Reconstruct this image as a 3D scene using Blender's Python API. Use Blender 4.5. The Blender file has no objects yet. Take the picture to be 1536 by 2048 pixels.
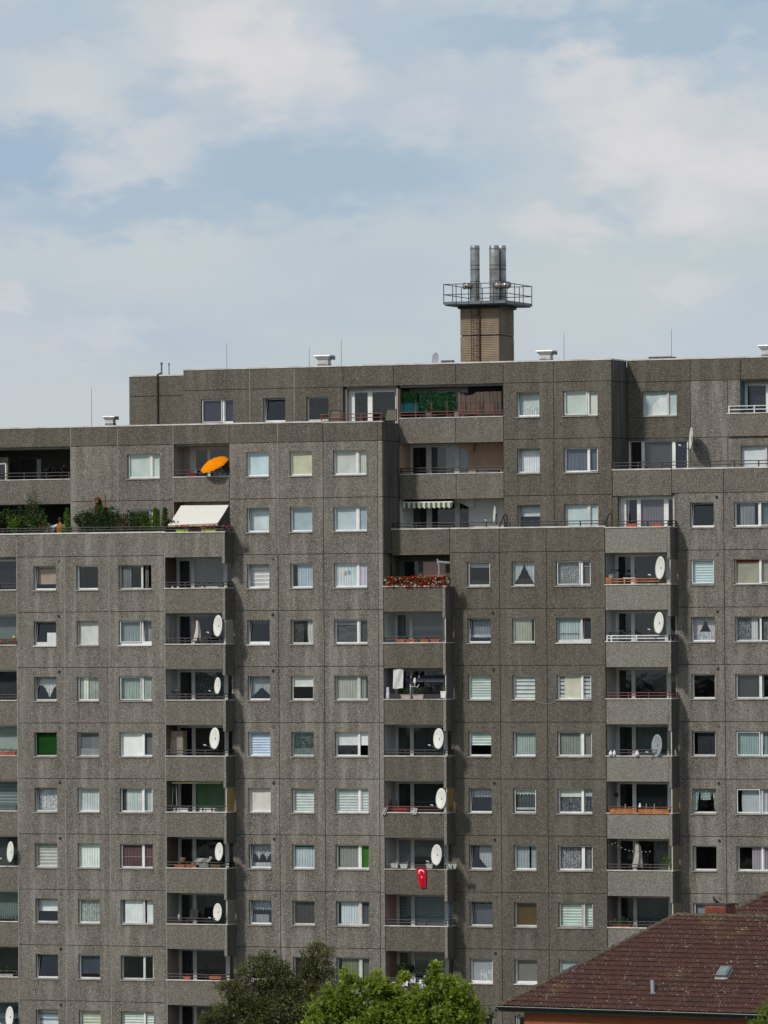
import bpy, math, random
import numpy as np
from mathutils import Vector, Matrix
random.seed(7); np.random.seed(7)
sc = bpy.context.scene
PI = math.pi
# ------------------------------------------------------------------ camera
F = 11405.7; YAW = -0.379388; PITCH = 0.0203125; ROLL = -0.0066483
CAM = np.array([105.0, -261.590, 29.8964]); S = 1.1492; Z0 = 33.6
cy_, sy_, cp_, sp_ = math.cos(YAW), math.sin(YAW), math.cos(PITCH), math.sin(PITCH)
FWD = np.array([sy_*cp_, cy_*cp_, sp_]); R0 = np.array([cy_, -sy_, 0.0]); U0 = np.cross(R0, FWD)
RT = R0*math.cos(ROLL)+U0*math.sin(ROLL); UP = -R0*math.sin(ROLL)+U0*math.cos(ROLL)
RH = R0.copy(); FH = np.array([sy_, cy_, 0.0])
cd = bpy.data.cameras.new('camera'); cam = bpy.data.objects.new('camera', cd); sc.collection.objects.link(cam)
M = Matrix(((RT[0], UP[0], -FWD[0], CAM[0]), (RT[1], UP[1], -FWD[1], CAM[1]), (RT[2], UP[2], -FWD[2], CAM[2]), (0, 0, 0, 1)))
cam.matrix_world = M
cd.sensor_fit = 'HORIZONTAL'; cd.sensor_width = 36.0; cd.lens = 36.0*F/1536.0
cd.clip_start = 1.0; cd.clip_end = 20000.0
sc.camera = cam
# ------------------------------------------------------------------ exposure, sun, sky
sc.view_settings.view_transform = 'Standard'; sc.view_settings.look = 'None'
sc.view_settings.exposure = 0.0; sc.view_settings.gamma = 1.0; sc.view_settings.use_curve_mapping = False
sd = Vector((0.44, 1.0, -0.92)).normalized()
sun_d = bpy.data.lights.new('sun', 'SUN'); sun = bpy.data.objects.new('sun', sun_d); sc.collection.objects.link(sun)
sun_d.energy = 2.55; sun_d.angle = math.radians(5.0); sun_d.color = (1.0, 0.95, 0.88)
sun.rotation_euler = sd.to_track_quat('-Z', 'Y').to_euler(); sun.location = (-60, -120, 140)
world = bpy.data.worlds.new('World'); sc.world = world; world.use_nodes = True

class NT:
    """small helper round a node tree"""
    def __init__(s, t): s.t = t; s.n = t.nodes; s.l = t.links
    def new(s, ty, **k):
        n = s.n.new(ty)
        for a, v in k.items(): setattr(n, a, v)
        return n
    def put(s, sock, v):
        if v is None: return
        if isinstance(v, bpy.types.NodeSocket): s.l.new(v, sock)
        else:
            if sock.type == 'RGBA' and hasattr(v, '__len__') and len(v) == 3: v = (*v, 1)
            sock.default_value = v
    def math(s, op, a, b=None, c=None, clamp=False):
        n = s.new('ShaderNodeMath', operation=op, use_clamp=clamp)
        for i, v in enumerate((a, b, c)): s.put(n.inputs[i], v)
        return n.outputs[0]
    def vm(s, op, a, b=None, out=0):
        n = s.new('ShaderNodeVectorMath', operation=op)
        s.put(n.inputs[0], a)
        if b is not None:
            if op == 'SCALE': s.put(n.inputs[3], b)
            else: s.put(n.inputs[1], b)
        return n.outputs[out]
    def mix(s, f, a, b, mode='MIX'):
        n = s.new('ShaderNodeMix', data_type='RGBA', blend_type=mode)
        s.put(n.inputs[0], f); s.put(n.inputs[6], a); s.put(n.inputs[7], b)
        return n.outputs[2]
    def noise(s, vec, scale, detail=3, rough=0.5, out=0):
        n = s.new('ShaderNodeTexNoise'); s.put(n.inputs['Vector'], vec)
        n.inputs['Scale'].default_value = scale; n.inputs['Detail'].default_value = detail; n.inputs['Roughness'].default_value = rough
        return n.outputs[out]
    def ramp(s, v, a, b, c=0.0, d=1.0):
        n = s.new('ShaderNodeMapRange', interpolation_type='SMOOTHSTEP')
        s.put(n.inputs[0], v); n.inputs[1].default_value = a; n.inputs[2].default_value = b
        n.inputs[3].default_value = c; n.inputs[4].default_value = d
        return n.outputs[0]
    def mapping(s, vec, scale=(1, 1, 1), loc=(0, 0, 0)):
        n = s.new('ShaderNodeMapping'); s.put(n.inputs[0], vec)
        n.inputs['Scale'].default_value = scale; n.inputs['Location'].default_value = loc
        return n.outputs[0]

def build_world():
    w = NT(world.node_tree); w.n.clear()
    out = w.new('ShaderNodeOutputWorld'); bg = w.new('ShaderNodeBackground')
    w.l.new(bg.outputs[0], out.inputs[0])
    sky = w.new('ShaderNodeTexSky', sky_type='NISHITA'); sky.sun_disc = False
    sky.sun_elevation = math.asin(-sd.z); sky.sun_rotation = math.atan2(-sd.x, -sd.y)
    sky.air_density = 1.0; sky.dust_density = 1.0; sky.ozone_density = 1.0; sky.altitude = 50
    tc = w.new('ShaderNodeTexCoord'); d = w.vm('NORMALIZE', tc.outputs['Generated'])
    sx = w.new('ShaderNodeSeparateXYZ'); w.l.new(d, sx.inputs[0])
    z = w.math('MAXIMUM', sx.outputs[2], 0.0)
    k = w.math('DIVIDE', 15.0, w.math('ADD', z, 0.5))
    q = w.vm('SCALE', d, k)
    warp = w.vm('SUBTRACT', w.noise(q, 1.3, 3, 0.5, 1), (0.5, 0.5, 0.5))
    # general cloud cover over the whole sky
    n1 = w.noise(w.vm('ADD', w.mapping(q, (1, 1, 1.7)), w.vm('SCALE', warp, 0.9)), 0.55, 7, 0.5)
    cl = w.ramp(n1, 0.40, 0.66)
    n2 = w.noise(w.mapping(q, (0.7, 0.7, 2.6), (7, 3, 1)), 0.6, 4, 0.5)
    blue = w.ramp(n2, 0.44, 0.68)
    # cloud banks of the afternoon, each at its own bearing and height
    u = w.vm('DOT_PRODUCT', d, tuple(RH), 1); v = sx.outputs[2]
    cmb = w.new('ShaderNodeCombineXYZ'); w.l.new(u, cmb.inputs[0]); w.l.new(v, cmb.inputs[1])
    fine = w.vm('SUBTRACT', w.noise(q, 5.0, 5, 0.55, 1), (0.5, 0.5, 0.5))
    uv = w.vm('ADD', w.vm('ADD', cmb.outputs[0], w.vm('SCALE', warp, 0.012)), w.vm('SCALE', fine, 0.015))
    front = w.ramp(w.vm('DOT_PRODUCT', d, tuple(FH), 1), 0.9, 0.99)
    def blobs(lst):
        acc = None
        for (px, py, rx, ry, a) in lst:
            c = ((px-768)/F, (1255-py)/F, 0)
            e = w.vm('MULTIPLY', w.vm('SUBTRACT', uv, c), (F/rx, F/ry, 0))
            m = w.ramp(w.vm('LENGTH', e, None, 1), 0.38, 1.35, a, 0.0)
            acc = m if acc is None else w.math('MAXIMUM', acc, m)
        return w.math('MULTIPLY', acc, front)
    bright = blobs([(440, 70, 120, 120, 1), (540, 120, 120, 110, .95), (640, 130, 90, 90, .7), (330, 60, 90, 110, .6), (1180, 190, 120, 110, .8), (1310, 260, 170, 110, 1),
                    (1440, 370, 190, 120, .95), (1490, 300, 110, 90, .8), (130, 190, 140, 110, .45), (210, 340, 90, 55, .55), (330, 300, 90, 60, .4), (1120, 455, 120, 50, .6), (850, 250, 90, 50, .3),
                    (20, 585, 60, 30, .5), (200, 670, 110, 40, .35), (1380, 590, 90, 40, .35)])
    deep = blobs([(50, 320, 210, 85, 1), (640, 345, 350, 95, .85), (300, 405, 360, 70, .7), (330, 170, 60, 110, .35), (1250, 70, 560, 60, .8), (1530, 5, 260, 55, 1), (880, 60, 330, 70, .45), (1480, 150, 200, 40, .3), (90, 40, 150, 60, .4), (1220, 400, 60, 60, .3)])
    base = w.mix(0.80, w.vm('SCALE', sky.outputs[0], 0.1), (0.520, 0.585, 0.640))
    base = w.mix(w.math('MULTIPLY', blue, 0.45), base, (0.40, 0.50, 0.645))
    base = w.mix(w.math('MULTIPLY', cl, 0.32), base, (0.64, 0.655, 0.685))
    base = w.mix(w.math('MULTIPLY', deep, 1.0), base, (0.365, 0.482, 0.605))
    tex = w.ramp(w.noise(q, 1.5, 6, .55), 0.32, 0.60, 0.55, 1.0)
    base = w.mix(w.math('MULTIPLY', w.math('MULTIPLY', bright, tex), 0.92), base, (0.712, 0.693, 0.705))
    w.l.new(base, bg.inputs[0]); bg.inputs[1].default_value = 1.0
build_world()

# ------------------------------------------------------------------ geometry helpers
C = sc.collection
def px(x, y, Y):
    """world point where the view through photo position (x, y) meets the vertical plane at depth Y"""
    d = FWD+RT*((x-768)/F)+UP*((1024-y)/F); t = (Y-CAM[1])/d[1]
    return CAM+d*t
def pxX(x, y, Y): return float(px(x, y, Y)[0])
def pxZ(x, y, Y): return float(px(x, y, Y)[2])
def pxt(x, y, t): return CAM+(FWD+RT*((x-768)/F)+UP*((1024-y)/F))*t
def zj(k): return Z0-2.8*k

class MB:
    def __init__(s): s.v = []; s.f = []
    def add(s, vs, fs):
        o = len(s.v); s.v += [tuple(map(float, v)) for v in vs]; s.f += [tuple(i+o for i in f) for f in fs]; return s
    def box(s, x0, x1, y0, y1, z0, z1):
        return s.add([(x0, y0, z0), (x1, y0, z0), (x1, y1, z0), (x0, y1, z0), (x0, y0, z1), (x1, y0, z1), (x1, y1, z1), (x0, y1, z1)],
                     [(0, 3, 2, 1), (4, 5, 6, 7), (0, 1, 5, 4), (1, 2, 6, 5), (2, 3, 7, 6), (3, 0, 4, 7)])
    def obox(s, c, ax, ay, az):
        c, ax, ay, az = (np.array(q, float) for q in (c, ax, ay, az))
        vs = [c+sx*ax+sy*ay+sz*az for sz in (-1, 1) for (sx, sy) in ((-1, -1), (1, -1), (1, 1), (-1, 1))]
        return s.add(vs, [(0, 3, 2, 1), (4, 5, 6, 7), (0, 1, 5, 4), (1, 2, 6, 5), (2, 3, 7, 6), (3, 0, 4, 7)])
    def quad(s, a, b, c, d): return s.add([a, b, c, d], [(0, 1, 2, 3)])
    def ring(s, x0, x1, z0, z1, hx0, hx1, hz0, hz1, y0, y1):
        """slab in XZ with a rectangular hole, from depth y0 to y1"""
        O = [(x0, z0), (x1, z0), (x1, z1), (x0, z1)]; H = [(hx0, hz0), (hx1, hz0), (hx1, hz1), (hx0, hz1)]
        vs = [(x, y, z) for y in (y0, y1) for L in (O, H) for (x, z) in L]; fs = []
        for i in range(4):
            j = (i+1) % 4
            fs += [(i, j, 4+j, 4+i), (8+j, 8+i, 12+i, 12+j), (j, i, 8+i, 8+j), (4+i, 4+j, 12+j, 12+i)]
        return s.add(vs, fs)
    def tube(s, a, b, r, n=6, r2=None):
        a, b = np.array(a, float), np.array(b, float); d = b-a; L = np.linalg.norm(d)
        if L < 1e-6: return s
        d /= L; h = np.array([0, 0, 1.]) if abs(d[2]) < .9 else np.array([1., 0, 0])
        p = np.cross(d, h); p /= np.linalg.norm(p); q = np.cross(d, p); r2 = r if r2 is None else r2
        vs = [a+r*(p*math.cos(2*PI*i/n)+q*math.sin(2*PI*i/n)) for i in range(n)]+[b+r2*(p*math.cos(2*PI*i/n)+q*math.sin(2*PI*i/n)) for i in range(n)]
        fs = [(i, (i+1) % n, n+(i+1) % n, n+i) for i in range(n)]+[tuple(range(n))[::-1], tuple(range(n, 2*n))]
        return s.add(vs, fs)
    def path(s, pts, r, n=6):
        for a, b in zip(pts[:-1], pts[1:]): s.tube(a, b, r, n)
        return s
    def lathe(s, c, prof, n=12):
        """profile [(r, z)] spun round the vertical through c"""
        c = np.array(c, float); vs = []; fs = []
        for (r, z) in prof: vs += [(c[0]+r*math.cos(2*PI*i/n), c[1]+r*math.sin(2*PI*i/n), c[2]+z) for i in range(n)]
        for k in range(len(prof)-1):
            for i in range(n): fs.append((k*n+i, k*n+(i+1) % n, (k+1)*n+(i+1) % n, (k+1)*n+i))
        fs += [tuple(range(n))[::-1], tuple(range((len(prof)-1)*n, len(prof)*n))]
        return s.add(vs, fs)
    def ball(s, c, r, n=8, m=5, sz=1.0):
        prof = [(max(1e-3, r*math.sin(PI*i/m)), -r*sz*math.cos(PI*i/m)) for i in range(m+1)]
        return s.lathe(c, prof, n)
def link(name, me, m, parent, smooth=False):
    o = bpy.data.objects.new(name, me); C.objects.link(o)
    if m is not None and len(me.materials) == 0: me.materials.append(m)
    if parent is not None: o.parent = parent
    if smooth:
        for p in me.polygons: p.use_smooth = True
    return o
def ob(name, mb, m, parent=None, smooth=False):
    me = bpy.data.meshes.new(name); me.from_pydata(mb.v, [], mb.f); me.update()
    return link(name, me, m, parent, smooth)
def tag(o, label=None, cat=None, group=None, kind=None):
    if label: o['label'] = label
    if cat: o['category'] = cat
    if group: o['group'] = group
    if kind: o['kind'] = kind
    return o
def thing(name, loc, label, cat, group=None):
    o = bpy.data.objects.new(name, None); C.objects.link(o); o.empty_display_size = .3
    # children are authored in world coordinates: keep the Empty at its base and undo it in the children
    o.location = tuple(float(c) for c in loc)
    return tag(o, label, cat, group)
def settle(o):
    """children authored in world space keep their place under an Empty that stands at its base"""
    l = Vector(o.location)
    for c in o.children:
        c.matrix_parent_inverse = Matrix.Translation(-l)

# ------------------------------------------------------------------ materials
MATS = {}
def newmat(name):
    m = bpy.data.materials.new(name); m.use_nodes = True; t = NT(m.node_tree); t.n.clear()
    out = t.new('ShaderNodeOutputMaterial'); return m, t, out
def plain(name, col, rough=0.6, metal=0.0, var=0.12, scale=3.0, spec=0.4, bump=0.0, rnd=0.0):
    if name in MATS: return MATS[name]
    m, t, out = newmat(name); b = t.new('ShaderNodeBsdfPrincipled'); t.l.new(b.outputs[0], out.inputs[0])
    g = t.new('ShaderNodeNewGeometry'); n = t.noise(g.outputs['Position'], scale, 4, .6)
    c = t.mix(t.ramp(n, .3, .7), tuple(x*(1-var) for x in col), tuple(min(1, x*(1+var)) for x in col))
    if rnd:
        oi = t.new('ShaderNodeObjectInfo'); c = t.mix(t.math('MULTIPLY', oi.outputs['Random'], rnd*1.6), c, (col[0]*.62, col[1]*.60, col[2]*.56))
    t.l.new(c, b.inputs['Base Color']); b.inputs['Roughness'].default_value = rough; b.inputs['Metallic'].default_value = metal
    b.inputs['Specular IOR Level'].default_value = spec
    if bump:
        bp = t.new('ShaderNodeBump'); t.l.new(t.noise(g.outputs['Position'], scale*8, 3), bp.inputs['Height'])
        bp.inputs['Strength'].default_value = bump; bp.inputs['Distance'].default_value = .02; t.l.new(bp.outputs[0], b.inputs['Normal'])
    MATS[name] = m; return m

def concrete(name, base, light, dark, speck=1.0, streak=1.0, sill=False):
    """washed aggregate concrete: pebbles, weather streaks, dirt runs below sills"""
    if name in MATS: return MATS[name]
    m, t, out = newmat(name); b = t.new('ShaderNodeBsdfPrincipled'); t.l.new(b.outputs[0], out.inputs[0])
    g = t.new('ShaderNodeNewGeometry'); P = g.outputs['Position']
    oi = t.new('ShaderNodeObjectInfo')
    # each panel was cast on its own: small shifts of tone and tint
    r1 = oi.outputs['Random']; r2 = t.math('FRACT', t.math('MULTIPLY', r1, 7.31))
    c = t.mix(r1, tuple(x*0.87 for x in base), tuple(x*1.13 for x in base))
    c = t.mix(t.math('MULTIPLY', r2, 0.5), c, (base[0]*.93, base[1]*.99, base[2]*.90))
    big = t.noise(P, 0.55, 4, .6); c = t.mix(t.ramp(big, .3, .72, .0, .6), c, tuple(x*.76 for x in base))
    tint = t.noise(P, 1.3, 3, .5); c = t.mix(t.ramp(tint, .52, .75, 0, .5), c, (base[0]*1.10, base[1]*.95, base[2]*.93))
    # vertical weathering
    st = t.noise(t.mapping(P, (1.9, 1.9, .16)), 1.0, 5, .6)
    c = t.mix(t.ramp(st, .48, .64, 0, .66*streak), c, tuple(x*.55 for x in base))
    c = t.mix(t.ramp(st, .50, .34, 0, .70*streak), c, light)
    st2 = t.noise(t.mapping(P, (7, 7, .5), (3, 9, 2)), 1.0, 4, .6)
    c = t.mix(t.ramp(st2, .58, .76, 0, .35*streak), c, dark)
    bl = t.noise(P, .9, 6, .7); c = t.mix(t.ramp(bl, .56, .68, 0, .38*streak), c, tuple(x*.60 for x in base)); c = t.mix(t.ramp(bl, .42, .33, 0, .40*streak), c, light)
    if sill:
        tc = t.new('ShaderNodeTexCoord'); so = t.new('ShaderNodeSeparateXYZ'); t.l.new(tc.outputs['Object'], so.inputs[0])
        at = t.new('ShaderNodeAttribute', attribute_type='OBJECT', attribute_name='hole_width')
        wob = t.math('MULTIPLY', t.math('SUBTRACT', t.noise(P, 1.6, 3), .5), .22)
        X = t.math('ADD', so.outputs[0], wob); Zc = so.outputs[2]
        d0 = t.math('ABSOLUTE', X); d1 = t.math('ABSOLUTE', t.math('SUBTRACT', X, at.outputs['Fac']))
        dd = t.math('MINIMUM', d0, d1)
        run = t.math('MULTIPLY', t.ramp(dd, .03, .24, 1, 0), t.math('MULTIPLY', t.ramp(Zc, -1.35, -.1, 0.1, 1), t.ramp(Zc, -.02, -.06, 0, 1)))
        run = t.math('MULTIPLY', run, t.ramp(t.noise(P, 2.2, 4, .65), .36, .62))
        c = t.mix(t.math('MULTIPLY', run, .62), c, dark)
        ins = t.math('MULTIPLY', t.ramp(X, -.1, .1), t.ramp(t.math('SUBTRACT', at.outputs['Fac'], X), -.1, .1))
        und = t.math('MULTIPLY', ins, t.math('MULTIPLY', t.ramp(Zc, -.34, -.03, 0, 1), t.ramp(Zc, .0, -.04, 0, 1)))
        c = t.mix(t.math('MULTIPLY', und, .36), c, dark)
    # pebbles
    for sc_, a in ((27.0, .22*speck), (44.0, .46*speck)):
        v = t.new('ShaderNodeTexVoronoi'); t.l.new(P, v.inputs['Vector']); v.inputs['Scale'].default_value = sc_
        sv = t.new('ShaderNodeSeparateColor'); t.l.new(v.outputs['Color'], sv.inputs[0])
        c = t.mix(t.ramp(sv.outputs[0], .70, .95, 0, a), c, tuple(min(1, x*2.2) for x in light))
        c = t.mix(t.ramp(sv.outputs[1], .62, .95, 0, a), c, tuple(x*.62 for x in dark))
        c = t.mix(t.ramp(sv.outputs[2], .8, .95, 0, a*.5), c, (base[0]*1.5, base[1]*1.05, base[2]*.85))
    fine = t.noise(P, 45, 3, .7); c = t.mix(t.ramp(fine, .4, .7, 0, .22), c, tuple(x*.6 for x in dark))
    t.l.new(c, b.inputs['Base Color']); b.inputs['Roughness'].default_value = .92; b.inputs['Specular IOR Level'].default_value = .2
    bp = t.new('ShaderNodeBump'); t.l.new(t.noise(P, 22, 3, .6), bp.inputs['Height']); bp.inputs['Strength'].default_value = .5; bp.inputs['Distance'].default_value = .015
    t.l.new(bp.outputs[0], b.inputs['Normal'])
    MATS[name] = m; return m
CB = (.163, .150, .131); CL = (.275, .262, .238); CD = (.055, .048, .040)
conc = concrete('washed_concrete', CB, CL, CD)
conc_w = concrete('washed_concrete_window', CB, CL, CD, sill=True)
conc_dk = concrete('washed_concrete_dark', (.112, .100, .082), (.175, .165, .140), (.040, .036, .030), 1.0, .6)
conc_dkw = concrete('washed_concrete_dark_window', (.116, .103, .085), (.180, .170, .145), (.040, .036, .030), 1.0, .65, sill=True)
conc_par = concrete('parapet_concrete', (.150, .134, .113), (.22, .205, .182), (.060, .053, .045), 1.1, .35)
conc_par_g = concrete('parapet_concrete_grey', (.205, .196, .172), (.28, .27, .25), (.09, .083, .073), .9, .3)
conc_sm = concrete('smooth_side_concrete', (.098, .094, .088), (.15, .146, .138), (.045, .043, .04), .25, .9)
conc_strip = concrete('edge_concrete', (.20, .186, .163), (.30, .285, .26), (.09, .083, .075), 1.0, .4)
joint_dark = plain('dark_backing', (.05, .046, .042), .9)  # dark backing material set behind the panel joints
joint_light = plain('joint_mastic', (.26, .255, .235), .9, var=.25, scale=2.0)
coping_m = plain('pale_coping', (.55, .53, .50), .6, var=.22, scale=1.5)
coping_tan = plain('stained_coping', (.42, .40, .36), .6, var=.3, scale=1.5)
plast_w = plain('white_plastic_frame', (.82, .82, .81), .4, var=.10, scale=2.5, rnd=.22)
plast_g = plain('weathered_frame', (.56, .55, .52), .55, var=.12, scale=2.0)
sill_m = plain('grey_sill', (.27, .26, .24), .6, var=.25, scale=2.2)
sill_w = plain('white_sill', (.60, .60, .60), .5, var=.1, scale=2.2)
rail_dk = plain('dark_railing', (.035, .028, .026), .5, var=.3)
rail_rd = plain('rust_red_railing', (.13, .035, .025), .55, var=.3)
rail_wh = plain('white_railing', (.62, .62, .62), .45)
rail_or = plain('orange_wood', (.36, .14, .05), .6, var=.3, scale=5)
terracotta = plain('terracotta', (.33, .10, .06), .8, var=.25)
room_m = plain('room_wall', (.17, .16, .15), .9)
soffit_m = plain('soffit_paint', (.20, .195, .185), .9, var=.2)
tin = plain('galvanised_tin', (.56, .56, .55), .45, .3, var=.2, scale=6)
tin_dk = plain('dark_tin', (.11, .11, .115), .5, .3, var=.3, scale=6)
black = plain('black_plastic', (.015, .015, .017), .5)
white = plain('white_enamel', (.80, .80, .78), .45, var=.05)
dish_m = plain('dish_enamel', (.78, .78, .73), .5, var=.08, scale=1.4, rnd=.16)
dish_g = plain('dish_grey', (.30, .32, .34), .4, var=.1)
wood = plain('brown_wood', (.20, .10, .05), .7, var=.3, scale=6)

def glass_mat():
    m, t, out = newmat('window_glass')
    tr = t.new('ShaderNodeBsdfTransparent'); tr.inputs[0].default_value = (.945, .965, .96, 1)
    gl = t.new('ShaderNodeBsdfGlossy'); gl.inputs['Roughness'].default_value = .02; gl.inputs[0].default_value = (.85, .93, 1, 1)
    g = t.new('ShaderNodeNewGeometry')
    bp = t.new('ShaderNodeBump'); t.l.new(t.noise(g.outputs['Position'], 1.4, 2), bp.inputs['Height']); bp.inputs['Strength'].default_value = .10; bp.inputs['Distance'].default_value = .02
    t.l.new(bp.outputs[0], gl.inputs['Normal'])
    c_ = t.math('ABSOLUTE', t.vm('DOT_PRODUCT', g.outputs['Incoming'], g.outputs['Normal'], 1)); fr = t.math('MULTIPLY_ADD', t.math('POWER', t.math('SUBTRACT', 1.0, c_), 5.0),   .93, .062)   # two sheets of glass
    mx = t.new('ShaderNodeMixShader'); t.l.new(fr, mx.inputs[0]); t.l.new(tr.outputs[0], mx.inputs[1]); t.l.new(gl.outputs[0], mx.inputs[2])
    t.l.new(mx.outputs[0], out.inputs[0]); return m
glass = glass_mat()
def screen_mat(name, col, a):
    """tinted plastic sheet"""
    if name in MATS: return MATS[name]
    m, t, out = newmat(name); d = t.new('ShaderNodeBsdfPrincipled'); d.inputs['Base Color'].default_value = (*col, 1); d.inputs['Roughness'].default_value = .5
    tr = t.new('ShaderNodeBsdfTransparent'); tr.inputs[0].default_value = (*[min(1, c*1.6) for c in col], 1); mx = t.new('ShaderNodeMixShader'); mx.inputs[0].default_value = a
    t.l.new(tr.outputs[0], mx.inputs[1]); t.l.new(d.outputs[0], mx.inputs[2]); t.l.new(mx.outputs[0], out.inputs[0]); MATS[name] = m; return m
def cloth(col, kind='plain', alpha=1.0):
    """curtain and blind cloth; kind adds weave: lace, dots, floral"""
    kf = (max(col)/.76)**.6 if max(col) < .76 else 1.0; col = tuple(c*kf for c in col)
    key = 'cloth_%s_%s_%s' % (kind, '_'.join('%03d' % int(c*1000) for c in col), alpha)
    if key in MATS: return MATS[key]
    m, t, out = newmat(key); g = t.new('ShaderNodeNewGeometry'); P = g.outputs['Position']
    n = t.noise(P, 2.0, 3); c = t.mix(t.ramp(n, .3, .7), tuple(x*.9 for x in col), tuple(min(1, x*1.06) for x in col))
    a = alpha
    if kind == 'lace':
        v = t.noise(P, 9, 4, .7); a = t.ramp(v, .38, .62, alpha*.35, min(1, alpha*1.2))
    elif kind == 'dots':
        v = t.new('ShaderNodeTexVoronoi'); t.l.new(P, v.inputs[0]); v.inputs['Scale'].default_value = 9
        a = t.ramp(v.outputs['Distance'], .25, .5, min(1, alpha*1.3), alpha*.55)
    elif kind == 'floral':
        v = t.noise(P, 5.5, 3, .6); c = t.mix(t.ramp(v, .60, .68, 0, .8), c, (.55, .25, .26))
    d = t.new('ShaderNodeBsdfDiffuse'); t.put(d.inputs[0], c)
    if isinstance(a, float) and a >= 1: t.l.new(d.outputs[0], out.inputs[0])
    else:
        tr = t.new('ShaderNodeBsdfTransparent'); mx = t.new('ShaderNodeMixShader'); t.put(mx.inputs[0], a)
        t.l.new(tr.outputs[0], mx.inputs[1]); t.l.new(d.outputs[0], mx.inputs[2]); t.l.new(mx.outputs[0], out.inputs[0])
    MATS[key] = m; return m

# ------------------------------------------------------------------ ground
g = MB().box(-3000, 3000, -3000, 4000, -0.6, 0.0)
def ground_mat():
    m, t, out = newmat('grass_ground'); b = t.new('ShaderNodeBsdfPrincipled'); t.l.new(b.outputs[0], out.inputs[0])
    gg = t.new('ShaderNodeNewGeometry'); n = t.noise(gg.outputs['Position'], .08, 6, .6); n2 = t.noise(gg.outputs['Position'], 1.7, 4, .6)
    c = t.mix(t.ramp(n, .45, .55), (.09, .12, .05), (.22, .21, .19)); c = t.mix(t.ramp(n2, .4, .7, 0, .5), c, (.045, .06, .025))
    t.l.new(c, b.inputs['Base Color']); b.inputs['Roughness'].default_value = .95; return m
tag(ob('ground', g, ground_mat()), kind='structure')

# ------------------------------------------------------------------ the apartment block
block = thing('apartment_block', (0, 3, 0), 'long stepped grey concrete panel apartment block filling the picture behind the trees', 'apartment building')
PY = [0, S, 2*S, 3*S, 4*S, 5*S]
A0, A1, A2, A3 = -19.363, -16.715, -14.235, -11.171
B03, B0, B1, B2, B3 = -8.093, -5.465, -3.006, -.087, .171
C1, C2, C3 = 5.911, 8.379, 11.435
D1 = 17.207; E3, E4, E5 = -7.937, -5.5, -2.843; E0, E1, E2 = 5.743, 8.396, 11.435
A4 = pxX(444.5, 1150, 0); AW = A0-2.95
C00 = pxX(885, 1200, PY[1]); C0 = pxX(899.3, 1102.7, PY[2])
D00 = pxX(1335, 1150, PY[2]); D0 = pxX(1352, 1100, PY[3])
TH = .20; G = .016
WT, WB = .46, 1.73          # window opening below the storey joint: top and bottom

def panel(x0, x1, k, Y, mat, hole=None, z0=None, z1=None, name='wall_panel', y1=None):
    za = zj(k+1)+G if z0 is None else z0; zb = zj(k)-G if z1 is None else z1
    a, b = x0+G, x1-G; y1 = Y+TH if y1 is None else y1
    m = MB()
    if hole is None:
        o = ob(name, m.box(a, b, Y, y1, za, zb), mat, block)
        return o
    hx0, hx1, hz0, hz1 = hole
    m.ring(a-hx0, b-hx0, za-hz0, zb-hz0, 0, hx1-hx0, 0, hz1-hz0, 0, y1-Y)
    o = ob(name, m, mat, block); o.location = (hx0, Y, hz0); o['hole_width'] = float(hx1-hx0)
    return o
# all parts are authored in world coordinates; the Empty's own offset is undone at the very end by settle()

def fold(X0, X1, z0, z1, Y, n=None, amp=.055, bot=None, top=None, ph=None, drift=0.0):
    """hanging cloth with soft vertical folds; bot/top are functions of the fraction across"""
    m = MB(); w = X1-X0; N = max(14, int(w/.022)); ph = random.random()*9 if ph is None else ph
    fq = 2*PI/(.13 if n is None else w/n)
    vs = []
    for i in range(N+1):
        f = i/N; x = X0+w*f
        y = Y+amp*(math.sin(x*fq+ph+.9*math.sin(x*3.1+ph))*.7+.3*math.sin(x*fq*1.7+ph*2))
        b = z0 if bot is None else z0+(z1-z0)*bot(f); t_ = z1 if top is None else z0+(z1-z0)*top(f)
        vs += [(x, y, b), (x+drift*.5, y*.5+Y*.5, (b+t_)/2), (x+drift*.2, Y+(y-Y)*.6, t_)]
    fs = []
    for i in range(N): fs += [(3*i, 3*i+3, 3*i+4, 3*i+1), (3*i+1, 3*i+4, 3*i+5, 3*i+2)]
    return m.add(vs, fs)
WHT = (.78, .80, .78); NET = (.66, .70, .69); GRN = (.50, .58, .53); BLU = (.52, .62, .70); CRM = (.66, .64, .56)
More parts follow.
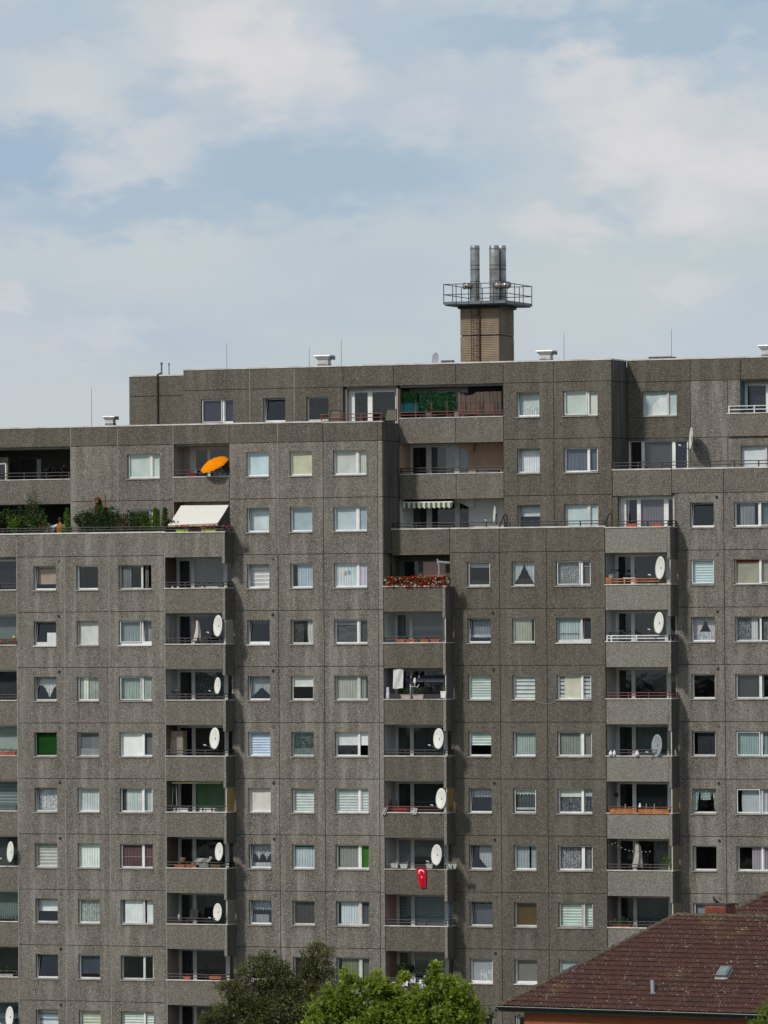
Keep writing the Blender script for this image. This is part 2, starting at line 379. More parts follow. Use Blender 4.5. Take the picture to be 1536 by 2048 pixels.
def dress(par, X0, X1, z0, z1, Y, spec):
    """hang the curtains and blinds of one pane; spec is a list of tuples"""
    W, H = X1-X0, z1-z0
    for sp in spec or ():
        k, col = sp[0], sp[1]; o = sp[2] if len(sp) > 2 else {}
        xa, xb = X0+W*o.get('x', (0, 1))[0], X0+W*o.get('x', (0, 1))[1]
        ba, ta = o.get('z', (0, 1)); za, zb = z0+H*ba, z0+H*ta
        al = o.get('a', 1.0); kd = o.get('k', 'plain'); Yc = Y+o.get('y', 0)
        if xa <= X0+.001: xa -= .10
        if xb >= X1-.001: xb += .06
        if ba <= 0: za -= .04
        if ta >= 1: zb += .04
        if k == 'fold':
            ob('curtain', fold(xa, xb, za, zb, Yc, amp=o.get('amp', .055), bot=o.get('bot'), top=o.get('top'), drift=o.get('d', 0)), cloth(col, kd, al), par, True)
        elif k == 'roll':
            m = MB(); n = 6
            for i in range(n):
                f0, f1 = i/n, (i+1)/n; b0, b1 = .012*math.sin(f0*5), .012*math.sin(f1*5)
                m.quad((xa+(xb-xa)*f0, Yc+b0, za), (xa+(xb-xa)*f1, Yc+b1, za), (xa+(xb-xa)*f1, Yc+b1, zb), (xa+(xb-xa)*f0, Yc+b0, zb))
            m.box(xa, xb, Yc-.015, Yc+.012, za-.02, za)
            ob('roller_blind', m, cloth(col, kd, al), par)
        elif k == 'ven':
            m = MB(); st = o.get('s', .11); n = int((zb-za)/st)+1
            for i in range(n):
                z = zb-i*st
                if z-st < za-st*.5: break
                m.add([(xa, Yc, z), (xb, Yc, z), (xb, Yc+.035, z-st*.5), (xa, Yc+.035, z-st*.5), (xb, Yc-.012, z-st*.93), (xa, Yc-.012, z-st*.93)], [(0, 3, 2, 1), (3, 5, 4, 2)])
            ob('slatted_blind', m, cloth(col, kd, al), par)
        elif k == 'zeb':
            m = MB(); st = o.get('s', .17); n = int((zb-za)/st)+1
            for i in range(n):
                z = zb-i*st; m.box(xa, xb, Yc, Yc+.006, max(za, z-st*.62), z)
            ob('striped_blind', m, cloth(col, kd, al), par)
            ob('blind_net', MB().quad((xa, Yc+.02, za), (xb, Yc+.02, za), (xb, Yc+.02, zb), (xa, Yc+.02, zb)), cloth(tuple(c*.55 for c in col), 'plain', .8), par)
        elif k == 'tie':       # a pair tied back to the sides
            for s in (0, 1):
                m = fold(xa, (xa+xb)/2+W*.06, za, zb, Yc, bot=lambda f: (max(0, .04+.96*(f**1.5))) if True else 0)
                if s: m.v = [(xa+xb-v[0], v[1], v[2]) for v in m.v]
                ob('curtain', m, cloth(col, kd, al), par, True)
        elif k == 'strip':
            ob('window_strip', MB().box(xa, xb, Yc, Yc+.01, za, zb), cloth(col), par)
arch = lambda f: .12+.40*max(0, 1-abs(f-.5)*2.3)
archb = lambda f: 0.05 if abs(f-.5) > .42 else .30+.28*abs(math.cos((f-.5)*PI*3))
scal = lambda n, a, b: (lambda f: a+b*abs(math.sin(f*PI*n)))
swag = lambda f: .12+.52*abs(math.sin(f*PI*1.5+.6))

def window(x0, x1, k, Y, spec, two=None, tilt=False, frame=None, sill=None, thick=.0, tilt2=False, open2=False, opend=None, right=None, zt=None, zb=None):
    """one punched window: frame, sash, pane, sill and what hangs inside"""
    zt = zj(k)-WT if zt is None else zt; zb = zj(k)-WB if zb is None else zb
    fm = frame or (plast_w if random.random() > .22 else plast_g); Yf = Y+.155; zs = zb+.060
    fr = .036; m = MB(); m.ring(x0, x1, zs, zt, x0+fr, x1-fr, zs+fr+thick, zt-fr*.8, Yf, Yf+.07)
    bays = [(x0+fr, x1-fr)]
    if two:
        xm = x0+(x1-x0)*two; m.box(xm-.05, xm+.05, Yf-.004, Yf+.066, zs+fr+thick, zt-fr*.8); bays = [(x0+fr, xm-.05), (xm+.05, x1-fr)]
    w = ob('window', m, fm, block)
    ob('window_sill', MB().add([(x0-.03, Y-.05, zb-.01), (x1+.03, Y-.05, zb-.01), (x1+.03, Y-.05, zb+.035), (x0-.03, Y-.05, zb+.035), (x0-.03, Yf+.02, zb-.01), (x1+.03, Yf+.02, zb-.01), (x1+.03, Yf+.02, zb+.059), (x0-.03, Yf+.02, zb+.059)],
        [(0, 1, 2, 3), (3, 2, 6, 7), (0, 4, 5, 1), (0, 3, 7, 4), (1, 5, 6, 2), (4, 7, 6, 5)]), sill or (sill_w if thick else sill_m), w)
    z0, z1 = zs+fr+thick, zt-fr*.8
    for i, (a, b) in enumerate(bays):
        tl = tilt if i == 0 else tilt2
        if i == 1 and open2:
            s = ob('sash', MB().ring(0, b-a, z0, z1, .045, b-a-.045, z0+.045, z1-.045, 0, .05), fm, w)
            s.location = (b, Yf+.06, 0); s.rotation_euler = (0, 0, math.radians(100))
        else:
            sw = .036; Ys = Yf+.018
            m = MB().ring(a+.004, b-.004, 0.004, z1-z0-.004, a+sw, b-sw, sw, z1-z0-sw, 0, .045)
            p = MB().quad((a+sw-.005, .022, sw-.005), (b-sw+.005, .022, sw-.005), (b-sw+.005, .022, z1-z0-sw+.005), (a+sw-.005, .022, z1-z0-sw+.005))
            s = ob('sash', m, fm, w); g = ob('pane', p, glass, w)
            ax = (0.0, 0.0, 0.0)
            if tl: ax = (-math.radians(11), 0, 0)
            else: ax = (random.uniform(-.012, .006), 0, random.uniform(-.010, .010))
            for q in (s, g): q.location = (0, Ys, z0); q.rotation_euler = ax
        dress(w, a, b, z0, z1, Yf+(.30 if tl else random.uniform(.07, .15)), spec if i == 0 else (right if right is not None else spec))
    return w

def vent_cap(x, k, Y):
    m = MB(); z = zj(k)-.21; m.tube((x, Y-.035, z), (x, Y+.02, z), .07, 10, .08); ob('vent_cap', m, black if k % 3 else tin_dk, block)

# contents of the window columns, from the top storey down -----------------------------------
f_ = 'fold'; r_ = 'roll'; v_ = 'ven'; z_ = 'zeb'
DRK = (.10, .11, .12)
colA = {  # left block, first column
 0: dict(spec=[(r_, (.50, .37, .27), dict(z=(.24, 1)))], tilt=1, right=None), 1: dict(spec=[(f_, (.80, .82, .82), dict(x=(.42, 1), z=(0, .48), amp=.02))], tilt=1, thick=.09),
 2: dict(spec=[(f_, (.75, .76, .78), dict(bot=swag, a=.75))], tilt=1), 3: dict(spec=[(r_, (.035, .15, .03), dict(z=(.09, 1)))], frame=plast_g), 4: dict(spec=[(f_, (.72, .74, .75), dict(k='lace'))], tilt=1),
 5: dict(spec=[(v_, (.62, .62, .57), dict(s=.17))]), 6: dict(spec=[(r_, (.78, .80, .80), dict(z=(.48, 1)))], tilt=1), 7: dict(spec=[], tilt=1), 8: dict(spec=[(z_, (.70, .75, .80), dict(s=.3))], tilt=1)}
colB = {0: dict(spec=[]), 1: dict(spec=[(r_, (.60, .64, .60), dict(z=(0.02, 1)))]), 2: dict(spec=[(f_, (.50, .56, .50), dict(a=.85)), (f_, (.75, .78, .68), dict(x=(.22, .45), y=-.03))], ),
 3: dict(spec=[(r_, (.26, .30, .30), {}), (f_, (.50, .55, .55), dict(z=(0, .3), y=-.04, a=.5))], frame=plast_g), 4: dict(spec=[(f_, (.62, .68, .68), {})]), 5: dict(spec=[(f_, (.66, .74, .70), {})]),
 6: dict(spec=[(r_, (.36, .42, .40), {}), (f_, (.55, .60, .58), dict(k='lace', y=-.03))]), 7: dict(spec=[(r_, (.10, .13, .20), dict(z=(.2, 1))), ('strip', (.35, .03, .05), dict(z=(.18, .22)))]), 8: dict(spec=[(v_, (.66, .68, .56), dict(s=.15))])}
colC = {0: dict(spec=[(f_, (.40, .44, .45), dict(x=(.1, .5), a=.5))], open2=1), 1: dict(spec=[(f_, (.42, .50, .50), dict(a=.8))], thick=.09, tilt2=1, right=[(f_, (.55, .58, .62), dict(a=.6))]), 2: dict(spec=[(f_, (.42, .50, .46), {})]),
 3: dict(spec=[(r_, (.74, .77, .76), {})], right=[(r_, (.25, .29, .32), {})]), 4: dict(spec=[(f_, (.62, .68, .68), dict(x=(.18, 1))), (f_, (.20, .18, .18), dict(x=(0, .2)))], right=[(f_, (.55, .62, .62), {})]),
 5: dict(spec=[(f_, (.27, .17, .20), {}), ('strip', (.55, .5, .5), dict(z=(.44, .455), y=-.05))]), 6: dict(spec=[(f_, (.66, .72, .72), dict(x=(.1, .95), amp=.02))], open2=1), 7: dict(spec=[]), 8: dict(spec=[(v_, (.62, .68, .64), dict(s=.14))], open2=1)}
colP2A = {-2: dict(spec=[(r_, (.56, .68, .74), {})]), -1: dict(spec=[(r_, (.64, .72, .72), dict(z=(0, 1)))], tilt=1), 0: dict(spec=[(v_, (.74, .72, .70), dict(k='floral', s=.2))], tilt=1),
 1: dict(spec=[(f_, (.60, .62, .66), dict(z=(.82, 1), a=.6, bot=scal(6, 0, .3)))], tilt=1, thick=.05), 2: dict(spec=[(f_, (.60, .64, .66), dict(bot=arch, a=.7))], tilt=1), 3: dict(spec=[(v_, (.62, .72, .86), dict(s=.13))], frame=plast_w),
 4: dict(spec=[(r_, (.66, .65, .60), {})]), 5: dict(spec=[(f_, (.66, .68, .70), dict(bot=archb, a=.85, k='dots')), (f_, (.70, .70, .72), dict(z=(0, .2), a=.7))], tilt=1), 6: dict(spec=[(f_, (.55, .60, .66), dict(z=(.55, 1), bot=scal(8, 0, .14), k='dots')), (f_, (.6, .62, .66), dict(z=(0, .38), x=(0, .75), a=.5))], tilt=1),
 7: dict(spec=[(f_, (.25, .27, .27), dict(z=(.4, 1)))]), 8: dict(spec=[])}
colP2B = {-2: dict(spec=[(r_, (.62, .60, .42), {})]), -1: dict(spec=[(r_, (.42, .52, .58), {})]), 0: dict(spec=[(f_, (.46, .54, .62), dict(x=(.22, 1)))]),
 1: dict(spec=[(r_, (.16, .16, .15), dict(x=(0, .5), k='lace')), (f_, (.60, .62, .60), dict(x=(.72, 1), d=-.1))]), 2: dict(spec=[(r_, (.72, .72, .72), dict(z=(.56, 1)))]), 3: dict(spec=[(r_, (.22, .34, .31), dict(k='dots', a=.5)), (f_, (.4, .48, .45), dict(z=(0, .3), a=.6))], frame=plast_g),
 4: dict(spec=[(v_, (.66, .72, .70), dict(s=.14))]), 5: dict(spec=[(f_, (.56, .62, .66), dict(z=(0, .93))), ('strip', (.08, .22, .09), dict(z=(.9, 1), y=-.05))]), 6: dict(spec=[(f_, (.19, .18, .18), dict(x=(.05, 1)))], frame=plast_g), 7: dict(spec=[(r_, (.09, .04, .03), {})]), 8: dict(spec=[])}
colP2C = {-2: dict(spec=[(r_, (.62, .64, .62), {})], right=[(f_, (.60, .62, .58), dict(amp=.03))]), -1: dict(spec=[(r_, (.52, .62, .66), {})], right=[(f_, (.42, .52, .58), dict(amp=.02))]),
 0: dict(spec=[(f_, (.62, .68, .70), {}), ('strip', (.55, .45, .12), dict(x=(.36, .46), z=(.52, .68), y=-.06)), ('strip', (.2, .4, .62), dict(x=(.54, .64), z=(.56, .72), y=-.06))], right=[(f_, (.62, .58, .68), {})]),
 1: dict(spec=[(r_, (.19, .19, .19), dict(k='plain')), (r_, (.30, .30, .30), dict(z=(.8, 1), y=-.05))], right=[(f_, (.2, .2, .2), dict(k='lace'))]), 2: dict(spec=[(f_, (.52, .54, .49), {})], right=[(f_, (.42, .44, .42), dict(x=(0, .7)))]),
 3: dict(spec=[(r_, (.70, .74, .74), dict(z=(.46, 1)))], open2=1), 4: dict(spec=[(v_, (.64, .70, .69), dict(s=.14))]), 5: dict(spec=[(f_, (.40, .42, .38), dict(x=(.1, 1), z=(0, .92))), (r_, (.06, .20, .05), dict(z=(.88, 1), y=.02))], right=[(r_, (.09, .30, .06), {})]),
 6: dict(spec=[(f_, (.62, .68, .72), dict(x=(.12, 1)))], right=[(f_, (.20, .22, .25), {})]), 7: dict(spec=[(f_, (.30, .34, .22), dict(x=(.15, 1)))], right=[(f_, (.24, .28, .19), {})]), 8: dict(spec=[])}
colP3A = {0: dict(spec=[(r_, (.5, .54, .6), dict(z=(.80, .93))), (f_, (.10, .14, .10), dict(z=(0, .22), k='lace'))]), 1: dict(spec=[(f_, (.42, .47, .54), dict(x=(.05, 1), bot=lambda f: .18+.22*(2*f-1)**2, a=.6)), (f_, (.62, .66, .72), dict(z=(.2, .32), y=-.03, a=.8))], tilt=1),
 2: dict(spec=[(v_, (.60, .68, .65), dict(s=.13))]), 3: dict(spec=[(v_, (.66, .74, .70), dict(z=(.40, 1), s=.14))]), 4: dict(spec=[(f_, (.62, .66, .70), dict(z=(.60, 1), bot=scal(9, 0, .12), a=.85))], tilt=1), 5: dict(spec=[(f_, (.62, .66, .66), dict(x=(.3, 1), bot=lambda f: .04+.85*max(0, .55-f)**1.2, a=.7))], tilt=1),
 6: dict(spec=[(r_, (.22, .23, .25), dict(a=.7))], tilt=1, frame=plast_g), 7: dict(spec=[(r_, (.42, .46, .50), {}), (f_, (.66, .70, .70), dict(x=(.4, .95), z=(.05, .5), y=-.03, k='lace'))], thick=.04), 8: dict(spec=[])}  # pale lace patch of the thick-framed window paints a light reflection
colP3B = {0: dict(spec=[('tie', (.52, .60, .64), dict(a=.85)), (f_, (.12, .12, .09), dict(z=(0, .3), y=.08, k='lace'))]), 1: dict(spec=[(f_, (.48, .50, .38), dict(x=(0, .82)))]), 2: dict(spec=[(z_, (.66, .72, .70), dict(s=.2))]), 3: dict(spec=[(f_, (.46, .54, .53), {})]),
 4: dict(spec=[(f_, (.20, .22, .24), {}), (f_, (.60, .66, .60), dict(z=(.72, 1), y=-.04, bot=scal(7, 0, .2))), (f_, (.55, .6, .6), dict(z=(.10, .2), y=-.05))]), 5: dict(spec=[(f_, (.44, .50, .52), dict(x=(0, .62))), (f_, (.42, .48, .50), dict(x=(.72, 1)))]),
 6: dict(spec=[(r_, (.21, .145, .055), {})], frame=plast_g), 7: dict(spec=[(r_, (.30, .30, .265), {})], thick=.04), 8: dict(spec=[])}
colP3C = {0: dict(spec=[(f_, (.46, .48, .50), dict(k='dots'))], right=[(r_, (.22, .215, .20), {}), ('strip', (.45, .45, .44), dict(z=(.76, .79), y=-.05))]), 1: dict(spec=[(f_, (.42, .54, .53), {}), ('strip', (.35, .12, .12), dict(z=(.28, .31), x=(.08, .9), y=-.06))], tilt2=1, thick=.08, right=[]),
 2: dict(spec=[(z_, (.62, .66, .62), dict(s=.2)), (r_, (.60, .60, .48), dict(x=(.26, 1), y=-.06))], right=[(z_, (.62, .66, .66), dict(s=.2))]), 3: dict(spec=[(f_, (.38, .42, .40), {})], right=[(f_, (.30, .32, .31), {})]),
 4: dict(spec=[(r_, (.68, .72, .66), dict(z=(.68, 1))), (f_, (.30, .32, .38), dict(k='lace', z=(0, .7), y=.03))], right=[(r_, (.4, .5, .48), dict(z=(.7, 1))), (f_, (.22, .24, .28), dict(k='lace', z=(0, .7), y=.03))]), 5: dict(spec=[(f_, (.48, .49, .52), dict(k='lace'))], right=[(f_, (.38, .38, .39), dict(k='lace'))]),
 6: dict(spec=[(v_, (.60, .70, .65), dict(s=.14))]), 7: dict(spec=[(r_, (.42, .50, .53), {})]), 8: dict(spec=[])}
colP4A = {-1: dict(spec=[], tilt=1), 0: dict(spec=[(v_, (.60, .72, .76), dict(s=.13))]), 1: dict(spec=[('tie', (.66, .60, .63), dict(a=.9)), (f_, (.66, .70, .76), dict(z=(0, .38), y=-.04, k='dots'))], tilt=1), 2: dict(spec=[]), 3: dict(spec=[(f_, (.12, .125, .15), dict(x=(.15, 1)))]),
 4: dict(spec=[(f_, (.46, .58, .55), dict(bot=lambda f: .12 if f < .2 or f > .85 else (.82 if abs(f-.28) < .04 or abs(f-.76) < .04 else .52+.1*abs(f-.5)), k='dots'))]), 5: dict(spec=[]), 6: dict(spec=[(r_, (.34, .37, .40), {})]), 7: dict(spec=[])}
colP4C = {-1: dict(spec=[(f_, (.33, .36, .39), dict(x=(.18, .8)))], right=[(f_, (.22, .28, .32), {})]), 0: dict(spec=[(r_, (.42, .42, .34), {}), ('strip', (.35, .06, .04), dict(z=(.9, 1), y=-.05))], right=[(r_, (.42, .42, .34), {}), ('strip', (.35, .06, .04), dict(z=(.9, 1), y=-.05))]),
 1: dict(spec=[(f_, (.40, .46, .50), dict(x=(.05, .65), a=.6, k='dots')), (f_, (.55, .60, .60), dict(x=(.62, .9)))], open2=1), 2: dict(spec=[(r_, (.13, .13, .13), {})], right=[]), 3: dict(spec=[(f_, (.34, .48, .47), {})], right=[(f_, (.30, .42, .40), {})]),
 4: dict(spec=[(f_, (.52, .57, .60), dict(x=(.16, 1), amp=.02, d=-.05))], right=[(f_, (.5, .55, .57), {})]), 5: dict(spec=[(f_, (.40, .39, .43), dict(x=(.58, 1)))], right=[(f_, (.40, .38, .43), {})]), 6: dict(spec=[]), 7: dict(spec=[])}

def wcol(xa, xb, pxs, ky, Y, k0, k1, table, mat, two=None):
    """a column of window panels; pxs are the photo's opening edges at height ky"""
    h0, h1 = pxX(pxs[0], ky, Y), pxX(pxs[1], ky, Y)
    for k in range(k0, k1):
        d = dict(table.get(k, dict(spec=[])))
        panel(xa, xb, k, Y, mat, (h0, h1, zj(k)-WB, zj(k)-WT))
        for q in ('tilt', 'open2', 'tilt2'):
            if q in d: d[q] = bool(d[q])
        window(h0, h1, k, Y, two=two, **d)
    return h0, h1
KB = 12
wcol(A0, A1, (67, 111.7), 1150, PY[0], 0, KB, colA, conc_w)
wcol(A1, A2, (152.5, 196), 1150, PY[0], 0, KB, colB, conc_w)
wcol(A2, A3, (237, 302.5), 1150, PY[0], 0, KB, colC, conc_w, two=.685)
wcol(A4+.02, B0, (494, 538.6), 1150, PY[1], 0, KB, colP2A, conc_w)
wcol(B03, B0, (494, 538.6), 1150, PY[1], -2, 0, colP2A, conc_w)
wcol(B0, B1, (580.5, 625.2), 1150, PY[1], -2, KB, colP2B, conc_w)
wcol(B1, B2, (667.5, 734), 1150, PY[1], -2, KB, colP2C, conc_w, two=.70)
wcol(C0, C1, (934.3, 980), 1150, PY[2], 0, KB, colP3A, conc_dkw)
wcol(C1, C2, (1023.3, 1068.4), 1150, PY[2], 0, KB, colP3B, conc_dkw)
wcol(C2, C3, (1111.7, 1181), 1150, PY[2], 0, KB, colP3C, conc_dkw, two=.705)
wcol(D00+.02, D1, (1381.3, 1428.5), 1150, PY[3], -1, KB, colP4A, conc_w)
DX = D1+3.1
wcol(D1, DX, (1468.6, 1540), 1150, PY[3], -1, KB, colP4C, conc_w, two=.70)
# upper storeys of the middle part
up = {-3: dict(spec=[(r_, (.56, .62, .62), {}), (f_, (.7, .74, .74), dict(z=(0, .55), k='lace', y=-.03))], tilt=True), -2: dict(spec=[(f_, (.78, .80, .82), {}), ], tilt=True), -1: dict(spec=[(r_, (.60, .66, .66), dict(z=(.55, 1)))], tilt=True)}
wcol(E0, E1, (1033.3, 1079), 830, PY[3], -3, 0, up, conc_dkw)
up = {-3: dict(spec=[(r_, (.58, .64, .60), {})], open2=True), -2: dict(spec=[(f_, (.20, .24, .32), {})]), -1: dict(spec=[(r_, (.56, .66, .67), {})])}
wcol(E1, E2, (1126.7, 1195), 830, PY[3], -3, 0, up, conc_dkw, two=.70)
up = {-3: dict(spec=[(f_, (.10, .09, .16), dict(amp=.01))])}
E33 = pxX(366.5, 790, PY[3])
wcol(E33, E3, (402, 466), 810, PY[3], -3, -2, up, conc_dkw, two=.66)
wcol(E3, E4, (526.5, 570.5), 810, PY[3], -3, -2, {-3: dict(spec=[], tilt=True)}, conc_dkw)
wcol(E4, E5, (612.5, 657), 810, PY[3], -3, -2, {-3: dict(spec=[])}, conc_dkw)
for a, b in ((E33, E3), (E3, E4), (E4, E5)): panel(a, b, -2, PY[3], conc_dk)
# far right upper part
F2 = pxX(1480.7, 757, PY[5]); F3 = F2+3.4
wcol(B3+11.27, 14.753, (1284.7, 1353.3), 810, PY[5], -3, -2, {-3: dict(spec=[(r_, (.52, .62, .62), {}), (f_, (.66, .72, .7), dict(x=(.35, 1), z=(0, .75), y=-.03, amp=.01, top=lambda f: 1-.9*max(0, .5-f)))], right=[(r_, (.5, .62, .62), {})])}, conc_dkw, two=.72)
FM = pxX(1455.5, 870, PY[5])
panel(14.753, FM, -3, PY[5], conc_w); panel(14.753, FM, -2, PY[5], conc_w)
h0, h1 = pxX(1481.5, 910, PY[5]), pxX(1551, 910, PY[5])
panel(FM, F3, -2, PY[5], conc_w, (h0, h1, zj(-2)-WB, zj(-2)-WT))
window(h0, h1, -2, PY[5], [(r_, (.62, .68, .70), dict(z=(.1, 1)))], two=.7)
# plain panels
BM = pxX(235, 891, PY[1])
panel(-16.842, BM, -2, PY[1], conc); panel(-16.842, BM, -1, PY[1], conc)
up = {-2: dict(spec=[(r_, (.60, .66, .64), {})]), -1: dict(spec=[])}
wcol(BM, A3, (254.3, 319), 930, PY[1], -2, 0, up, conc_w, two=.72)
for k in range(-2, KB): panel(B2, B3-.0, k, PY[1], conc_strip)
# side walls of the steps (smooth, seen from the right)
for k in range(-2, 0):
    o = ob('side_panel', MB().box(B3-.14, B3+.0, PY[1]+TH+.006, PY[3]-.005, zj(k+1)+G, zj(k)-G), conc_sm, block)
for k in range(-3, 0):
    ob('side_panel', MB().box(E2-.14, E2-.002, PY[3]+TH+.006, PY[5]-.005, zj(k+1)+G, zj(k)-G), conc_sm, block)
# roof-edge bands and terrace parapets ------------------------------------------------------
def band(xs, Y, z0, z1, mat, cop=coping_m, depth=TH, name='parapet_panel', lip=.03):
    for a, b in zip(xs[:-1], xs[1:]): panel(a, b, 0, Y, mat, z0=z0+G, z1=z1, name=name, y1=Y+depth)
    ob('coping', MB().box(xs[0]-.01, xs[-1]+.03, Y-lip, Y+depth+.06, z1, z1+.07), cop, block)
ZR2 = pxZ(555, 846.5, PY[1]); AL = AW-6
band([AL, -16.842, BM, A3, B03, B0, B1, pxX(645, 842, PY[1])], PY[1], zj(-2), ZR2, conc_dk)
# the last bays of that roof edge carry a railing and a slightly lower kerb
band([pxX(645, 842, PY[1]), B2, B3], PY[1], zj(-2), ZR2-.05, conc_dk, coping_tan)
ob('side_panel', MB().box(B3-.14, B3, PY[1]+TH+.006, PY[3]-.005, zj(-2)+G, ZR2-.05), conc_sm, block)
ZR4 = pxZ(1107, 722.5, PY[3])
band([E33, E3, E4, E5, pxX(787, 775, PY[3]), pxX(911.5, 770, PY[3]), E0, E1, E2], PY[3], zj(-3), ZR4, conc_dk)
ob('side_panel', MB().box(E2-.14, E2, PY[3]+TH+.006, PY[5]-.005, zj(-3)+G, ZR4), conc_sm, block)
ob('coping', MB().box(E2-.2, E2+.03, PY[3]+.27, PY[5]-.04, ZR4, ZR4+.07), coping_m, block)
ZR6 = pxZ(1380, 718.5, PY[5])
band([E2+.005, 14.753, F2, F3], PY[5], zj(-3), ZR6, conc_dk)
# low stair head left of the upper storeys
YS = PY[3]+1.5; HX0, HX1 = pxX(258, 800, YS), pxX(371, 800, YS)
ZH = pxZ(310, 752.5, YS); zjh = pxZ(310, 792, YS)
xm = pxX(316, 800, YS)
for a, b in ((HX0, xm), (xm, HX1)):
    panel(a, b, 0, YS, conc_dk, z0=zjh+G, z1=ZH, name='parapet_panel'); panel(a, b, 0, YS, conc_dk, z0=zjh-3.0, z1=zjh-G)
ob('coping', MB().box(HX0-.03, HX1, YS-.03, YS+.3, ZH, ZH+.07), coping_m, block)
ob('joint_backing', MB().box(HX0+.02, HX1, YS+.04, YS+.09, zjh-2.8, ZH-.05), joint_dark, block)
ob('downpipe', MB().path([(xm, YS-.06, zjh-2.9), (xm, YS-.06, ZH+.06), (xm+.12, YS+.1, ZH+.16)], .045, 8), rail_dk, block)
# terrace parapets
ZP1 = zj(0)+1.14
band([AL, A0, A1, A2, A3], PY[0], zj(0), ZP1, conc, depth=.16)
ZP3 = zj(0)+1.17
B33 = pxX(783, 1100, PY[2])
band([B33, C0], PY[2], zj(0)-.1, ZP3, conc_dk, depth=.16); band([C0, C1, C2, C3], PY[2], zj(0), ZP3, conc_dk, depth=.16)
ZP4 = zj(-1)+1.17
D0b = pxX(1343.3, 985, PY[3])
band([E2+.01, D0b], PY[3], zj(-1)-.1, ZP4, conc_par, depth=.16); band([D0b, D1, DX], PY[3], zj(-1), ZP4, conc_par, depth=.16)
# flat roofs and terrace floors
rf = plain('roof_gravel', (.16, .155, .145), .95, var=.3, scale=2)
def slab(x0, x1, y0, y1, z0, z1, nm='roof', m=rf): ob(nm, MB().box(x0, x1, y0, y1, z0, z1), m, block)
slab(AL, A4, .17, PY[1], zj(0)-.08, zj(0)+.12, 'terrace_floor'); slab(B33, C3, PY[2]+.17, PY[3], zj(0)-.08, zj(0)+.12, 'terrace_floor')
slab(E2, DX, PY[3]+.17, PY[5], zj(-1)-.08, zj(-1)+.12, 'terrace_floor')
slab(AL, B3-.15, PY[1]+TH+.01, PY[1]+13, zj(-2)+.3, zj(-2)+.55); slab(E33, E2-.15, PY[3]+TH+.01, PY[3]+12, ZR4-.5, ZR4-.25); slab(E2, F3, PY[5]+TH+.01, PY[5]+10, ZR6-.5, ZR6-.25)
slab(HX0, HX1, YS+.21, YS+6, ZH-.4, ZH-.2)
# the block's back and ends, so that it is a closed building
ob('rear_wall', MB().box(AL, F3, 17, 17.3, 0, ZR2-.6), conc_sm, block); ob('rear_wall', MB().box(E33, F3, 15.3, 15.6, ZR2-.6, ZR4-.3), conc_sm, block)
ob('end_wall', MB().box(AL-.3, AL, .21, 17, 0, ZR2-.6), conc_sm, block); ob('end_wall', MB().box(DX, DX+.3, PY[3]+.21, 17, 0, ZP4-1.5), conc_sm, block)
ob('end_wall', MB().box(F3, F3+.3, PY[5]+.21, 15.3, zj(-1), ZR6-.3), conc_sm, block); ob('end_wall', MB().box(E33, E33+.2, PY[3]+TH+.01, 15.3, zj(-2), ZR4-.02), conc_sm, block)
ob('end_wall', MB().box(HX0, HX0+.2, YS+TH+.01, YS+6, zj(-2), ZH-.02), conc_sm, block)

# rooms behind the windows: floors, party walls and a rear wall to each part
def rooms(xs, Y, k0, k1, depth=4.6, front=TH+.01):
    m = MB(); x0, x1 = xs[0], xs[-1]
    m.box(x0, x1, Y+depth, Y+depth+.1, zj(k1), zj(k0))
    for k in range(k0, k1+1): m.box(x0, x1, Y+front, Y+depth-.002, zj(k)-.1, zj(k)+.1)
    for x in xs: m.box(x-.06, x+.06, Y+front, Y+depth-.003, zj(k1), zj(k0))
    ob('interior_wall', m, room_m, block)
rooms([A0+.07, A1, A2, A3-.07], PY[0], 0, 12)
rooms([A4+.1, B0, B1, B3-.25], PY[1], 0, 12); rooms([-16.8, BM, A3-.07], PY[1], -2, 0); rooms([B03+.08, B0, B1, B3-.25], PY[1], -2, 0)
rooms([C0+.1, C1, C2, C3-.1], PY[2], 0, 12); rooms([D00+.12, D1, DX-.1], PY[3], -1, 12); rooms([E0+.08, E1, E2-.25], PY[3], -3, 0)
rooms([E33+.25, E3, E4, E5-.07], PY[3], -3, -2); rooms([E2+.1, 14.753, FM, F3-.1], PY[5], -3, -1)
# joints: recessed backing behind the panel gaps
def joints(x0, x1, Y, k0, k1, vx, light=()):
    m = MB()
    for k in range(k0, k1): m.box(x0+.02, x1-.02, Y+.03, Y+.06, zj(k)-.03, zj(k)+.03)
    for x in vx:
        if x not in light: m.box(x-.03, x+.03, Y+.032, Y+.062, zj(k1), zj(k0)+.9)
    ob('joint_backing', m, joint_dark, block)
    if light:
        m = MB()
        for x in light: m.box(x-.022, x+.022, Y+.004, Y+.062, zj(k1), zj(k0)+1.0)
        ob('joint_mastic', m, joint_light, block)
joints(A0, A3, 0, 0, KB, [A0, A1, A2, A3], [A1, A2, A3, A0]); joints(A4+.1, B3, PY[1], 0, KB, [B0, B1, B2], []); joints(B03, B3, PY[1], -2, 0, [B0, B1, B2], [B0])
joints(-16.8, A3, PY[1], -2, 0, [-16.842, BM, A3], [-16.842, BM, A3]); joints(C0, C3, PY[2], 0, KB, [C1, C2]); joints(D00+.2, DX, PY[3], -1, KB, [D1])
joints(E33, E5, PY[3], -3, -2, [E3, E4], [E3, E4]); joints(E0, E2, PY[3], -3, 0, [E0, E1]); joints(E2, F3, PY[5], -3, -1, [14.753, FM])
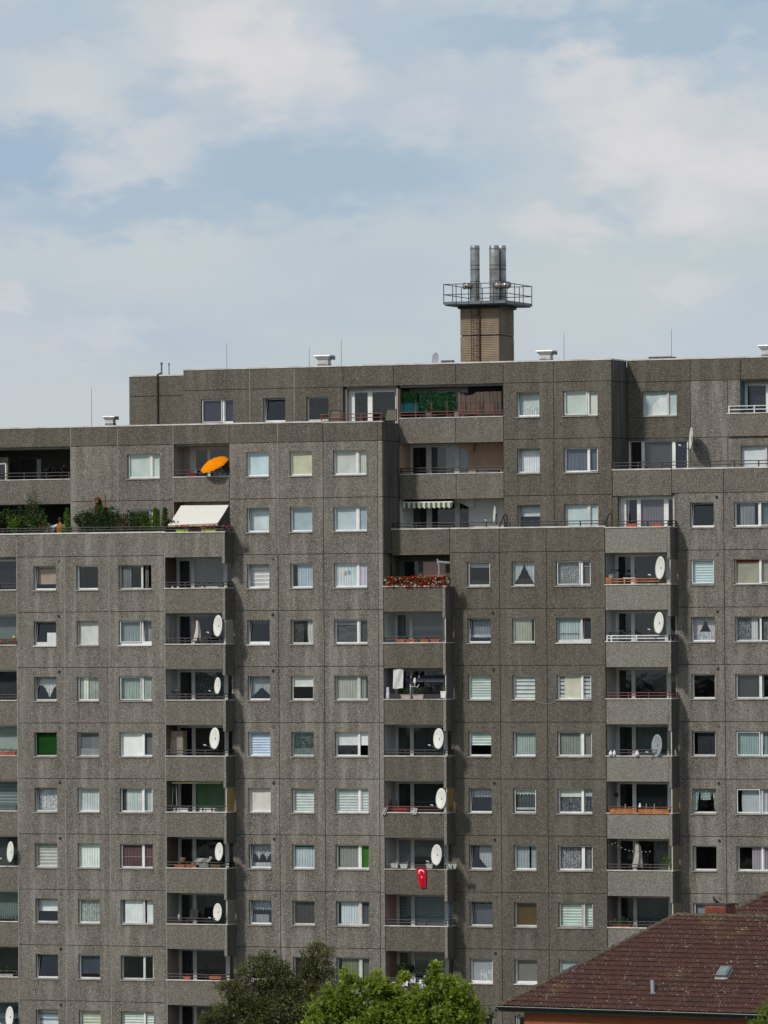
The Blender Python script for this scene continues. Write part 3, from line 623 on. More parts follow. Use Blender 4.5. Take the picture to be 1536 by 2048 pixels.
# little round air vents
for k in range(0, KB): vent_cap(pxX(117.5, 1130, 0), k, 0); vent_cap(pxX(545, 1130, PY[1]), k, PY[1]); vent_cap(pxX(985.5, 1130, PY[2]), k, PY[2])
for k in range(-1, KB): vent_cap(pxX(1434.5, 1130, PY[3]), k, PY[3])

# ------------------------------------------------------------------ balconies
def railing(x0, x1, Y, z, m=rail_dk, h=.27, xs=None, side=0.0, tall=(), bars=2, par=None, r=.026):
    """steel rails standing on a coping; side > 0 returns along the right end; tall lists extra-high posts"""
    b = MB(); xs = xs or [x0+.06+(x1-x0-.12)*i/max(1, round((x1-x0)/1.25)) for i in range(max(1, round((x1-x0)/1.25))+1)]
    for q in range(bars):
        zz = z+h*(1-q*.52); b.tube((x0, Y, zz), (x1, Y, zz), r, 6)
        if side: b.tube((x1, Y, zz), (x1, Y+side, zz), r, 6); b.tube((x1-.12, Y+side*.5, zz), (x1-.12, Y+side, zz), r*.8, 6)
    for x in xs: b.box(x-r*1.1, x+r*1.1, Y-r, Y+r, z, z+h)
    if side:
        for f in (.4, .95): b.box(x1-r, x1+r, Y+side*f-r, Y+side*f+r, z, z+h)
    for (x, hh) in tall: b.box(x-.022, x+.022, Y-.03, Y+.01, z, z+hh)
    return ob('railing', b, m, par or block)

def parapet(Y, x0, x1, k, corner, mat=conc_par, cop=coping_m, front=True):
    """the parapet whose foot is at storey joint k, with its side panel where the balcony ends free"""
    z = zj(k)
    if front:
        panel(x0, x1, k, Y, mat, z0=z-.10, z1=z+1.12, name='parapet_panel', y1=Y+.14)
    xe = x1+(.15 if corner else 0)
    ob('coping', MB().box(x0-.02, xe+(.03 if corner else -.0), Y-.045, Y+.20, z+1.12, z+1.17), cop, block)
    if corner:
        ob('side_panel', MB().box(x1+.008, x1+.15, Y-.004, Y+S-.02, z-.42, z+1.118), conc_sm, block)
        ob('edge_strip', MB().box(x1+.006, x1+.152, Y-.022, Y-.0045, z-.42, z+1.118), conc_strip, block)
        ob('side_coping', MB().box(x1-.06, x1+.18, Y+.21, Y+S-.02, z+1.12, z+1.165), coping_tan, block)

GF = ((.05, .25), (.31, .815), (.885, 1.0))
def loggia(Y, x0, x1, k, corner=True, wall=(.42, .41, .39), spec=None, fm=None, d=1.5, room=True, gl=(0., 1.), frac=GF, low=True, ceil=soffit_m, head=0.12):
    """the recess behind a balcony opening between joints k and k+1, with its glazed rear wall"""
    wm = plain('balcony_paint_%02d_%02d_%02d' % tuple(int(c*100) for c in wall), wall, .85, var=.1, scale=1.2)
    zc, zf = zj(k)-.10, zj(k+1)+.12
    ob('balcony_wall', MB().box(x0-.09, x0, Y+TH+.004, Y+d, zf, zc), wm, block)
    ys = Y+(S if corner else .16)
    ob('balcony_wall', MB().box(x1, x1+.09, ys+TH*0+.002, Y+d, zf, zc), wm, block)
    ob('balcony_slab', MB().box(x0+.002, x1-.002 if not corner else x1-.004, Y+.145, Y+d, zj(k+1)-.10+.002, zf), ceil, block)
    if k < 0 or Y > 2.9*S or k == 0: ob('balcony_slab', MB().box(x0+.002, x1-.002, Y+.165, Y+d, zc, zc+.2), ceil, block)
    Yg = Y+d; W = x1-x0; ga, gb = x0+W*gl[0], x0+W*gl[1]; GW = gb-ga
    fm = fm or plast_g; z0, z1 = zf, zc-head
    b = MB(); bays = [(ga+GW*a, ga+GW*c) for a, c in frac]
    edges = [ga]+[e for q in bays for e in q]+[gb]
    for i in range(0, len(edges), 2):
        if edges[i+1]-edges[i] > .004: b.box(edges[i], edges[i+1], Yg, Yg+.07, z0, z1)
    for (a, c) in bays: b.box(a, c, Yg+.004, Yg+.066, z0, z0+.3); b.box(a, c, Yg+.004, Yg+.066, z1-.05, z1)
    w = ob('balcony_window', b, fm, block)
    ob('window_head', MB().box(ga, gb, Yg-.03, Yg+.1, z1, zc), plast_g if low else wm, w)
    sp = spec or {}
    for i, (a, c) in enumerate(bays):
        zb, zt = z0+.3, z1-.05
        ob('pane', MB().quad((a, Yg+.03, zb), (c, Yg+.03, zb), (c, Yg+.03, zt), (a, Yg+.03, zt)), glass, w)
        dress(w, a, c, zb, zt, Yg+.14, sp.get(i))
    if gl[0] > 0.001: ob('balcony_wall', MB().box(x0, ga, Yg-.01, Yg+.12, zf, zc), wm, block)
    if gl[1] < .999: ob('balcony_wall', MB().box(gb, x1, Yg-.01, Yg+.12, zf, zc), wm, block)
    if room:
        ob('interior_wall', MB().add([(x0, Yg+.13, zj(k+1)), (x1+.12, Yg+.13, zj(k+1)), (x1+.12, Yg+3.6, zj(k+1)), (x0, Yg+3.6, zj(k+1)), (x0, Yg+.13, zc+.1), (x1+.12, Yg+.13, zc+.1), (x1+.12, Yg+3.6, zc+.1), (x0, Yg+3.6, zc+.1)],
            [(0, 1, 2, 3), (4, 7, 6, 5), (2, 6, 7, 3), (0, 3, 7, 4), (1, 5, 6, 2)]), room_m, block)
    return w

def screen(x1, Y, k, m, name='side_screen'):
    """sheet closing the free side of a balcony above its side panel"""
    zb = zj(k+1)+1.17; zt = zj(k)-.43
    b = MB(); n = 14
    for i in range(n):
        y0, y1 = Y+.08+(S-.16)*i/n, Y+.08+(S-.16)*(i+1)/n
        b.quad((x1+.13+.012*(i % 2), y0, zb), (x1+.13+.012*((i+1) % 2), y1, zb), (x1+.13+.012*((i+1) % 2), y1, zt), (x1+.13+.012*(i % 2), y0, zt))
    o = ob(name, b, m, block); ob('screen_post', MB().box(x1+.10, x1+.14, Y+.04, Y+.08, zb, zt), plast_g, o)
LG = (.46, .46, .45); 
# left block, balcony column at its right end
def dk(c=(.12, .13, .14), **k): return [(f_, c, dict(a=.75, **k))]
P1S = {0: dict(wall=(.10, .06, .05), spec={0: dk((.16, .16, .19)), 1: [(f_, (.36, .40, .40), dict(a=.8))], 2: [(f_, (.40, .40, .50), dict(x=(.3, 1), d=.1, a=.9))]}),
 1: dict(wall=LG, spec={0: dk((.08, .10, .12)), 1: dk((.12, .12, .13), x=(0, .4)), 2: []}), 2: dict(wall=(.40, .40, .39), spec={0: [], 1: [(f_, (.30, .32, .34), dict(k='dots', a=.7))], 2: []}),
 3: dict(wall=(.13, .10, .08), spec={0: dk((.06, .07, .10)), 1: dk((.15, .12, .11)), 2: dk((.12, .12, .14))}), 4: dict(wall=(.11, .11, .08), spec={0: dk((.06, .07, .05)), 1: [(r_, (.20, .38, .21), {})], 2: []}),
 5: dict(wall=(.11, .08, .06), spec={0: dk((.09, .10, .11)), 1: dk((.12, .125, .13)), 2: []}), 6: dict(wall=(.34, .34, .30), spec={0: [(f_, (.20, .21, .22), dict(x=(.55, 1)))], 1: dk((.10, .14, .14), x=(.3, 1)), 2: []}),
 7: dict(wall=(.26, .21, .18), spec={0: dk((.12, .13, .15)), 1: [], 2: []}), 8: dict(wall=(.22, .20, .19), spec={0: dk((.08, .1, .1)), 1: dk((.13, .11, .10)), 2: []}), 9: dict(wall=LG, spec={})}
cops = {2: coping_m, 8: coping_tan}
parapet(0, A3, A4, 0, True, conc)
for k in range(0, KB):
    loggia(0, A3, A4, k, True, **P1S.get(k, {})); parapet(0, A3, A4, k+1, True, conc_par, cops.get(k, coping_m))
    x1r = A4+.1; zc = zj(k+1)+1.17
    if k == 1: railing(A3+.03, A4+.02, .04, zc, tall=((A3+.27, 1.0), (A3+.53, 1.0)))
    elif k == 4: railing(A3+.03, A4+.12, .04, zc, xs=[A3+.3, A3+.55, A3+1.25, A3+2.0, A3+2.5, A4-.2])
    else: railing(A3+.03, x1r, .04, zc, side=S-.1)
screen(A4, 0, 1, screen_mat('beige_sheet', (.30, .27, .21), .85)); screen(A4, 0, 4, screen_mat('amber_sheet', (.34, .24, .08), .75)); screen(A4, 0, 6, screen_mat('pale_sheet', (.19, .19, .16), .9))
# balcony column cut by the left edge of the picture
PLS = {0: {1: [(r_, (.035, .04, .075), {})]}, 1: {1: [(f_, (.26, .31, .30), {})]}, 2: {1: [(f_, (.16, .17, .18), dict(bot=lambda f: .35*abs(math.sin(f*9)), a=.8))]}, 3: {1: [(r_, (.42, .50, .48), {})]}, 4: {1: [(v_, (.34, .40, .42), dict(s=.16))]},
 5: {1: [(r_, (.13, .16, .16), {})]}, 6: {1: [(f_, (.24, .32, .30), {})]}, 7: {1: []}, 8: {1: [(v_, (.14, .2, .24), dict(s=.3))]}, 9: {}}
for k in range(0, KB):
    sp = PLS.get(k, {}); sp = {0: sp.get(1), 1: sp.get(1)}
    loggia(0, AW, A0, k, False, LG, sp, d=.55, frac=((.04, .30), (.36, .955)), fm=plast_w if k != 7 else plast_g, head=.04); parapet(0, AW, A0-.01, k+1, False, conc_par)
    railing(AW+.03, A0-.04, .04, zj(k+1)+1.17, rail_rd if k in (1, 3) else rail_dk)
    ob('wall_panel', MB().box(AL, AW-.02, 0, .2, zj(k+1)+G, zj(k)-G), conc, block)
# middle block column
P3S = {1: dict(wall=(.50, .50, .49), spec={0: [(f_, (.26, .31, .31), {})], 1: [(f_, (.25, .30, .30), {}), ('strip', (.36, .42, .42), dict(z=(.18, .30), y=-.06)), ('strip', (.32, .38, .38), dict(z=(.62, .74), y=-.06))], 2: dk((.4, .4, .4))}),
 2: dict(wall=(.30, .31, .33), spec={0: [], 1: [(f_, (.10, .14, .14), dict(z=(0, .5), a=.6)), ('strip', (.12, .12, .17), dict(z=(.62, .8)))], 2: dk((.2, .2, .22))}), 3: dict(wall=(.40, .40, .39), spec={0: dk((.20, .22, .22)), 1: [(f_, (.19, .21, .21), {})], 2: dk((.3, .3, .33))}),
 4: dict(wall=(.42, .43, .41), spec={0: dk((.15, .16, .16)), 1: [(f_, (.14, .17, .17), {}), ('strip', (.2, .23, .22), dict(z=(.55, .6), y=-.06))], 2: []}), 5: dict(wall=(.40, .41, .42), spec={0: [(r_, (.38, .42, .44), {})], 1: [(f_, (.15, .19, .19), {}), (r_, (.33, .38, .36), dict(z=(.62, 1), y=-.07))], 2: [(r_, (.3, .3, .3), {})]}),
 6: dict(wall=(.36, .22, .21), spec={0: [(v_, (.26, .34, .40), dict(s=.13))], 1: [(v_, (.28, .38, .42), dict(s=.13))], 2: [(v_, (.1, .12, .2), dict(s=.16))]}), 7: dict(wall=(.29, .20, .145), spec={0: [(r_, (.26, .27, .24), {})], 1: [(f_, (.08, .09, .10), {}), (r_, (.34, .35, .29), dict(z=(.5, 1), y=-.06))], 2: []}), 8: dict(wall=LG, spec={}), 9: dict(wall=LG, spec={})}
# its topmost recess lies under the long terrace, one step further back
loggia(PY[2], B33+.02, C0, 0, False, (.07, .065, .06), {0: dk((.05, .06, .08)), 1: [(r_, (.62, .27, .18), {})], 2: [(r_, (.03, .03, .035), {})]}, fm=conc_sm, low=False, head=.26, d=1.0, frac=((.09, .33), (.40, .80), (.88, 1.)))  # copper blind is a sunset reflection on the rear glass, painted as cloth colour
parapet(PY[1], B3, C00, 1, True, conc_dk, coping_m)
for k in range(1, KB):
    loggia(PY[1], B3, C00, k, True, **P3S.get(k, {})); parapet(PY[1], B3, C00, k+1, True, conc_dk if k != 6 else conc_dk, coping_tan if k in (2, 5) else coping_m)
    zc = zj(k+1)+1.17
    if k in (1, 3, 6): railing(B3+.03, C00+.1, PY[1]+.04, zc, side=S-.1)
    elif k == 4: railing(B3+.03, C00+.0, PY[1]+.04, zc, rail_rd, tall=((B3+.14, .7),)); railing(C00, C00+.12, PY[1]+.3, zc, rail_dk, side=.6)
    elif k in (5, 7): railing(B3+.03, C00+.1, PY[1]+.04, zc, side=S-.1, h=.2)
    if k == 2: ob('glass_wind_screen', MB().box(B3+.05, C00-.05, PY[1]+.02, PY[1]+.035, zc, zc+.25), screen_mat('smoky_sheet', (.08, .07, .08), .5), block)
screen(C00, PY[1], 1, screen_mat('brown_sheet', (.085, .08, .07), .9)); screen(C00, PY[1], 4, screen_mat('amber_sheet', (.34, .24, .08), .75)); screen(C00, PY[1], 2, screen_mat('grey_sheet', (.10, .10, .11), .9))
# lattice beside the pink balcony
b = MB(); zb, zt = zj(7)+1.17, zj(6)-.45
for i in range(9): z = zb+(zt-zb)*i/8; b.box(C00+.12, C00+.14, PY[1]+.15, PY[1]+.85, z-.025, z+.025)
for i in range(4): y = PY[1]+.15+.233*i; b.box(C00+.118, C00+.142, y-.012, y+.012, zb, zt)
ob('side_lattice', b, plain('blue_grey_paint', (.10, .12, .17), .6), block)
# right block column
P4S = {0: dict(wall=(.40, .41, .42), spec={0: dk((.08, .08, .10)), 1: dk((.10, .11, .17)), 2: []}), 1: dict(wall=(.52, .54, .53), spec={0: dk((.12, .13, .13), x=(.4, 1)), 1: [(f_, (.16, .19, .19), dict(k='dots'))], 2: dk((.2, .2, .2))}),
 2: dict(wall=(.36, .34, .31), spec={0: [], 1: [(r_, (.055, .055, .065), {})], 2: []}), 3: dict(wall=(.50, .53, .50), spec={0: dk((.14, .16, .16), x=(.5, 1)), 1: [(f_, (.26, .31, .31), {})], 2: dk((.25, .25, .25))}), 4: dict(wall=(.32, .30, .28), spec={0: [], 1: [(f_, (.18, .22, .24), {}), ('strip', (.11, .12, .14), dict(z=(.7, 1), y=-.06))], 2: []}),
 5: dict(wall=(.24, .23, .20), spec={0: [], 1: [(r_, (.30, .33, .34), dict(x=(.52, .95)))], 2: []}), 6: dict(wall=(.19, .16, .14), spec={0: dk((.08, .1, .12)), 1: [(f_, (.13, .17, .20), {})], 2: dk((.2, .2, .2))}), 7: dict(wall=LG, spec={}), 8: dict(wall=LG, spec={}), 9: dict(wall=LG, spec={})}
parapet(PY[2], C3+.005, D00, 0, True, conc_par_g)
# opening below the far-right terrace, behind the long railing
loggia(PY[3], C3+.29, D0b, -1, False, (.45, .44, .42), {0: [(f_, (.5, .5, .52), dict(x=(0, .3), d=-.2))], 1: [(f_, (.33, .30, .38), dict(a=.8))], 2: []}, fm=plast_w, d=.45, frac=((.10, .30), (.37, .80), (.885, 1.)))
ob('wall_panel', MB().box(C3+.005, C3+.28, PY[3]-.0, PY[3]+TH, zj(0)+.12, ZP4-1.3), conc_dk, block)
for k in range(0, KB):
    loggia(PY[2], C3+.005, D00, k, True, fm=plast_w if k in (0, 1, 4) else plast_g, **P4S.get(k, {})); parapet(PY[2], C3+.005, D00, k+1, True, conc_par_g, coping_m)
    zc = zj(k+1)+1.17; ye = PY[2]+.04
    if k == 0: railing(C3+.05, D00-.02, ye, zc, rail_or, h=.24, xs=[C3+.2, C3+1.6, D00-.1], r=.032)
    elif k == 1: railing(C3+.05, D00+.0, ye, zc, rail_wh, h=.26, xs=[C3+.08, C3+.3, C3+1.6, D00-.12], r=.033); railing(D00, D00+.1, ye, zc, rail_dk, side=S-.1)
    elif k in (2, 4): railing(C3+.05, D00+.1, ye, zc, rail_rd, side=S-.1)
    else: railing(C3+.05, D00+.1, ye, zc, rail_dk, side=S-.1)
screen(D00, PY[2], 0, screen_mat('tan_sheet', (.20, .155, .115), .95)); screen(D00, PY[2], 4, screen_mat('pale_tan_sheet', (.21, .17, .10), .9)); screen(D00, PY[2], 3, screen_mat('smoked_sheet', (.13, .125, .12), .6))
screen(D00, PY[2], 5, screen_mat('pale_tan_sheet', (.21, .17, .10), .9)); screen(D00, PY[2], 6, screen_mat('pale_tan_sheet', (.21, .17, .10), .9))
# wide recesses of the middle upper storeys
LX = B3+.01; XG = pxX(937, 915, PY[3]+1.5)
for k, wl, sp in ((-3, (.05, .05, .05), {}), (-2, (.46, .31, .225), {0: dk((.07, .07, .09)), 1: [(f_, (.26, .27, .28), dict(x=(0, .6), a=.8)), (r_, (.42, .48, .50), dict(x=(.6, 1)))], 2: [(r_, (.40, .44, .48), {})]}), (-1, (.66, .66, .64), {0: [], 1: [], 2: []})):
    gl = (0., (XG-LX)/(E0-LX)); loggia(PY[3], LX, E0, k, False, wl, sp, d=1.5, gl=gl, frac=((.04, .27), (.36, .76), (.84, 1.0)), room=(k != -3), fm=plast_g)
    if k > -3:
        # sloping stair slab showing at the ceiling
        xs_ = XG; zz = zj(k)-.10; wm = MATS['balcony_paint_%02d_%02d_%02d' % tuple(int(c*100) for c in wl)]
        ob('stair_soffit', MB().add([(xs_-.75, PY[3]+1.2, zz), (xs_+.35, PY[3]+1.2, zz), (xs_+.35, PY[3]+1.2, zz-.42), (xs_+.15, PY[3]+1.2, zz-.42), (xs_-.75, PY[3]+1.49, zz), (xs_+.35, PY[3]+1.49, zz), (xs_+.35, PY[3]+1.49, zz-.42), (xs_+.15, PY[3]+1.49, zz-.42)],
            [(0, 3, 2, 1), (0, 4, 7, 3), (3, 7, 6, 2), (4, 5, 6, 7), (1, 2, 6, 5), (0, 1, 5, 4)]), wm, block)
xm2 = pxX(911.5, 860, PY[3])
for k in (-2, -1):
    for a, b_ in ((LX, xm2), (xm2, E0)): panel(a, b_, k, PY[3], conc_par, z0=zj(k)-.10, z1=zj(k)+1.14, name='parapet_panel', y1=PY[3]+.14)
    ob('coping', MB().box(LX, E0-.02, PY[3]-.03, PY[3]+.2, zj(k)+1.14, zj(k)+1.18), coping_m, block)
z = zj(-2)+1.18
rr = [LX+.05+i*(E0-LX-.1)/6.5 for i in range(7)]
railing(LX+.03, E0-.03, PY[3]+.02, z, rail_rd, tall=[(x, .78) for x in rr[1:]]+[(LX+.04, 1.4)], xs=rr)
railing(LX+.03, E0-.03, PY[3]+.03, zj(-1)+1.18, rail_dk)
railing(B33+.03, C3+.02, PY[2]+.04, ZP3+.05, rail_dk); railing(C3+.05, D00+.1, PY[2]+.04, zj(0)+1.17, rail_dk, side=S-.1)
railing(E2+.05, DX, PY[3]+.04, ZP4+.07, rail_dk, h=.3)
railing(AL+.5, A3, .04, ZP1+.07, rail_dk, h=.24); railing(A3, A4+.1, .04, zj(0)+1.17, rail_dk, side=S-.1, h=.26)
# recess with the roof-terrace door
XD0, XD1 = pxX(690, 800, PY[3]), pxX(787, 800, PY[3])
loggia(PY[3], XD0, B3-.2, -3, False, (.33, .31, .28), {0: dk((.05, .05, .06), x=(.5, 1)), 1: [], 2: []}, fm=plast_w, d=.55, gl=(.0, .93), frac=((.12, .40), (.50, .99)))
zr = ZR2+.02
railing(pxX(640, 830, PY[1]), B3-.02, PY[1]+.04, zr, rail_rd, h=.36)
for xa, xb in ((657, 682), (768, 793)):
    a, b_ = pxX(xa, 830, PY[1]+.3), pxX(xb, 830, PY[1]+.3)
    o = ob('glazed_guard', MB().path([(a, PY[1]+.3, zr), (a+.16, PY[1]+.3, zr+.58), (b_, PY[1]+.3, zr+.56), (b_, PY[1]+.3, zr), (a, PY[1]+.3, zr)], .028, 5), rail_dk, block)
    ob('pane', MB().quad((a, PY[1]+.3, zr), (b_, PY[1]+.3, zr), (b_, PY[1]+.3, zr+.56), (a+.16, PY[1]+.3, zr+.58)), screen_mat('dusty_sheet', (.22, .21, .17), .55), o)
# curved steel end guards on the long terrace
for xx in (1008, 1218):
    q = pxX(xx, 1040, PY[2]+.3); z = ZP3
    ob('end_guard', MB().path([(q-.28, PY[2]+.3, z), (q-.02, PY[2]+.3, z+.62), (q+.10, PY[2]+.3, z+.70), (q+.16, PY[2]+.3, z+.6), (q+.16, PY[2]+.3, z)], .04, 6), rail_dk, block)
# upper left recesses in the middle plane
loggia(PY[1], A3, B03, -2, False, (.33, .30, .27), {0: dk((.05, .05, .05)), 1: [(r_, (.20, .22, .25), dict(a=.7))], 2: []}, d=1.4, frac=((.13, .36), (.42, .90)), gl=(.1, .98))
loggia(PY[1], A3, B03, -1, False, (.30, .17, .08), {0: [], 1: dk((.28, .25, .2)), 2: []}, d=1.4, frac=((.05, .30), (.36, .96)))
panel(A3, B03, -2, PY[1], conc_par, z0=zj(-1)-.10, z1=zj(-1)+1.13, name='parapet_panel', y1=PY[1]+.14)
ob('coping', MB().box(A3, B03-.01, PY[1]-.03, PY[1]+.2, zj(-1)+1.13, zj(-1)+1.17), coping_m, block); railing(A3+.03, B03-.05, PY[1]+.04, zj(-1)+1.17, rail_dk, h=.32)
for k in (-2, -1):
    loggia(PY[1], AL, -16.86, k, False, (.06, .055, .05) if k == -2 else (.02, .02, .02), {0: [(r_, (.15, .165, .19), {})] if k == -2 else [], 1: []}, d=2.6, gl=tuple((pxX(x, 930, PY[1]+2.6)-AL)/(-16.86-AL) for x in (42, 84)), frac=((.05, .95),), fm=conc_sm if k == -2 else rail_dk, head=.38, low=False)  # near-black walls and frames put the deep recess's shade into the colour
xq = pxX(14, 930, PY[1]+1.0)
ob('balcony_wall', MB().box(xq-3, xq+.1, PY[1]+.9, PY[1]+1.1, zj(-1)+.1, zj(-2)-.45), conc_par, block)
xw0, xw1 = pxX(-12, 930, PY[1]+.9), pxX(13, 930, PY[1]+.9)
w = ob('window', MB().ring(xw0-.6, xw1, zj(-1)+.75, zj(-2)-.75, xw0-.54, xw1-.06, zj(-1)+.81, zj(-2)-.81, PY[1]+.86, PY[1]+.90), plast_w, block)
ob('pane', MB().quad((xw0-.54, PY[1]+.88, zj(-1)+.81), (xw1-.06, PY[1]+.88, zj(-1)+.81), (xw1-.06, PY[1]+.88, zj(-2)-.81), (xw0-.54, PY[1]+.88, zj(-2)-.81)), glass, w)
ob('roller_blind', MB().box(xw0-.54, xw1-.06, PY[1]+.892, PY[1]+.898, zj(-1)+.81, zj(-2)-.81), cloth((.06, .06, .10)), w)
panel(AL, -16.842, -2, PY[1], conc_par, z0=zj(-1)-.10, z1=zj(-1)+1.13, name='parapet_panel', y1=PY[1]+.14)
ob('coping', MB().box(AL, -16.85, PY[1]-.03, PY[1]+.2, zj(-1)+1.13, zj(-1)+1.17), coping_m, block); railing(AL, -16.9, PY[1]+.04, zj(-1)+1.17, rail_dk, h=.32)
# glazed front of the far-right terrace flat
ga, gb = pxX(1256.5, 910, PY[5]), pxX(1376, 910, PY[5])
b = MB(); zc, zf = zj(-2)-.12, zj(-1)+.12; Yg = PY[5]+.12
P_ = [pxX(x, 910, PY[5]+.12) for x in (1257, 1260.5, 1283, 1289, 1344.5, 1351, 1374, 1376)]
for i in (0, 2, 4, 6): b.box(P_[i], P_[i+1], Yg, Yg+.08, zf, zc)
b.box(P_[0], P_[7], Yg+.002, Yg+.078, zc-.05, zc)
w = ob('terrace_window', b, plast_w, block)
for i, (a, c, sp) in enumerate(((P_[1], P_[2], [(v_, (.13, .085, .06), dict(s=.16))]), (P_[3], P_[4], [(f_, (.24, .23, .22), dict(a=.7)), (v_, (.15, .11, .09), dict(s=.2, y=.08))]), (P_[5], P_[6], [(r_, (.05, .05, .09), {})]))):
    ob('pane', MB().quad((a, Yg+.03, zf), (c, Yg+.03, zf), (c, Yg+.03, zc-.05), (a, Yg+.03, zc-.05)), glass, w); dress(w, a, c, zf, zc-.05, Yg+.12, sp)
panel(14.753-.0+.0, 14.76, -2, PY[5], conc_w) if False else None
ob('wall_panel', MB().box(E2+.01, ga-.002, PY[5], PY[5]+TH, zj(-1)+G, zj(-2)-G), conc_dk, block)
ob('wall_panel', MB().box(gb+.002, 14.753-G, PY[5], PY[5]+TH, zj(-1)+G, zj(-2)-.13), conc_w, block) if gb < 14.7 else None
ob('lintel', MB().box(ga, gb if gb < 14.7 else 14.73, PY[5], PY[5]+TH, zc+.002, zj(-2)-G), conc_dk, block)
# small balcony at the upper right edge
panel(FM+.0, F3, -3, PY[5]-.12, conc_par, z0=zj(-2)-.0+G, z1=zj(-2)+1.12, name='parapet_panel', y1=PY[5]-.01)
ob('coping', MB().box(FM-.02, F3, PY[5]-.16, PY[5]+.06, zj(-2)+1.12, zj(-2)+1.17), coping_m, block); railing(FM+.05, F3, PY[5]-.08, zj(-2)+1.17, rail_wh, h=.33)
panel(FM, F2, -3, PY[5], conc_w, z0=zj(-2)+1.0)
loggia(PY[5], F2, F3, -3, False, (.05, .20, .27), {0: [(f_, (.10, .09, .12), dict(x=(.2, 1)))], 1: [(r_, (.14, .42, .22), {})], 2: []}, fm=plast_w, d=.7, frac=((.04, .32), (.40, .75), (.8, 1)))

# ------------------------------------------------------------------ satellite dishes
def dish_proto(mat, nm='satellite_dish', ang=63, tilt=.07, R=.54):
    """built at the origin (bowl centre), axis along the southern sky"""
    a = math.radians(ang); tc_ = -FH*math.cos(a)-RH*math.sin(a); n = np.array([tc_[0], tc_[1], tilt]); n /= np.linalg.norm(n)
    u = np.cross(n, [0, 0, 1.]); u /= np.linalg.norm(u); w = np.cross(u, n)
    N = 28; vs = []; fs = []; rings = [.12, .3, .6, .85, 1.0]
    for side in (0, 1):
        for r in rings:
            for i in range(N):
                t_ = 2*PI*i/N; vs.append(R*r*(u*math.cos(t_)*.93+w*math.sin(t_))+n*(.13*R*(r*r-1)-.018*side))
    K = len(rings); fs += [tuple(range(N))[::-1], tuple(range(K*N, K*N+N))]
    for side in (0, 1):
        for k in range(K-1):
            for i in range(N):
                q = (side*K*N+k*N+i, side*K*N+k*N+(i+1) % N, side*K*N+(k+1)*N+(i+1) % N, side*K*N+(k+1)*N+i)
                fs.append(q if side == 0 else q[::-1])
    for i in range(N): fs.append((4*N+i, 4*N+(i+1) % N, K*N+4*N+(i+1) % N, K*N+4*N+i))
    root = bpy.data.objects.new(nm, None); C.objects.link(root)
    ob('bowl', MB().add(vs, fs), mat, root, True)
    lnb = n*.52*R/.54-w*.36*R/.54; ft = -w*R*.98-n*.02
    ob('feed_arm', MB().tube(ft, lnb, .018, 6), tin_dk, root); ob('feed_horn', MB().tube(lnb-n*.06, lnb+n*.05+w*.02, .035, 8, .028).ball(lnb-n*.05, .04), white, root)
    bk = -n*.16; ob('mast', MB().tube(-n*.06, bk, .05, 8).tube(bk+w*.12, bk-np.array([0, 0, .62*R/.54]), .024, 8), tin_dk, root)
    root['_'] = 0; return root
def copy_tree(o, parent=None):
    c = o.copy(); C.objects.link(c)
    if parent is not None: c.parent = parent
    for ch in o.children: copy_tree(ch, c)
    return c
GD = 'satellite dishes on the balconies'
protos = {}
def dish(x, y, Y, h, label, kind='w', group=GD):
    key = kind
    if key not in protos:
        protos[key] = dish_proto(dish_g if kind in ('g', 'r') else dish_m, ang={'e': 84, 'r': 55}.get(kind, 63)); o = protos[key]
    else: o = copy_tree(protos[key])
    o.location = px(x, y, Y); o.rotation_euler = (0, 0, math.radians(random.uniform(-5, 5)) if kind == 'w' else 0); sc_ = h/44.5; o.scale = (sc_,)*3
    if '_' in o: del o['_']
    return tag(o, label, 'satellite dish', group)
d2 = 0.02; PB = S; PC = 2*S
dish(435, 1252, d2-.12, 45, 'large white satellite dish on the balcony with the folded cream parasol')
dish(434.5, 1371.5, d2, 35, 'smaller white satellite dish on the balcony with the little wall shelf')
dish(428.5, 1477, d2-.1, 45, 'white satellite dish half in shade on the balcony with the tan cabinet')
dish(437.5, 1703.5, d2-.1, 38, 'white satellite dish above the cluttered balcony with four planter boxes')
dish(434.5, 1824.5, d2-.1, 37, 'white satellite dish on the balcony with a black folding chair, left block')
dish(20, 1704, d2-.12, 44, 'white satellite dish on the upper of the balconies cut by the left picture edge')
dish(18.5, 2034, d2-.12, 44, 'white satellite dish in the bottom left corner of the picture')
dish(876.5, 1477.5, PB-.1, 43, 'white satellite dish with a small ring mark, highest large one of the middle balconies')
dish(881.5, 1597.5, PB-.16, 43, 'white satellite dish above the red rail with two white cloths on it')
dish(872.5, 1710, PB-.16, 43, 'white satellite dish directly above the red flag')
dish(1319.5, 1136, PC-.12, 47, 'white satellite dish above the orange wooden balcony rail')
dish(1317, 1246, PC-.05, 44, 'white satellite dish above the white balcony rail')
dish(1313, 1491, PC+.05, 45, 'grey see-through satellite dish beside the white bags on the rail', 'g')
dish(1381, 877, PY[5]-.75, 46, 'dark edge-on satellite dish on a wall bracket casting a long shadow on the wall', 'e')
dish(988, 1030, PY[3]-.4, 36, 'edge-on white satellite dish in front of the white recess with striped awning', 'e')
dish(871, 1940, PB-.1, 44, 'satellite dish standing just behind the top of the bright green tree', 'e')
dish(870.5, 716, PY[3]+1.6, 24, 'small grey satellite dish standing on the roof left of the chimney tower', 'r', None)
dish(829, 1361, PB+.1, 12, 'tiny white satellite dish on a mast above two beige planters')
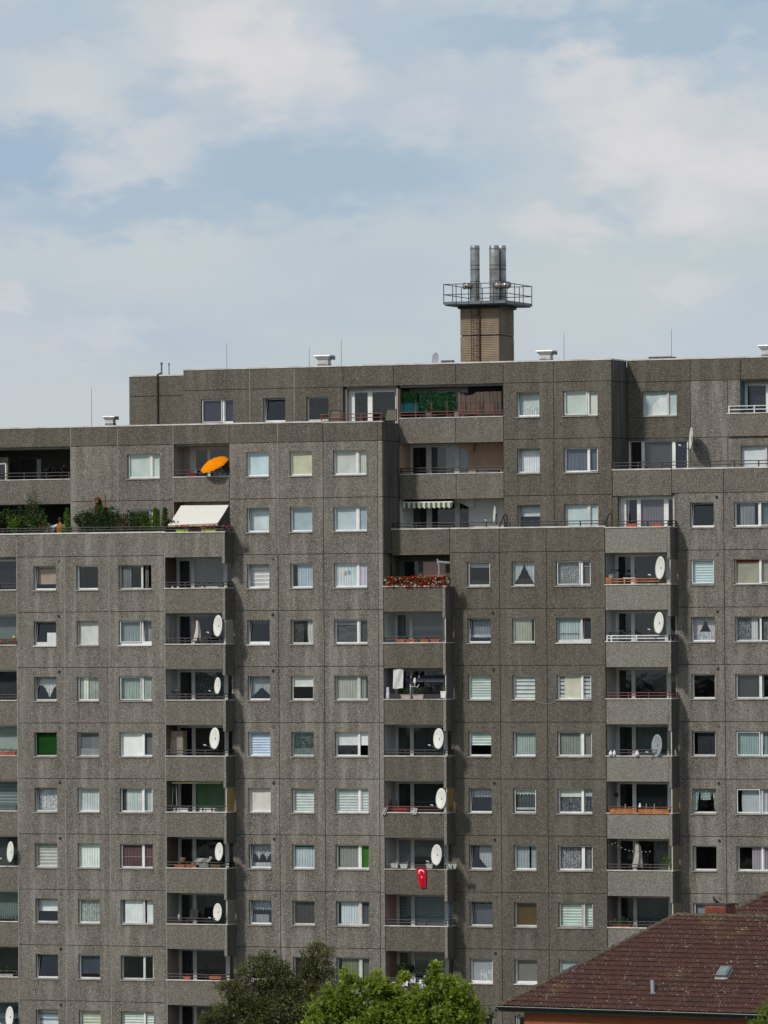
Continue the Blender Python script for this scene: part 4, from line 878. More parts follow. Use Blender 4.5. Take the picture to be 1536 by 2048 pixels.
# ring mark on one dish
q = px(877, 1467, PB-.22); b = MB(); a = math.radians(63); nn = -FH*math.cos(a)-RH*math.sin(a); uu = np.cross(nn, [0, 0, 1.])
pts = [q+uu*(.07*math.cos(t_))+np.array([0, 0, .04*math.sin(t_)])+nn*.11 for t_ in np.linspace(0, 5.4, 14)]
m_ = ob('printed_mark', b.path(pts, .006, 4), plain('grey_print', (.3, .3, .3)), None)
for o in C.objects:
    if o.get('label', '').startswith('white satellite dish with a small ring'):
        m_.parent = o; m_.matrix_parent_inverse = (Matrix.Translation(o.location) @ Matrix.Diagonal((*o.scale, 1))).inverted()
# wall bracket of the edge-on dish
q = px(1385, 880, PY[5]-.6)
tag(ob('dish_bracket', MB().tube((q[0], PY[5]-.7, q[2]-.1), (q[0]+.1, PY[5]+.02, q[2]-.25), .03).tube((q[0], PY[5]-.7, q[2]-.35), (q[0], PY[5]-.7, q[2]+.2), .03), tin_dk), 'short dark steel bracket holding the edge-on dish to the wall', 'bracket')

# ------------------------------------------------------------------ things on the balconies
def one(name, mb, m, label, cat, group=None, smooth=False): return tag(ob(name, mb, m, None, smooth), label, cat, group)
def leaves(n, boxf, size, seed=0, up=0.3, asp=.55):
    """n small pointed leaves scattered by boxf() -> point"""
    rs = np.random.RandomState(seed); vs = []; fs = []
    for i in range(n):
        c = np.array(boxf(rs)); a = rs.randn(3); a[2] = abs(a[2])*up+a[2]*(1-up)*.5; a /= np.linalg.norm(a)+1e-9
        b_ = np.cross(a, rs.randn(3)); b_ /= np.linalg.norm(b_)+1e-9; s = size*(.6+.8*rs.rand()); k = len(vs)
        vs += [c, c+a*s*.5+b_*s*asp*.5, c+a*s, c+a*s*.5-b_*s*asp*.5]; fs.append((k, k+1, k+2, k+3))
    return MB().add(vs, fs)
def leafmat(name, c1, c2, tr=.35):
    if name in MATS: return MATS[name]
    m, t, out = newmat(name); g = t.new('ShaderNodeNewGeometry'); P = g.outputs['Position']
    n = t.noise(P, 9, 3, .8); n2 = t.noise(P, 1.1, 2)
    c = t.mix(t.ramp(n, .36, .64), c1, c2); c = t.mix(t.ramp(n2, .4, .65, 0, .45), c, tuple(x*.6 for x in c1))
    d = t.new('ShaderNodeBsdfPrincipled'); t.l.new(c, d.inputs['Base Color']); d.inputs['Roughness'].default_value = .5; d.inputs['Specular IOR Level'].default_value = .3
    tl = t.new('ShaderNodeBsdfTranslucent'); t.l.new(t.mix(.5, c, (c2[0]*1.3, c2[1]*1.3, c2[2]*.6)), tl.inputs[0])
    mx = t.new('ShaderNodeMixShader'); mx.inputs[0].default_value = tr; t.l.new(d.outputs[0], mx.inputs[1]); t.l.new(tl.outputs[0], mx.inputs[2]); t.l.new(mx.outputs[0], out.inputs[0])
    MATS[name] = m; return m
LF1 = leafmat('green_leaf', (.03, .065, .018), (.09, .17, .035)); LF2 = leafmat('dark_leaf', (.02, .045, .018), (.05, .085, .03)); LF3 = leafmat('bright_leaf', (.07, .14, .02), (.17, .30, .04))
redf = leafmat('red_petal', (.30, .015, .008), (.60, .05, .02)); whtf = leafmat('white_petal', (.6, .55, .5), (.8, .75, .7)); pinkf = leafmat('pink_petal', (.55, .08, .18), (.75, .2, .3))
def cloudbox(c, r): return lambda rs: np.array(c)+(rs.rand(3)*2-1)*np.array(r)
def ell(c, r):
    def f(rs):
        v = rs.randn(3); v /= np.linalg.norm(v); return np.array(c)+v*np.array(r)*rs.rand()**.4
    return f
def planter(x0, x1, y, Y, label, cat='planter', boxm=terracotta, h=.16, lf=None, nl=60, lh=.12, fl=None, nf=0, seed=1, nm='planter_box', lsize=.07, group=None, depth=.16, taper=.02):
    """trough with soil, plants and flowers; x0, x1, y: ends and foot in the photo"""
    a, b_ = px(x0, y, Y), px(x1, y, Y); z = a[2]; xa, xb = a[0], b_[0]; o = thing(nm, ((xa+xb)/2, Y, z), label, cat, group)
    m = MB().add([(xa+taper, Y+taper*.5, z), (xb-taper, Y+taper*.5, z), (xb-taper, Y+depth-taper*.5, z), (xa+taper, Y+depth-taper*.5, z), (xa, Y, z+h), (xb, Y, z+h), (xb, Y+depth, z+h), (xa, Y+depth, z+h)],
                 [(0, 3, 2, 1), (0, 1, 5, 4), (1, 2, 6, 5), (2, 3, 7, 6), (3, 0, 4, 7), (4, 5, 6, 7)])
    m.box(xa-.01, xb+.01, Y-.012, Y+.0, z+h-.03, z+h+.004)
    ob('box', m, boxm, o)
    if lf: ob('leaves', leaves(nl, cloudbox(((xa+xb)/2, Y+depth/2, z+h+lh*.45), ((xb-xa)/2, depth*.6, lh*.6)), lsize, seed), lf, o)
    if fl: ob('flowers', leaves(nf, cloudbox(((xa+xb)/2, Y+depth*.3, z+h+lh*.55), ((xb-xa)/2, depth*.7, lh*.5)), lsize*.9, seed+5, asp=1.0), fl, o)
    settle(o); return o
# geraniums of the flower balcony
fx0, fx1 = pxX(771, 1165, PB), pxX(897, 1165, PB); zf = px(800, 1175, PB)[2]
o = thing('flower_box', ((fx0+fx1)/2, PB, zf), 'long balcony box overflowing with red and white geraniums', 'flower box')
ob('box', MB().box(fx0, fx1, PB-.02, PB+.2, zf, zf+.17), plain('brown_planter', (.09, .04, .03)), o)
bx = lambda rs: (fx0+(fx1-fx0)*rs.rand(), PB-.06+.28*rs.rand(), zf+.02+.46*rs.rand()**.8+.03*math.sin(rs.rand()*9))
ob('leaves', leaves(2600, bx, .10, 3), LF1, o)
def blooms(n, seed, box, r=.05, pet=7, size=.055):
    rs = np.random.RandomState(seed); b = MB()
    for i in range(n):
        c = np.array(box(rs)); b2 = leaves(pet, ell(c, (r, r*.6, r)), size, seed*77+i, asp=1.0); b.add(b2.v, b2.f)
    return b
bf = lambda rs: (fx0+(fx1-fx0)*rs.rand(), PB-.10+.10*rs.rand(), zf-.0+.54*rs.rand())
ob('red_blooms', blooms(185, 4, bf, .05, 10, .055), redf, o); ob('white_blooms', blooms(64, 5, bf, .035, 8, .06), whtf, o); settle(o)
# trailing plant left of it
q = px(780, 1165, PB+.5)
o = thing('climbing_plant', (q[0], PB+.5, zj(1)+.12), 'thin climbing plant in the shaded corner left of the geraniums', 'plant')
ob('stem', MB().path([(q[0], PB+.5, zj(1)+.12), (q[0]-.05, PB+.5, q[2]+.6), (q[0]-.15, PB+.45, q[2]+1.3)], .012), wood, o)
ob('leaves', leaves(150, lambda rs: np.array(px(775+18*rs.rand(), 1165-70*rs.rand()**1.6, PB+.35)), .06, 8), LF1, o); settle(o)
# carved white post
q = px(878, 1176, PC+.1); q2 = px(879, 1118, PC+.1)
one('carved_post', MB().path([(q[0], PC+.1, q[2]), (q[0]+.02, PC+.1, q2[2]-.4)], .06, 8).tube((q[0]+.02, PC+.1, q2[2]-.4), (q[0]-.08, PC+.1, q2[2]), .05).tube((q[0], PC+.1, q2[2]-.15), (q[0]+.6, PC+.1, q2[2]-.2), .07), plain('weathered_white_wood', (.26, .25, .26), .8, var=.35, scale=9), 'weathered white carved post and rail behind the geraniums', 'post')
# terracotta troughs
for i, (a, b_) in enumerate(((792, 809), (811, 830), (840, 857), (861, 879))):
    planter(a, b_, 1284, PB+.0, ['short empty terracotta trough, first from the left of the row of four', 'terracotta trough second from the left of the row of four', 'terracotta trough third from the left of the row of four', 'terracotta trough at the right end of the row of four'][i], h=.14, group='terracotta troughs below the banded curtains', taper=.035)
# the balcony without a rail: banner, planters, canister, pot, small mast, blue awning
zc = zj(3)+1.17
a, b_ = px(786, 1338, PB+.08), px(806.5, 1377, PB+.08); b = MB(); n = 16
for i in range(n):
    for j in range(8):
        f0, f1, g0, g1 = i/n, (i+1)/n, j/8, (j+1)/8
        P = lambda f, g: (a[0]+(b_[0]-a[0])*f, PB+.08+.03*math.sin(f*7+g*5), a[2]+(b_[2]-a[2])*g-.02*math.sin(f*6)*(g > .9)-(.05 if g < .01 and f < .12 else 0))
        b.quad(P(f0, g0), P(f0, g1), P(f1, g1), P(f1, g0))
bm, t, out = newmat('painted_cloth'); d = t.new('ShaderNodeBsdfDiffuse'); g = t.new('ShaderNodeNewGeometry')
nz = t.noise(t.mapping(g.outputs['Position'], (4, 4, 1.6)), 2.2, 5, .75); t.l.new(t.mix(t.ramp(nz, .56, .64), (.62, .62, .60), (.12, .12, .12)), d.inputs[0]); t.l.new(d.outputs[0], out.inputs[0])
one('cloth_banner', b, bm, 'white hanging cloth banner with dark painted scribbles', 'banner')
pinkbox = plain('pinkish_planter', (.45, .36, .33), .7)
planter(801, 822, 1397.5, PB-.02, 'left beige trough with leafy green plants under the small mast', boxm=pinkbox, h=.20, lf=LF1, nl=150, lh=.3, seed=3, group='beige troughs', taper=.05)
planter(825, 847, 1397.5, PB-.02, 'right beige trough with leafy green plants under the small mast', boxm=pinkbox, h=.20, lf=LF1, nl=170, lh=.34, seed=4, group='beige troughs', taper=.05)
planter(881, 891.5, 1395.5, PB-.02, 'white pot with a light green plant on a white box', 'potted plant', boxm=white, h=.32, lf=LF3, nl=70, lh=.3, seed=9, nm='potted_plant')
q = px(776, 1397, PB+.05)
one('canister', MB().lathe(q, [(.09, 0), (.095, .2), (.08, .28), (.075, .55), (.03, .56)], 10), plain('pale_canister', (.55, .56, .60), .5), 'tall pale canister at the left end of the railless balcony', 'canister')
q = px(821, 1398, PB+.12)
one('antenna_mast', MB().tube(q, q+np.array([0, 0, .72]), .03, 6).tube(q+np.array([0, 0, .62]), q+np.array([.42, -.1, .6]), .014).tube(q+np.array([.42, -.1, .58]), q+np.array([.5, -.1, .72]), .025).tube(q+np.array([.2, 0, .6]), q+np.array([.28, 0, .82]), .022), tin, 'short grey antenna mast with side arm between the beige troughs', 'antenna')
a, b_ = px(812, 1363, PB+.75), px(889, 1352, PB+.75)
o = thing('retracted_awning', (a[0], PB+.75, a[2]), 'dark blue retracted awning under the ceiling of the middle balcony', 'awning')
blu = plain('dark_blue_paint', (.045, .045, .085), .6); ob('valance', MB().box(a[0], b_[0], PB+.72, PB+.78, a[2]-.02, a[2]+.15), plain('slate_blue', (.13, .13, .19)), o); ob('roller', MB().tube((a[0], PB+.95, a[2]+.22), (b_[0], PB+.95, a[2]+.22), .08, 8).box(a[0], b_[0], PB+.78, PB+1.2, a[2]+.26, a[2]+.3), blu, o); settle(o)
for i, xx in enumerate((822, 838)):
    q = px(xx, 1352, PB+.4); one('antler', MB().path([q, q+np.array([.03, 0, .12]), q+np.array([-.08, 0, .28])], .01, 5).path([q+np.array([.03, 0, .12]), q+np.array([.16, 0, .27])], .01, 5).tube(q-np.array([0, 0, .1]), q, .03, 6), plain('bone', (.4, .38, .36)), ['small pale antler hanging left of the little dish', 'small pale antler hanging right above the little dish'][i], 'antler', 'antlers under the blue awning')
# cloths, red box and folded chair on the red-rail balcony
def drape(x0, x1, y0, y1, Y, m, label, nm='cloth', sk=0.0, n=8, cat='cloth'):
    a, b_ = px(x0, y0, Y), px(x1, y1, Y); b = MB(); K = 8
    for i in range(n):
        for j in range(K):
            def P(i_, j_):
                f, g = i_/n, j_/K; return (a[0]+(b_[0]-a[0])*f+sk*g, Y+.035*math.sin(f*9+g*2)-.02*g, a[2]+(b_[2]-a[2])*g+.02*math.sin(f*11)*g)
            b.quad(P(i, j), P(i, j+1), P(i+1, j+1), P(i+1, j))
    return one(nm, b, m, label, cat, smooth=True)
drape(769, 776, 1615, 1630, PB-.06, cloth((.55, .47, .45)), 'pale cloth tied at the left end of the red rail', sk=-.15); drape(827, 835, 1616, 1629, PB-.06, cloth((.60, .56, .55)), 'pale cloth draped over the middle of the red rail', sk=-.06)
q = px(787, 1623, PB+.1); q2 = px(815, 1616, PB+.1)
one('red_crate', MB().box(q[0], q2[0], PB+.08, PB+.4, q[2], q[2]+.19), plain('red_plastic', (.25, .02, .02), .5), 'low red crate behind the red rail', 'crate')
q = px(783, 1622, PB+.5)
one('folding_chair', MB().obox(q+np.array([.1, 0, .3]), (.16, 0, -.05), (0, .03, 0), (.06, 0, .26)).path([q+np.array([-.1, 0, 0]), q+np.array([.35, 0, .35])], .02).path([q+np.array([.35, .1, 0]), q+np.array([-.05, .1, .5])], .02), black, 'black folded chair in the left corner behind the red rail', 'chair')
# basket planters and the flag
wick = plain('white_wicker', (.42, .44, .43), .8, var=.35, scale=14)
for i, (a, b_, y) in enumerate(((781, 796, 1736), (799.5, 815, 1737), (851.5, 865.5, 1737), (896, 904.5, 1737), (905, 913, 1737))):
    planter(a, b_, y, PB-.12, ['white wicker planter with dried flowers at the left end of the flag balcony', 'white wicker planter second from the left on the flag balcony', 'white wicker planter between the red flag and the dish', 'white wicker planter at the corner of the flag balcony', 'white wicker planter last on the right of the flag balcony'][i],
            boxm=wick, h=.22, lf=whtf, nl=26, lh=.12, seed=20+i, taper=.05, group='wicker planters', nm='wicker_planter', lsize=.05)
def flag():
    Yf = PB-.09; o = thing('flag', px(843, 1736, Yf), 'red flag with white crescent and star hanging from the balcony edge', 'flag')
    tl, tr_, bl, br = px(831.5, 1735.5, Yf), px(852, 1736, Yf), px(839.5, 1775, Yf), px(850.8, 1776, Yf)
    def P(f, g, off=0.0):
        a = tl+(tr_-tl)*f; b_ = bl+(br-bl)*f; q = a+(b_-a)*g; q = q.copy(); q[1] += .03*math.sin(f*8+g*2)*g-off; return q
    b = MB(); n = 14
    for i in range(n):
        for j in range(n): b.quad(P(i/n, j/n), P(i/n, (j+1)/n), P((i+1)/n, (j+1)/n), P((i+1)/n, j/n))
    ob('flag_cloth', b, cloth((.62, .012, .03)), o, True)
    b = MB(); N = 20; pts = []
    # crescent opening downwards (the flag hangs by its hoist)
    for i in range(N):
        t0, t1 = [math.radians(-20+250*(q)/N) for q in (i, i+1)]
        R1, R2 = .27, .20; cx, cg = .50, .22
        def O(t_, r, dx=0, dg=0): return P(cx+dx+r*math.cos(t_)*1.15, cg+dg-r*math.sin(t_)*.52, .006)
        k0, k1 = math.sin((i)/N*PI), math.sin((i+1)/N*PI)
        b.quad(O(t0, R1), O(t1, R1), O(t1, R1-.13*k1), O(t0, R1-.13*k0))
    ob('crescent', b, cloth((.80, .80, .80)), o)
    b = MB(); v = [P(.52+.11*math.cos(PI/2+i*PI/5)*(1 if i % 2 == 0 else .42), .46+.055*math.sin(PI/2+i*PI/5)*(1 if i % 2 == 0 else .42), .006) for i in range(10)]; v.append(P(.52, .46, .006))
    ob('star', b.add(v, [(i, (i+1) % 10, 10) for i in range(10)]), cloth((.80, .80, .80)), o); settle(o)
flag()
# left block balconies
o = px(396, 1283, .35); par_c = cloth((.62, .55, .50))
def closed_parasol(x, ytop, ybot, Y, label, col, w=.17):
    t_, q = px(x, ytop, Y), px(x, ybot, Y); H = t_[2]-q[2]; r = thing('folded_parasol', q-np.array([0, 0, .9]), label, 'parasol')
    vs = []; fs = []; N = 20; prof = [(0, .02), (.05, .07), (.2, .10), (.5, .13), (.8, .17), (1.0, .19)]
    for (g_, rr) in prof:
        for i in range(N):
            a = 2*PI*i/N; rad = rr*w/.17*(1+.35*math.sin(a*5+g_*2)); vs.append((q[0]+rad*math.cos(a)+.05*math.sin(g_*3), q[1]+rad*math.sin(a), t_[2]-H*g_-(.09*math.sin(a*3+1) if g_ == 1.0 else 0)))
    for k in range(len(prof)-1):
        for i in range(N): fs.append((k*N+i, k*N+(i+1) % N, (k+1)*N+(i+1) % N, (k+1)*N+i))
    ob('canopy', MB().add(vs, fs), col, r, True); ob('pole', MB().tube((q[0], q[1], q[2]-.9), (q[0], q[1], t_[2]+.04), .022), tin_dk, r); settle(r)
closed_parasol(394.5, 1240, 1280, .45, 'folded cream and rose parasol on a left block balcony', par_c, .14)
closed_parasol(1275, 1685, 1735, PC+.4, 'folded beige parasol on the balcony with fairy lights', cloth((.50, .47, .42)), .2)
q = px(340, 1508, .7); q2 = px(366, 1462, .7)
r = thing('balcony_cabinet', (q[0], .7, zj(4)+.12), 'tan tall cabinet with a small white frame leaning on it', 'cabinet'); ob('body', MB().box(q[0], q2[0], .7, 1.2, zj(4)+.12, q2[2]), plain('tan_board', (.40, .31, .20), .7), r); ob('door', MB().box(q[0]+.36, q2[0]-.02, .68, .699, zj(4)+.2, q2[2]-.02), plain('grey_tan_board', (.26, .24, .20), .7), r)
ob('leaning_frame', MB().ring(q[0]+.08, q[0]+.28, q[2]-.1, q[2]+.62, q[0]+.10, q[0]+.26, q[2]-.08, q[2]+.60, .62, .65), white, r); settle(r)
q = px(336, 1383, 1.0)
r = thing('wall_shelf', q, 'small dark wall shelf carrying two white jars', 'shelf'); q2 = px(352, 1383, 1.0)
ob('shelf_board', MB().box(q[0], q2[0]+.1, .75, 1.3, q[2]-.03, q[2]), black, r); ob('jar', MB().lathe((q[0]+.1, 1, q[2]), [(.05, 0), (.06, .1), (.04, .14)], 8), white, r); ob('jar', MB().lathe((q2[0], 1, q[2]), [(.05, 0), (.05, .09)], 8), white, r); settle(r)
for i, (a, b_) in enumerate(((347, 376), (400, 430))):
    A_, B_ = px(a, 1621.5, .25), px(b_, 1615, .25)
    one('storage_box', MB().box(A_[0], B_[0], .22, .5, A_[2]-.3, A_[2]+.13), white, ['flat white box behind the rail, left of the pair', 'flat white box behind the rail before the green blind'][i], 'box', 'flat white boxes')
A_, B_ = px(346, 1565, .3), px(444, 1565, .3)
one('awning_rail', MB().tube((A_[0], .2, A_[2]), (B_[0], .2, A_[2]), .03, 8).box(A_[0], B_[0], .18, .23, A_[2]-.05, A_[2]-.02), plain('yellow_cream_fabric', (.42, .38, .18), .7, var=.4, scale=8), 'rolled up yellowish awning above the green blind balcony', 'awning')
for i, (xa, ya, xb, yb) in enumerate(((346, 1575, 344, 1618), (352, 1570, 354, 1612))):
    one('pole', MB().tube(px(xa, ya, .5), px(xb, yb, .5), .014), tin, ['thin grey pole leaning left behind the two white boxes', 'thin grey pole leaning right behind the two white boxes'][i], 'pole')
for i, (a, b_, m_) in enumerate(((349, 369, terracotta), (371, 391, terracotta), (398, 417, plain('greenish_trough', (.20, .22, .17), .7)), (421, 440, plain('dull_brown_trough', (.12, .09, .06), .7)))):
    planter(a, b_, 1734, -.02, ['orange red trough at the left end of the cluttered balcony', 'orange red trough second from the left on the cluttered balcony', 'greenish trough in the middle of the cluttered balcony', 'dull brown trough at the right end of the cluttered balcony'][i], boxm=m_, h=.13, lf=LF2, nl=20, lh=.05, seed=40+i, group='troughs on the cluttered balcony')
A_ = px(366, 1722, .3); one('wicker_basket', MB().lathe(A_, [(.12, 0), (.16, .14), (.15, .17)], 10), plain('basket_brown', (.22, .13, .07), .8, var=.3, scale=20), 'brown basket above the two orange red troughs', 'basket')
drape(394, 424, 1716, 1730, .25, cloth((.42, .42, .40)), 'crumpled grey blanket lying over the clutter', sk=-.3); drape(382, 398, 1725, 1730, .2, cloth((.35, .27, .18)), 'small tan cloth beside the crumpled grey blanket')
q = px(384, 1842, .6); one('folding_chair', MB().obox(q+np.array([.12, 0, .35]), (.22, 0, 0), (0, .03, .01), (.03, .02, .24)).obox(q+np.array([.12, -.2, .08]), (.22, 0, 0), (0, .2, 0), (0, 0, .02)).tube(q+np.array([-.1, -.4, .08]), q+np.array([-.1, 0, -.4]), .015), black, 'black folding chair on the balcony below the clutter', 'chair')
q = px(358, 1840, .2); one('glass_lantern', MB().lathe(q, [(.05, 0), (.06, .05), (.05, .2), (.02, .25)], 8).path([q+np.array([-.05, 0, .2]), q+np.array([0, 0, .36]), q+np.array([.05, 0, .2])], .008), tin, 'small metal lantern on the rail left of the black chair', 'lantern')
planter(340, 398, 1848.5, -.02, 'long dark red trough on the rail below the black chair', boxm=plain('dark_red_trough', (.16, .04, .03), .7), h=.07, lf=LF2, nl=30, lh=.05, seed=60, depth=.12)
planter(366, 381, 1958.5, 0, 'orange trough on the lowest visible left balcony, left one', h=.15, seed=61, group='orange troughs low down'); planter(418, 442, 1958, 0, 'orange trough beside the white post on the lowest left balcony', h=.15, seed=62, group='orange troughs low down')
for i, (x, y) in enumerate(((345, 1176), (356, 1176))): q = px(x, y, .02); one('white_cup', MB().lathe(q-np.array([0, 0, .03]), [(.04, 0), (.05, .1)], 8), white, ['small white cup on the uppermost coping, left one', 'small white cup on the uppermost coping, right one'][i], 'cup', 'white cups')
A_, B_ = px(402, 1175, .1), px(437, 1172, .1); one('folded_sheet', MB().box(A_[0], B_[0], .08, .16, A_[2]-.02, A_[2]+.07), cloth((.5, .5, .52)), 'folded pale sheet with dark pattern behind the rail of the red-walled balcony', 'cloth')
# balconies at the left edge
planter(-20, 33.5, 1290, -.05, 'flower box with pink and white flowers and a yellow ball', 'flower box', boxm=plain('brown_planter', (.09, .04, .03)), h=.14, lf=LF1, nl=160, lh=.16, fl=pinkf, nf=46, seed=70, nm='flower_box')
q = px(28, 1274, .0); one('yellow_ball', MB().ball(q, .07, 10, 6), plain('lime_plastic', (.55, .60, .05), .4), 'lime yellow ball above the pink flower box', 'ball')
planter(-20, 30, 1510, -.03, 'orange trough with low green plants at the left picture edge', boxm=terracotta, h=.17, lf=LF1, nl=140, lh=.13, seed=71)
planter(-20, 25, 1952, -.03, 'pale trough with a wild green plant, left picture edge', boxm=plain('pale_trough', (.4, .4, .4)), h=.1, lf=LF1, nl=220, lh=.42, seed=72)
planter(-10, 28, 1842, .0, 'dark trough with sparse plants left of the lowest pale blinds', boxm=black, h=.1, lf=LF2, nl=70, lh=.1, seed=73)
# right block balconies
q = px(1223, 1158, PC+.2)
one('kettle_grill', MB().lathe(q-np.array([0, 0, .05]), [(.10, 0), (.14, .05), (.15, .15), (.13, .2), (.16, .22), (.16, .26), (.05, .28)], 12), plain('grey_lacquer', (.25, .25, .26), .4), 'grey round grill with black lid at the end of the wooden rail', 'grill')
q = px(1229, 1141, PC+.25); one('grill_lid', MB().obox(q, (.19, 0, 0), (0, .1, 0), (0, 0, .055)), black, 'flat black lid lying on top of the grey grill', 'lid')
q, q2 = px(1211.5, 1167, PC), px(1224, 1155, PC); one('wooden_crate', MB().box(q[0], q2[0], PC-.02, PC+.2, q[2], q2[2]), rail_or, 'orange wooden crate at the left end of the wooden rail', 'crate')
q, q2 = px(1246, 1156, PC+.3), px(1270, 1153, PC+.3); one('table', MB().box(q[0], q2[0], PC+.3, PC+.8, q[2]-.03, q[2]+.02).box(q[0]+.03, q[0]+.07, PC+.35, PC+.4, q[2]-.7, q[2]-.03).box(q2[0]-.07, q2[0]-.03, PC+.35, PC+.4, q[2]-.7, q[2]-.03), tin, 'small pale table top behind the wooden rail', 'table')
def ringpath(c, r, n=20, a0=0, a1=2*PI): return [np.array(c)+np.array([r*math.cos(a0+(a1-a0)*i/n), 0, r*math.sin(a0+(a1-a0)*i/n)]) for i in range(n+1)]
q = px(1228, 1276, PC+.4)
r = thing('bicycle', q-np.array([0, 0, .5]), 'black bicycle with one wheel showing above the white rail', 'bicycle')
ob('wheel', MB().path(ringpath(q, .30), .028, 6), black, r); q2 = px(1246, 1276, PC+.6); ob('wheel', MB().path(ringpath(q2+np.array([.1, 0, -.05]), .30), .028, 6), black, r)
ob('frame', MB().path([q, q+np.array([.25, .05, .25]), q2+np.array([.1, 0, 0]), q2+np.array([-.1, 0, .3]), q+np.array([.25, .05, .25])], .025).obox(q2+np.array([-.05, 0, .35]), (.14, 0, 0), (0, .06, 0), (0, 0, .04)), black, r); settle(r)
def bag(x, y, Y, w, h, label):
    q = px(x, y, Y); return one('white_bag', MB().lathe(q, [(.03, 0), (w*.8, .03*h/.3), (w, h*.4), (w*.7, h*.75), (w*.2, h*.88), (w*.38, h)], 9), plain('white_bag_plastic', (.68, .68, .70), .5, var=.2, scale=9), label, 'bag', 'white bags tied to the railing', True)
bag(1221.5, 1512.5, PC-.06, .10, .29, 'white bag tied to the rail, leftmost'); bag(1229, 1511.5, PC-.06, .09, .28, 'white bag tied to the rail, second from the left'); bag(1274.5, 1513, PC-.06, .12, .30, 'single white bag tied to the rail midway')
bag(1350, 1513, PC+.55, .09, .36, 'white bag hanging on the side of the rail at the balcony corner')
planter(1220, 1273, 1627, PC-.05, 'long orange brown wooden trough, left half of the pair', boxm=rail_or, h=.24, lf=LF2, nl=40, lh=.04, seed=80, group='wooden troughs', taper=.0); planter(1276, 1338, 1628, PC-.05, 'long orange brown wooden trough, right half of the pair', boxm=rail_or, h=.24, lf=LF2, nl=40, lh=.04, seed=81, group='wooden troughs', taper=.0)
q = px(1280, 1616, PC-.03); r = thing('garden_figure', q, 'small white garden figure sitting on the wooden trough', 'figurine'); ob('figure', MB().ball(q+np.array([0, 0, .08]), .075, 8, 6).ball(q+np.array([0, 0, .19]), .05, 8, 6), white, r); settle(r)
for i, x in enumerate((1250, 1292, 1308)): q = px(x, 1618, PC-.02); one('plant_stick', MB().tube(q, q+np.array([.02, 0, .2]), .008).ball(q+np.array([.02, 0, .22]), .02), white, ['thin white plant stick left of the white figure', 'thin white plant stick just right of the white figure', 'thin white plant stick farther right of the white figure'][i], 'plant stick')
q = px(1224, 1604, PC+.9); one('wall_plaque', MB().obox(q, (.02, .08, 0), (0.0, .16, 0), (0, 0, .14)), wood, 'small shield shaped brown wall plaque above the wooden trough', 'plaque')
q = px(1233, 1590, PC+1.1); one('wall_lamp', MB().lathe(q, [(.02, -.1), (.09, -.05), (.08, .08), (.02, .14)], 8).tube(q, q+np.array([0, .25, 0]), .02), black, 'black wall lamp above the brown plaque', 'lamp')
b = MB(); pts = [px(x, y, PC+.25) for x, y in ((1218, 1690), (1230, 1684), (1240, 1693), (1255, 1700), (1268, 1702), (1285, 1703), (1300, 1702))]
r = thing('fairy_lights', pts[0], 'string of small pale bulbs hanging over the parasol balcony', 'fairy lights'); ob('cable', MB().path(pts, .006, 4), black, r)
for i in range(12):
    f = i/11*(len(pts)-1); k = min(len(pts)-2, int(f)); p_ = pts[k]+(pts[k+1]-pts[k])*(f-k)-np.array([0, 0, .03]); ob('bulb', MB().ball(p_, .028, 6, 4), plain('pale_bulb', (.5, .5, .46), .4), r)
settle(r)
q = px(1334, 1742, PC+.5); r = thing('potted_plant', q-np.array([0, 0, .3]), 'light green potted plant right of the folded beige parasol', 'potted plant'); ob('pot', MB().lathe(q-np.array([0, 0, .3]), [(.1, 0), (.15, .35)], 10), plain('dark_pot', (.08, .06, .05)), r); ob('leaves', leaves(170, ell(q+np.array([0, 0, .45]), (.26, .2, .36)), .09, 90), LF3, r); settle(r)
q = px(1242, 1855, PC+.2); r = thing('potted_plant', q-np.array([0, 0, .1]), 'green plant with an orange pot above the tiled roof', 'potted plant'); ob('pot', MB().box(q[0]-.5, q[0]+.75, PC+.1, PC+.3, q[2]-.06, q[2]+.1), terracotta, r); ob('leaves', leaves(230, ell(q+np.array([0, 0, .3]), (.4, .2, .28)), .08, 91), LF1, r); settle(r)
for i, (a, b_) in enumerate(((1251, 1273), (1302, 1325))):
    planter(a, b_, 1053, PC+.0, ['orange red box behind the rail under the large balcony window, left one', 'orange red box behind the rail under the large balcony window, right one'][i], boxm=plain('orange_plastic', (.42, .09, .035), .5), h=.14, lf=LF2, nl=14, lh=.04, seed=95+i, group='orange boxes under the upper window')
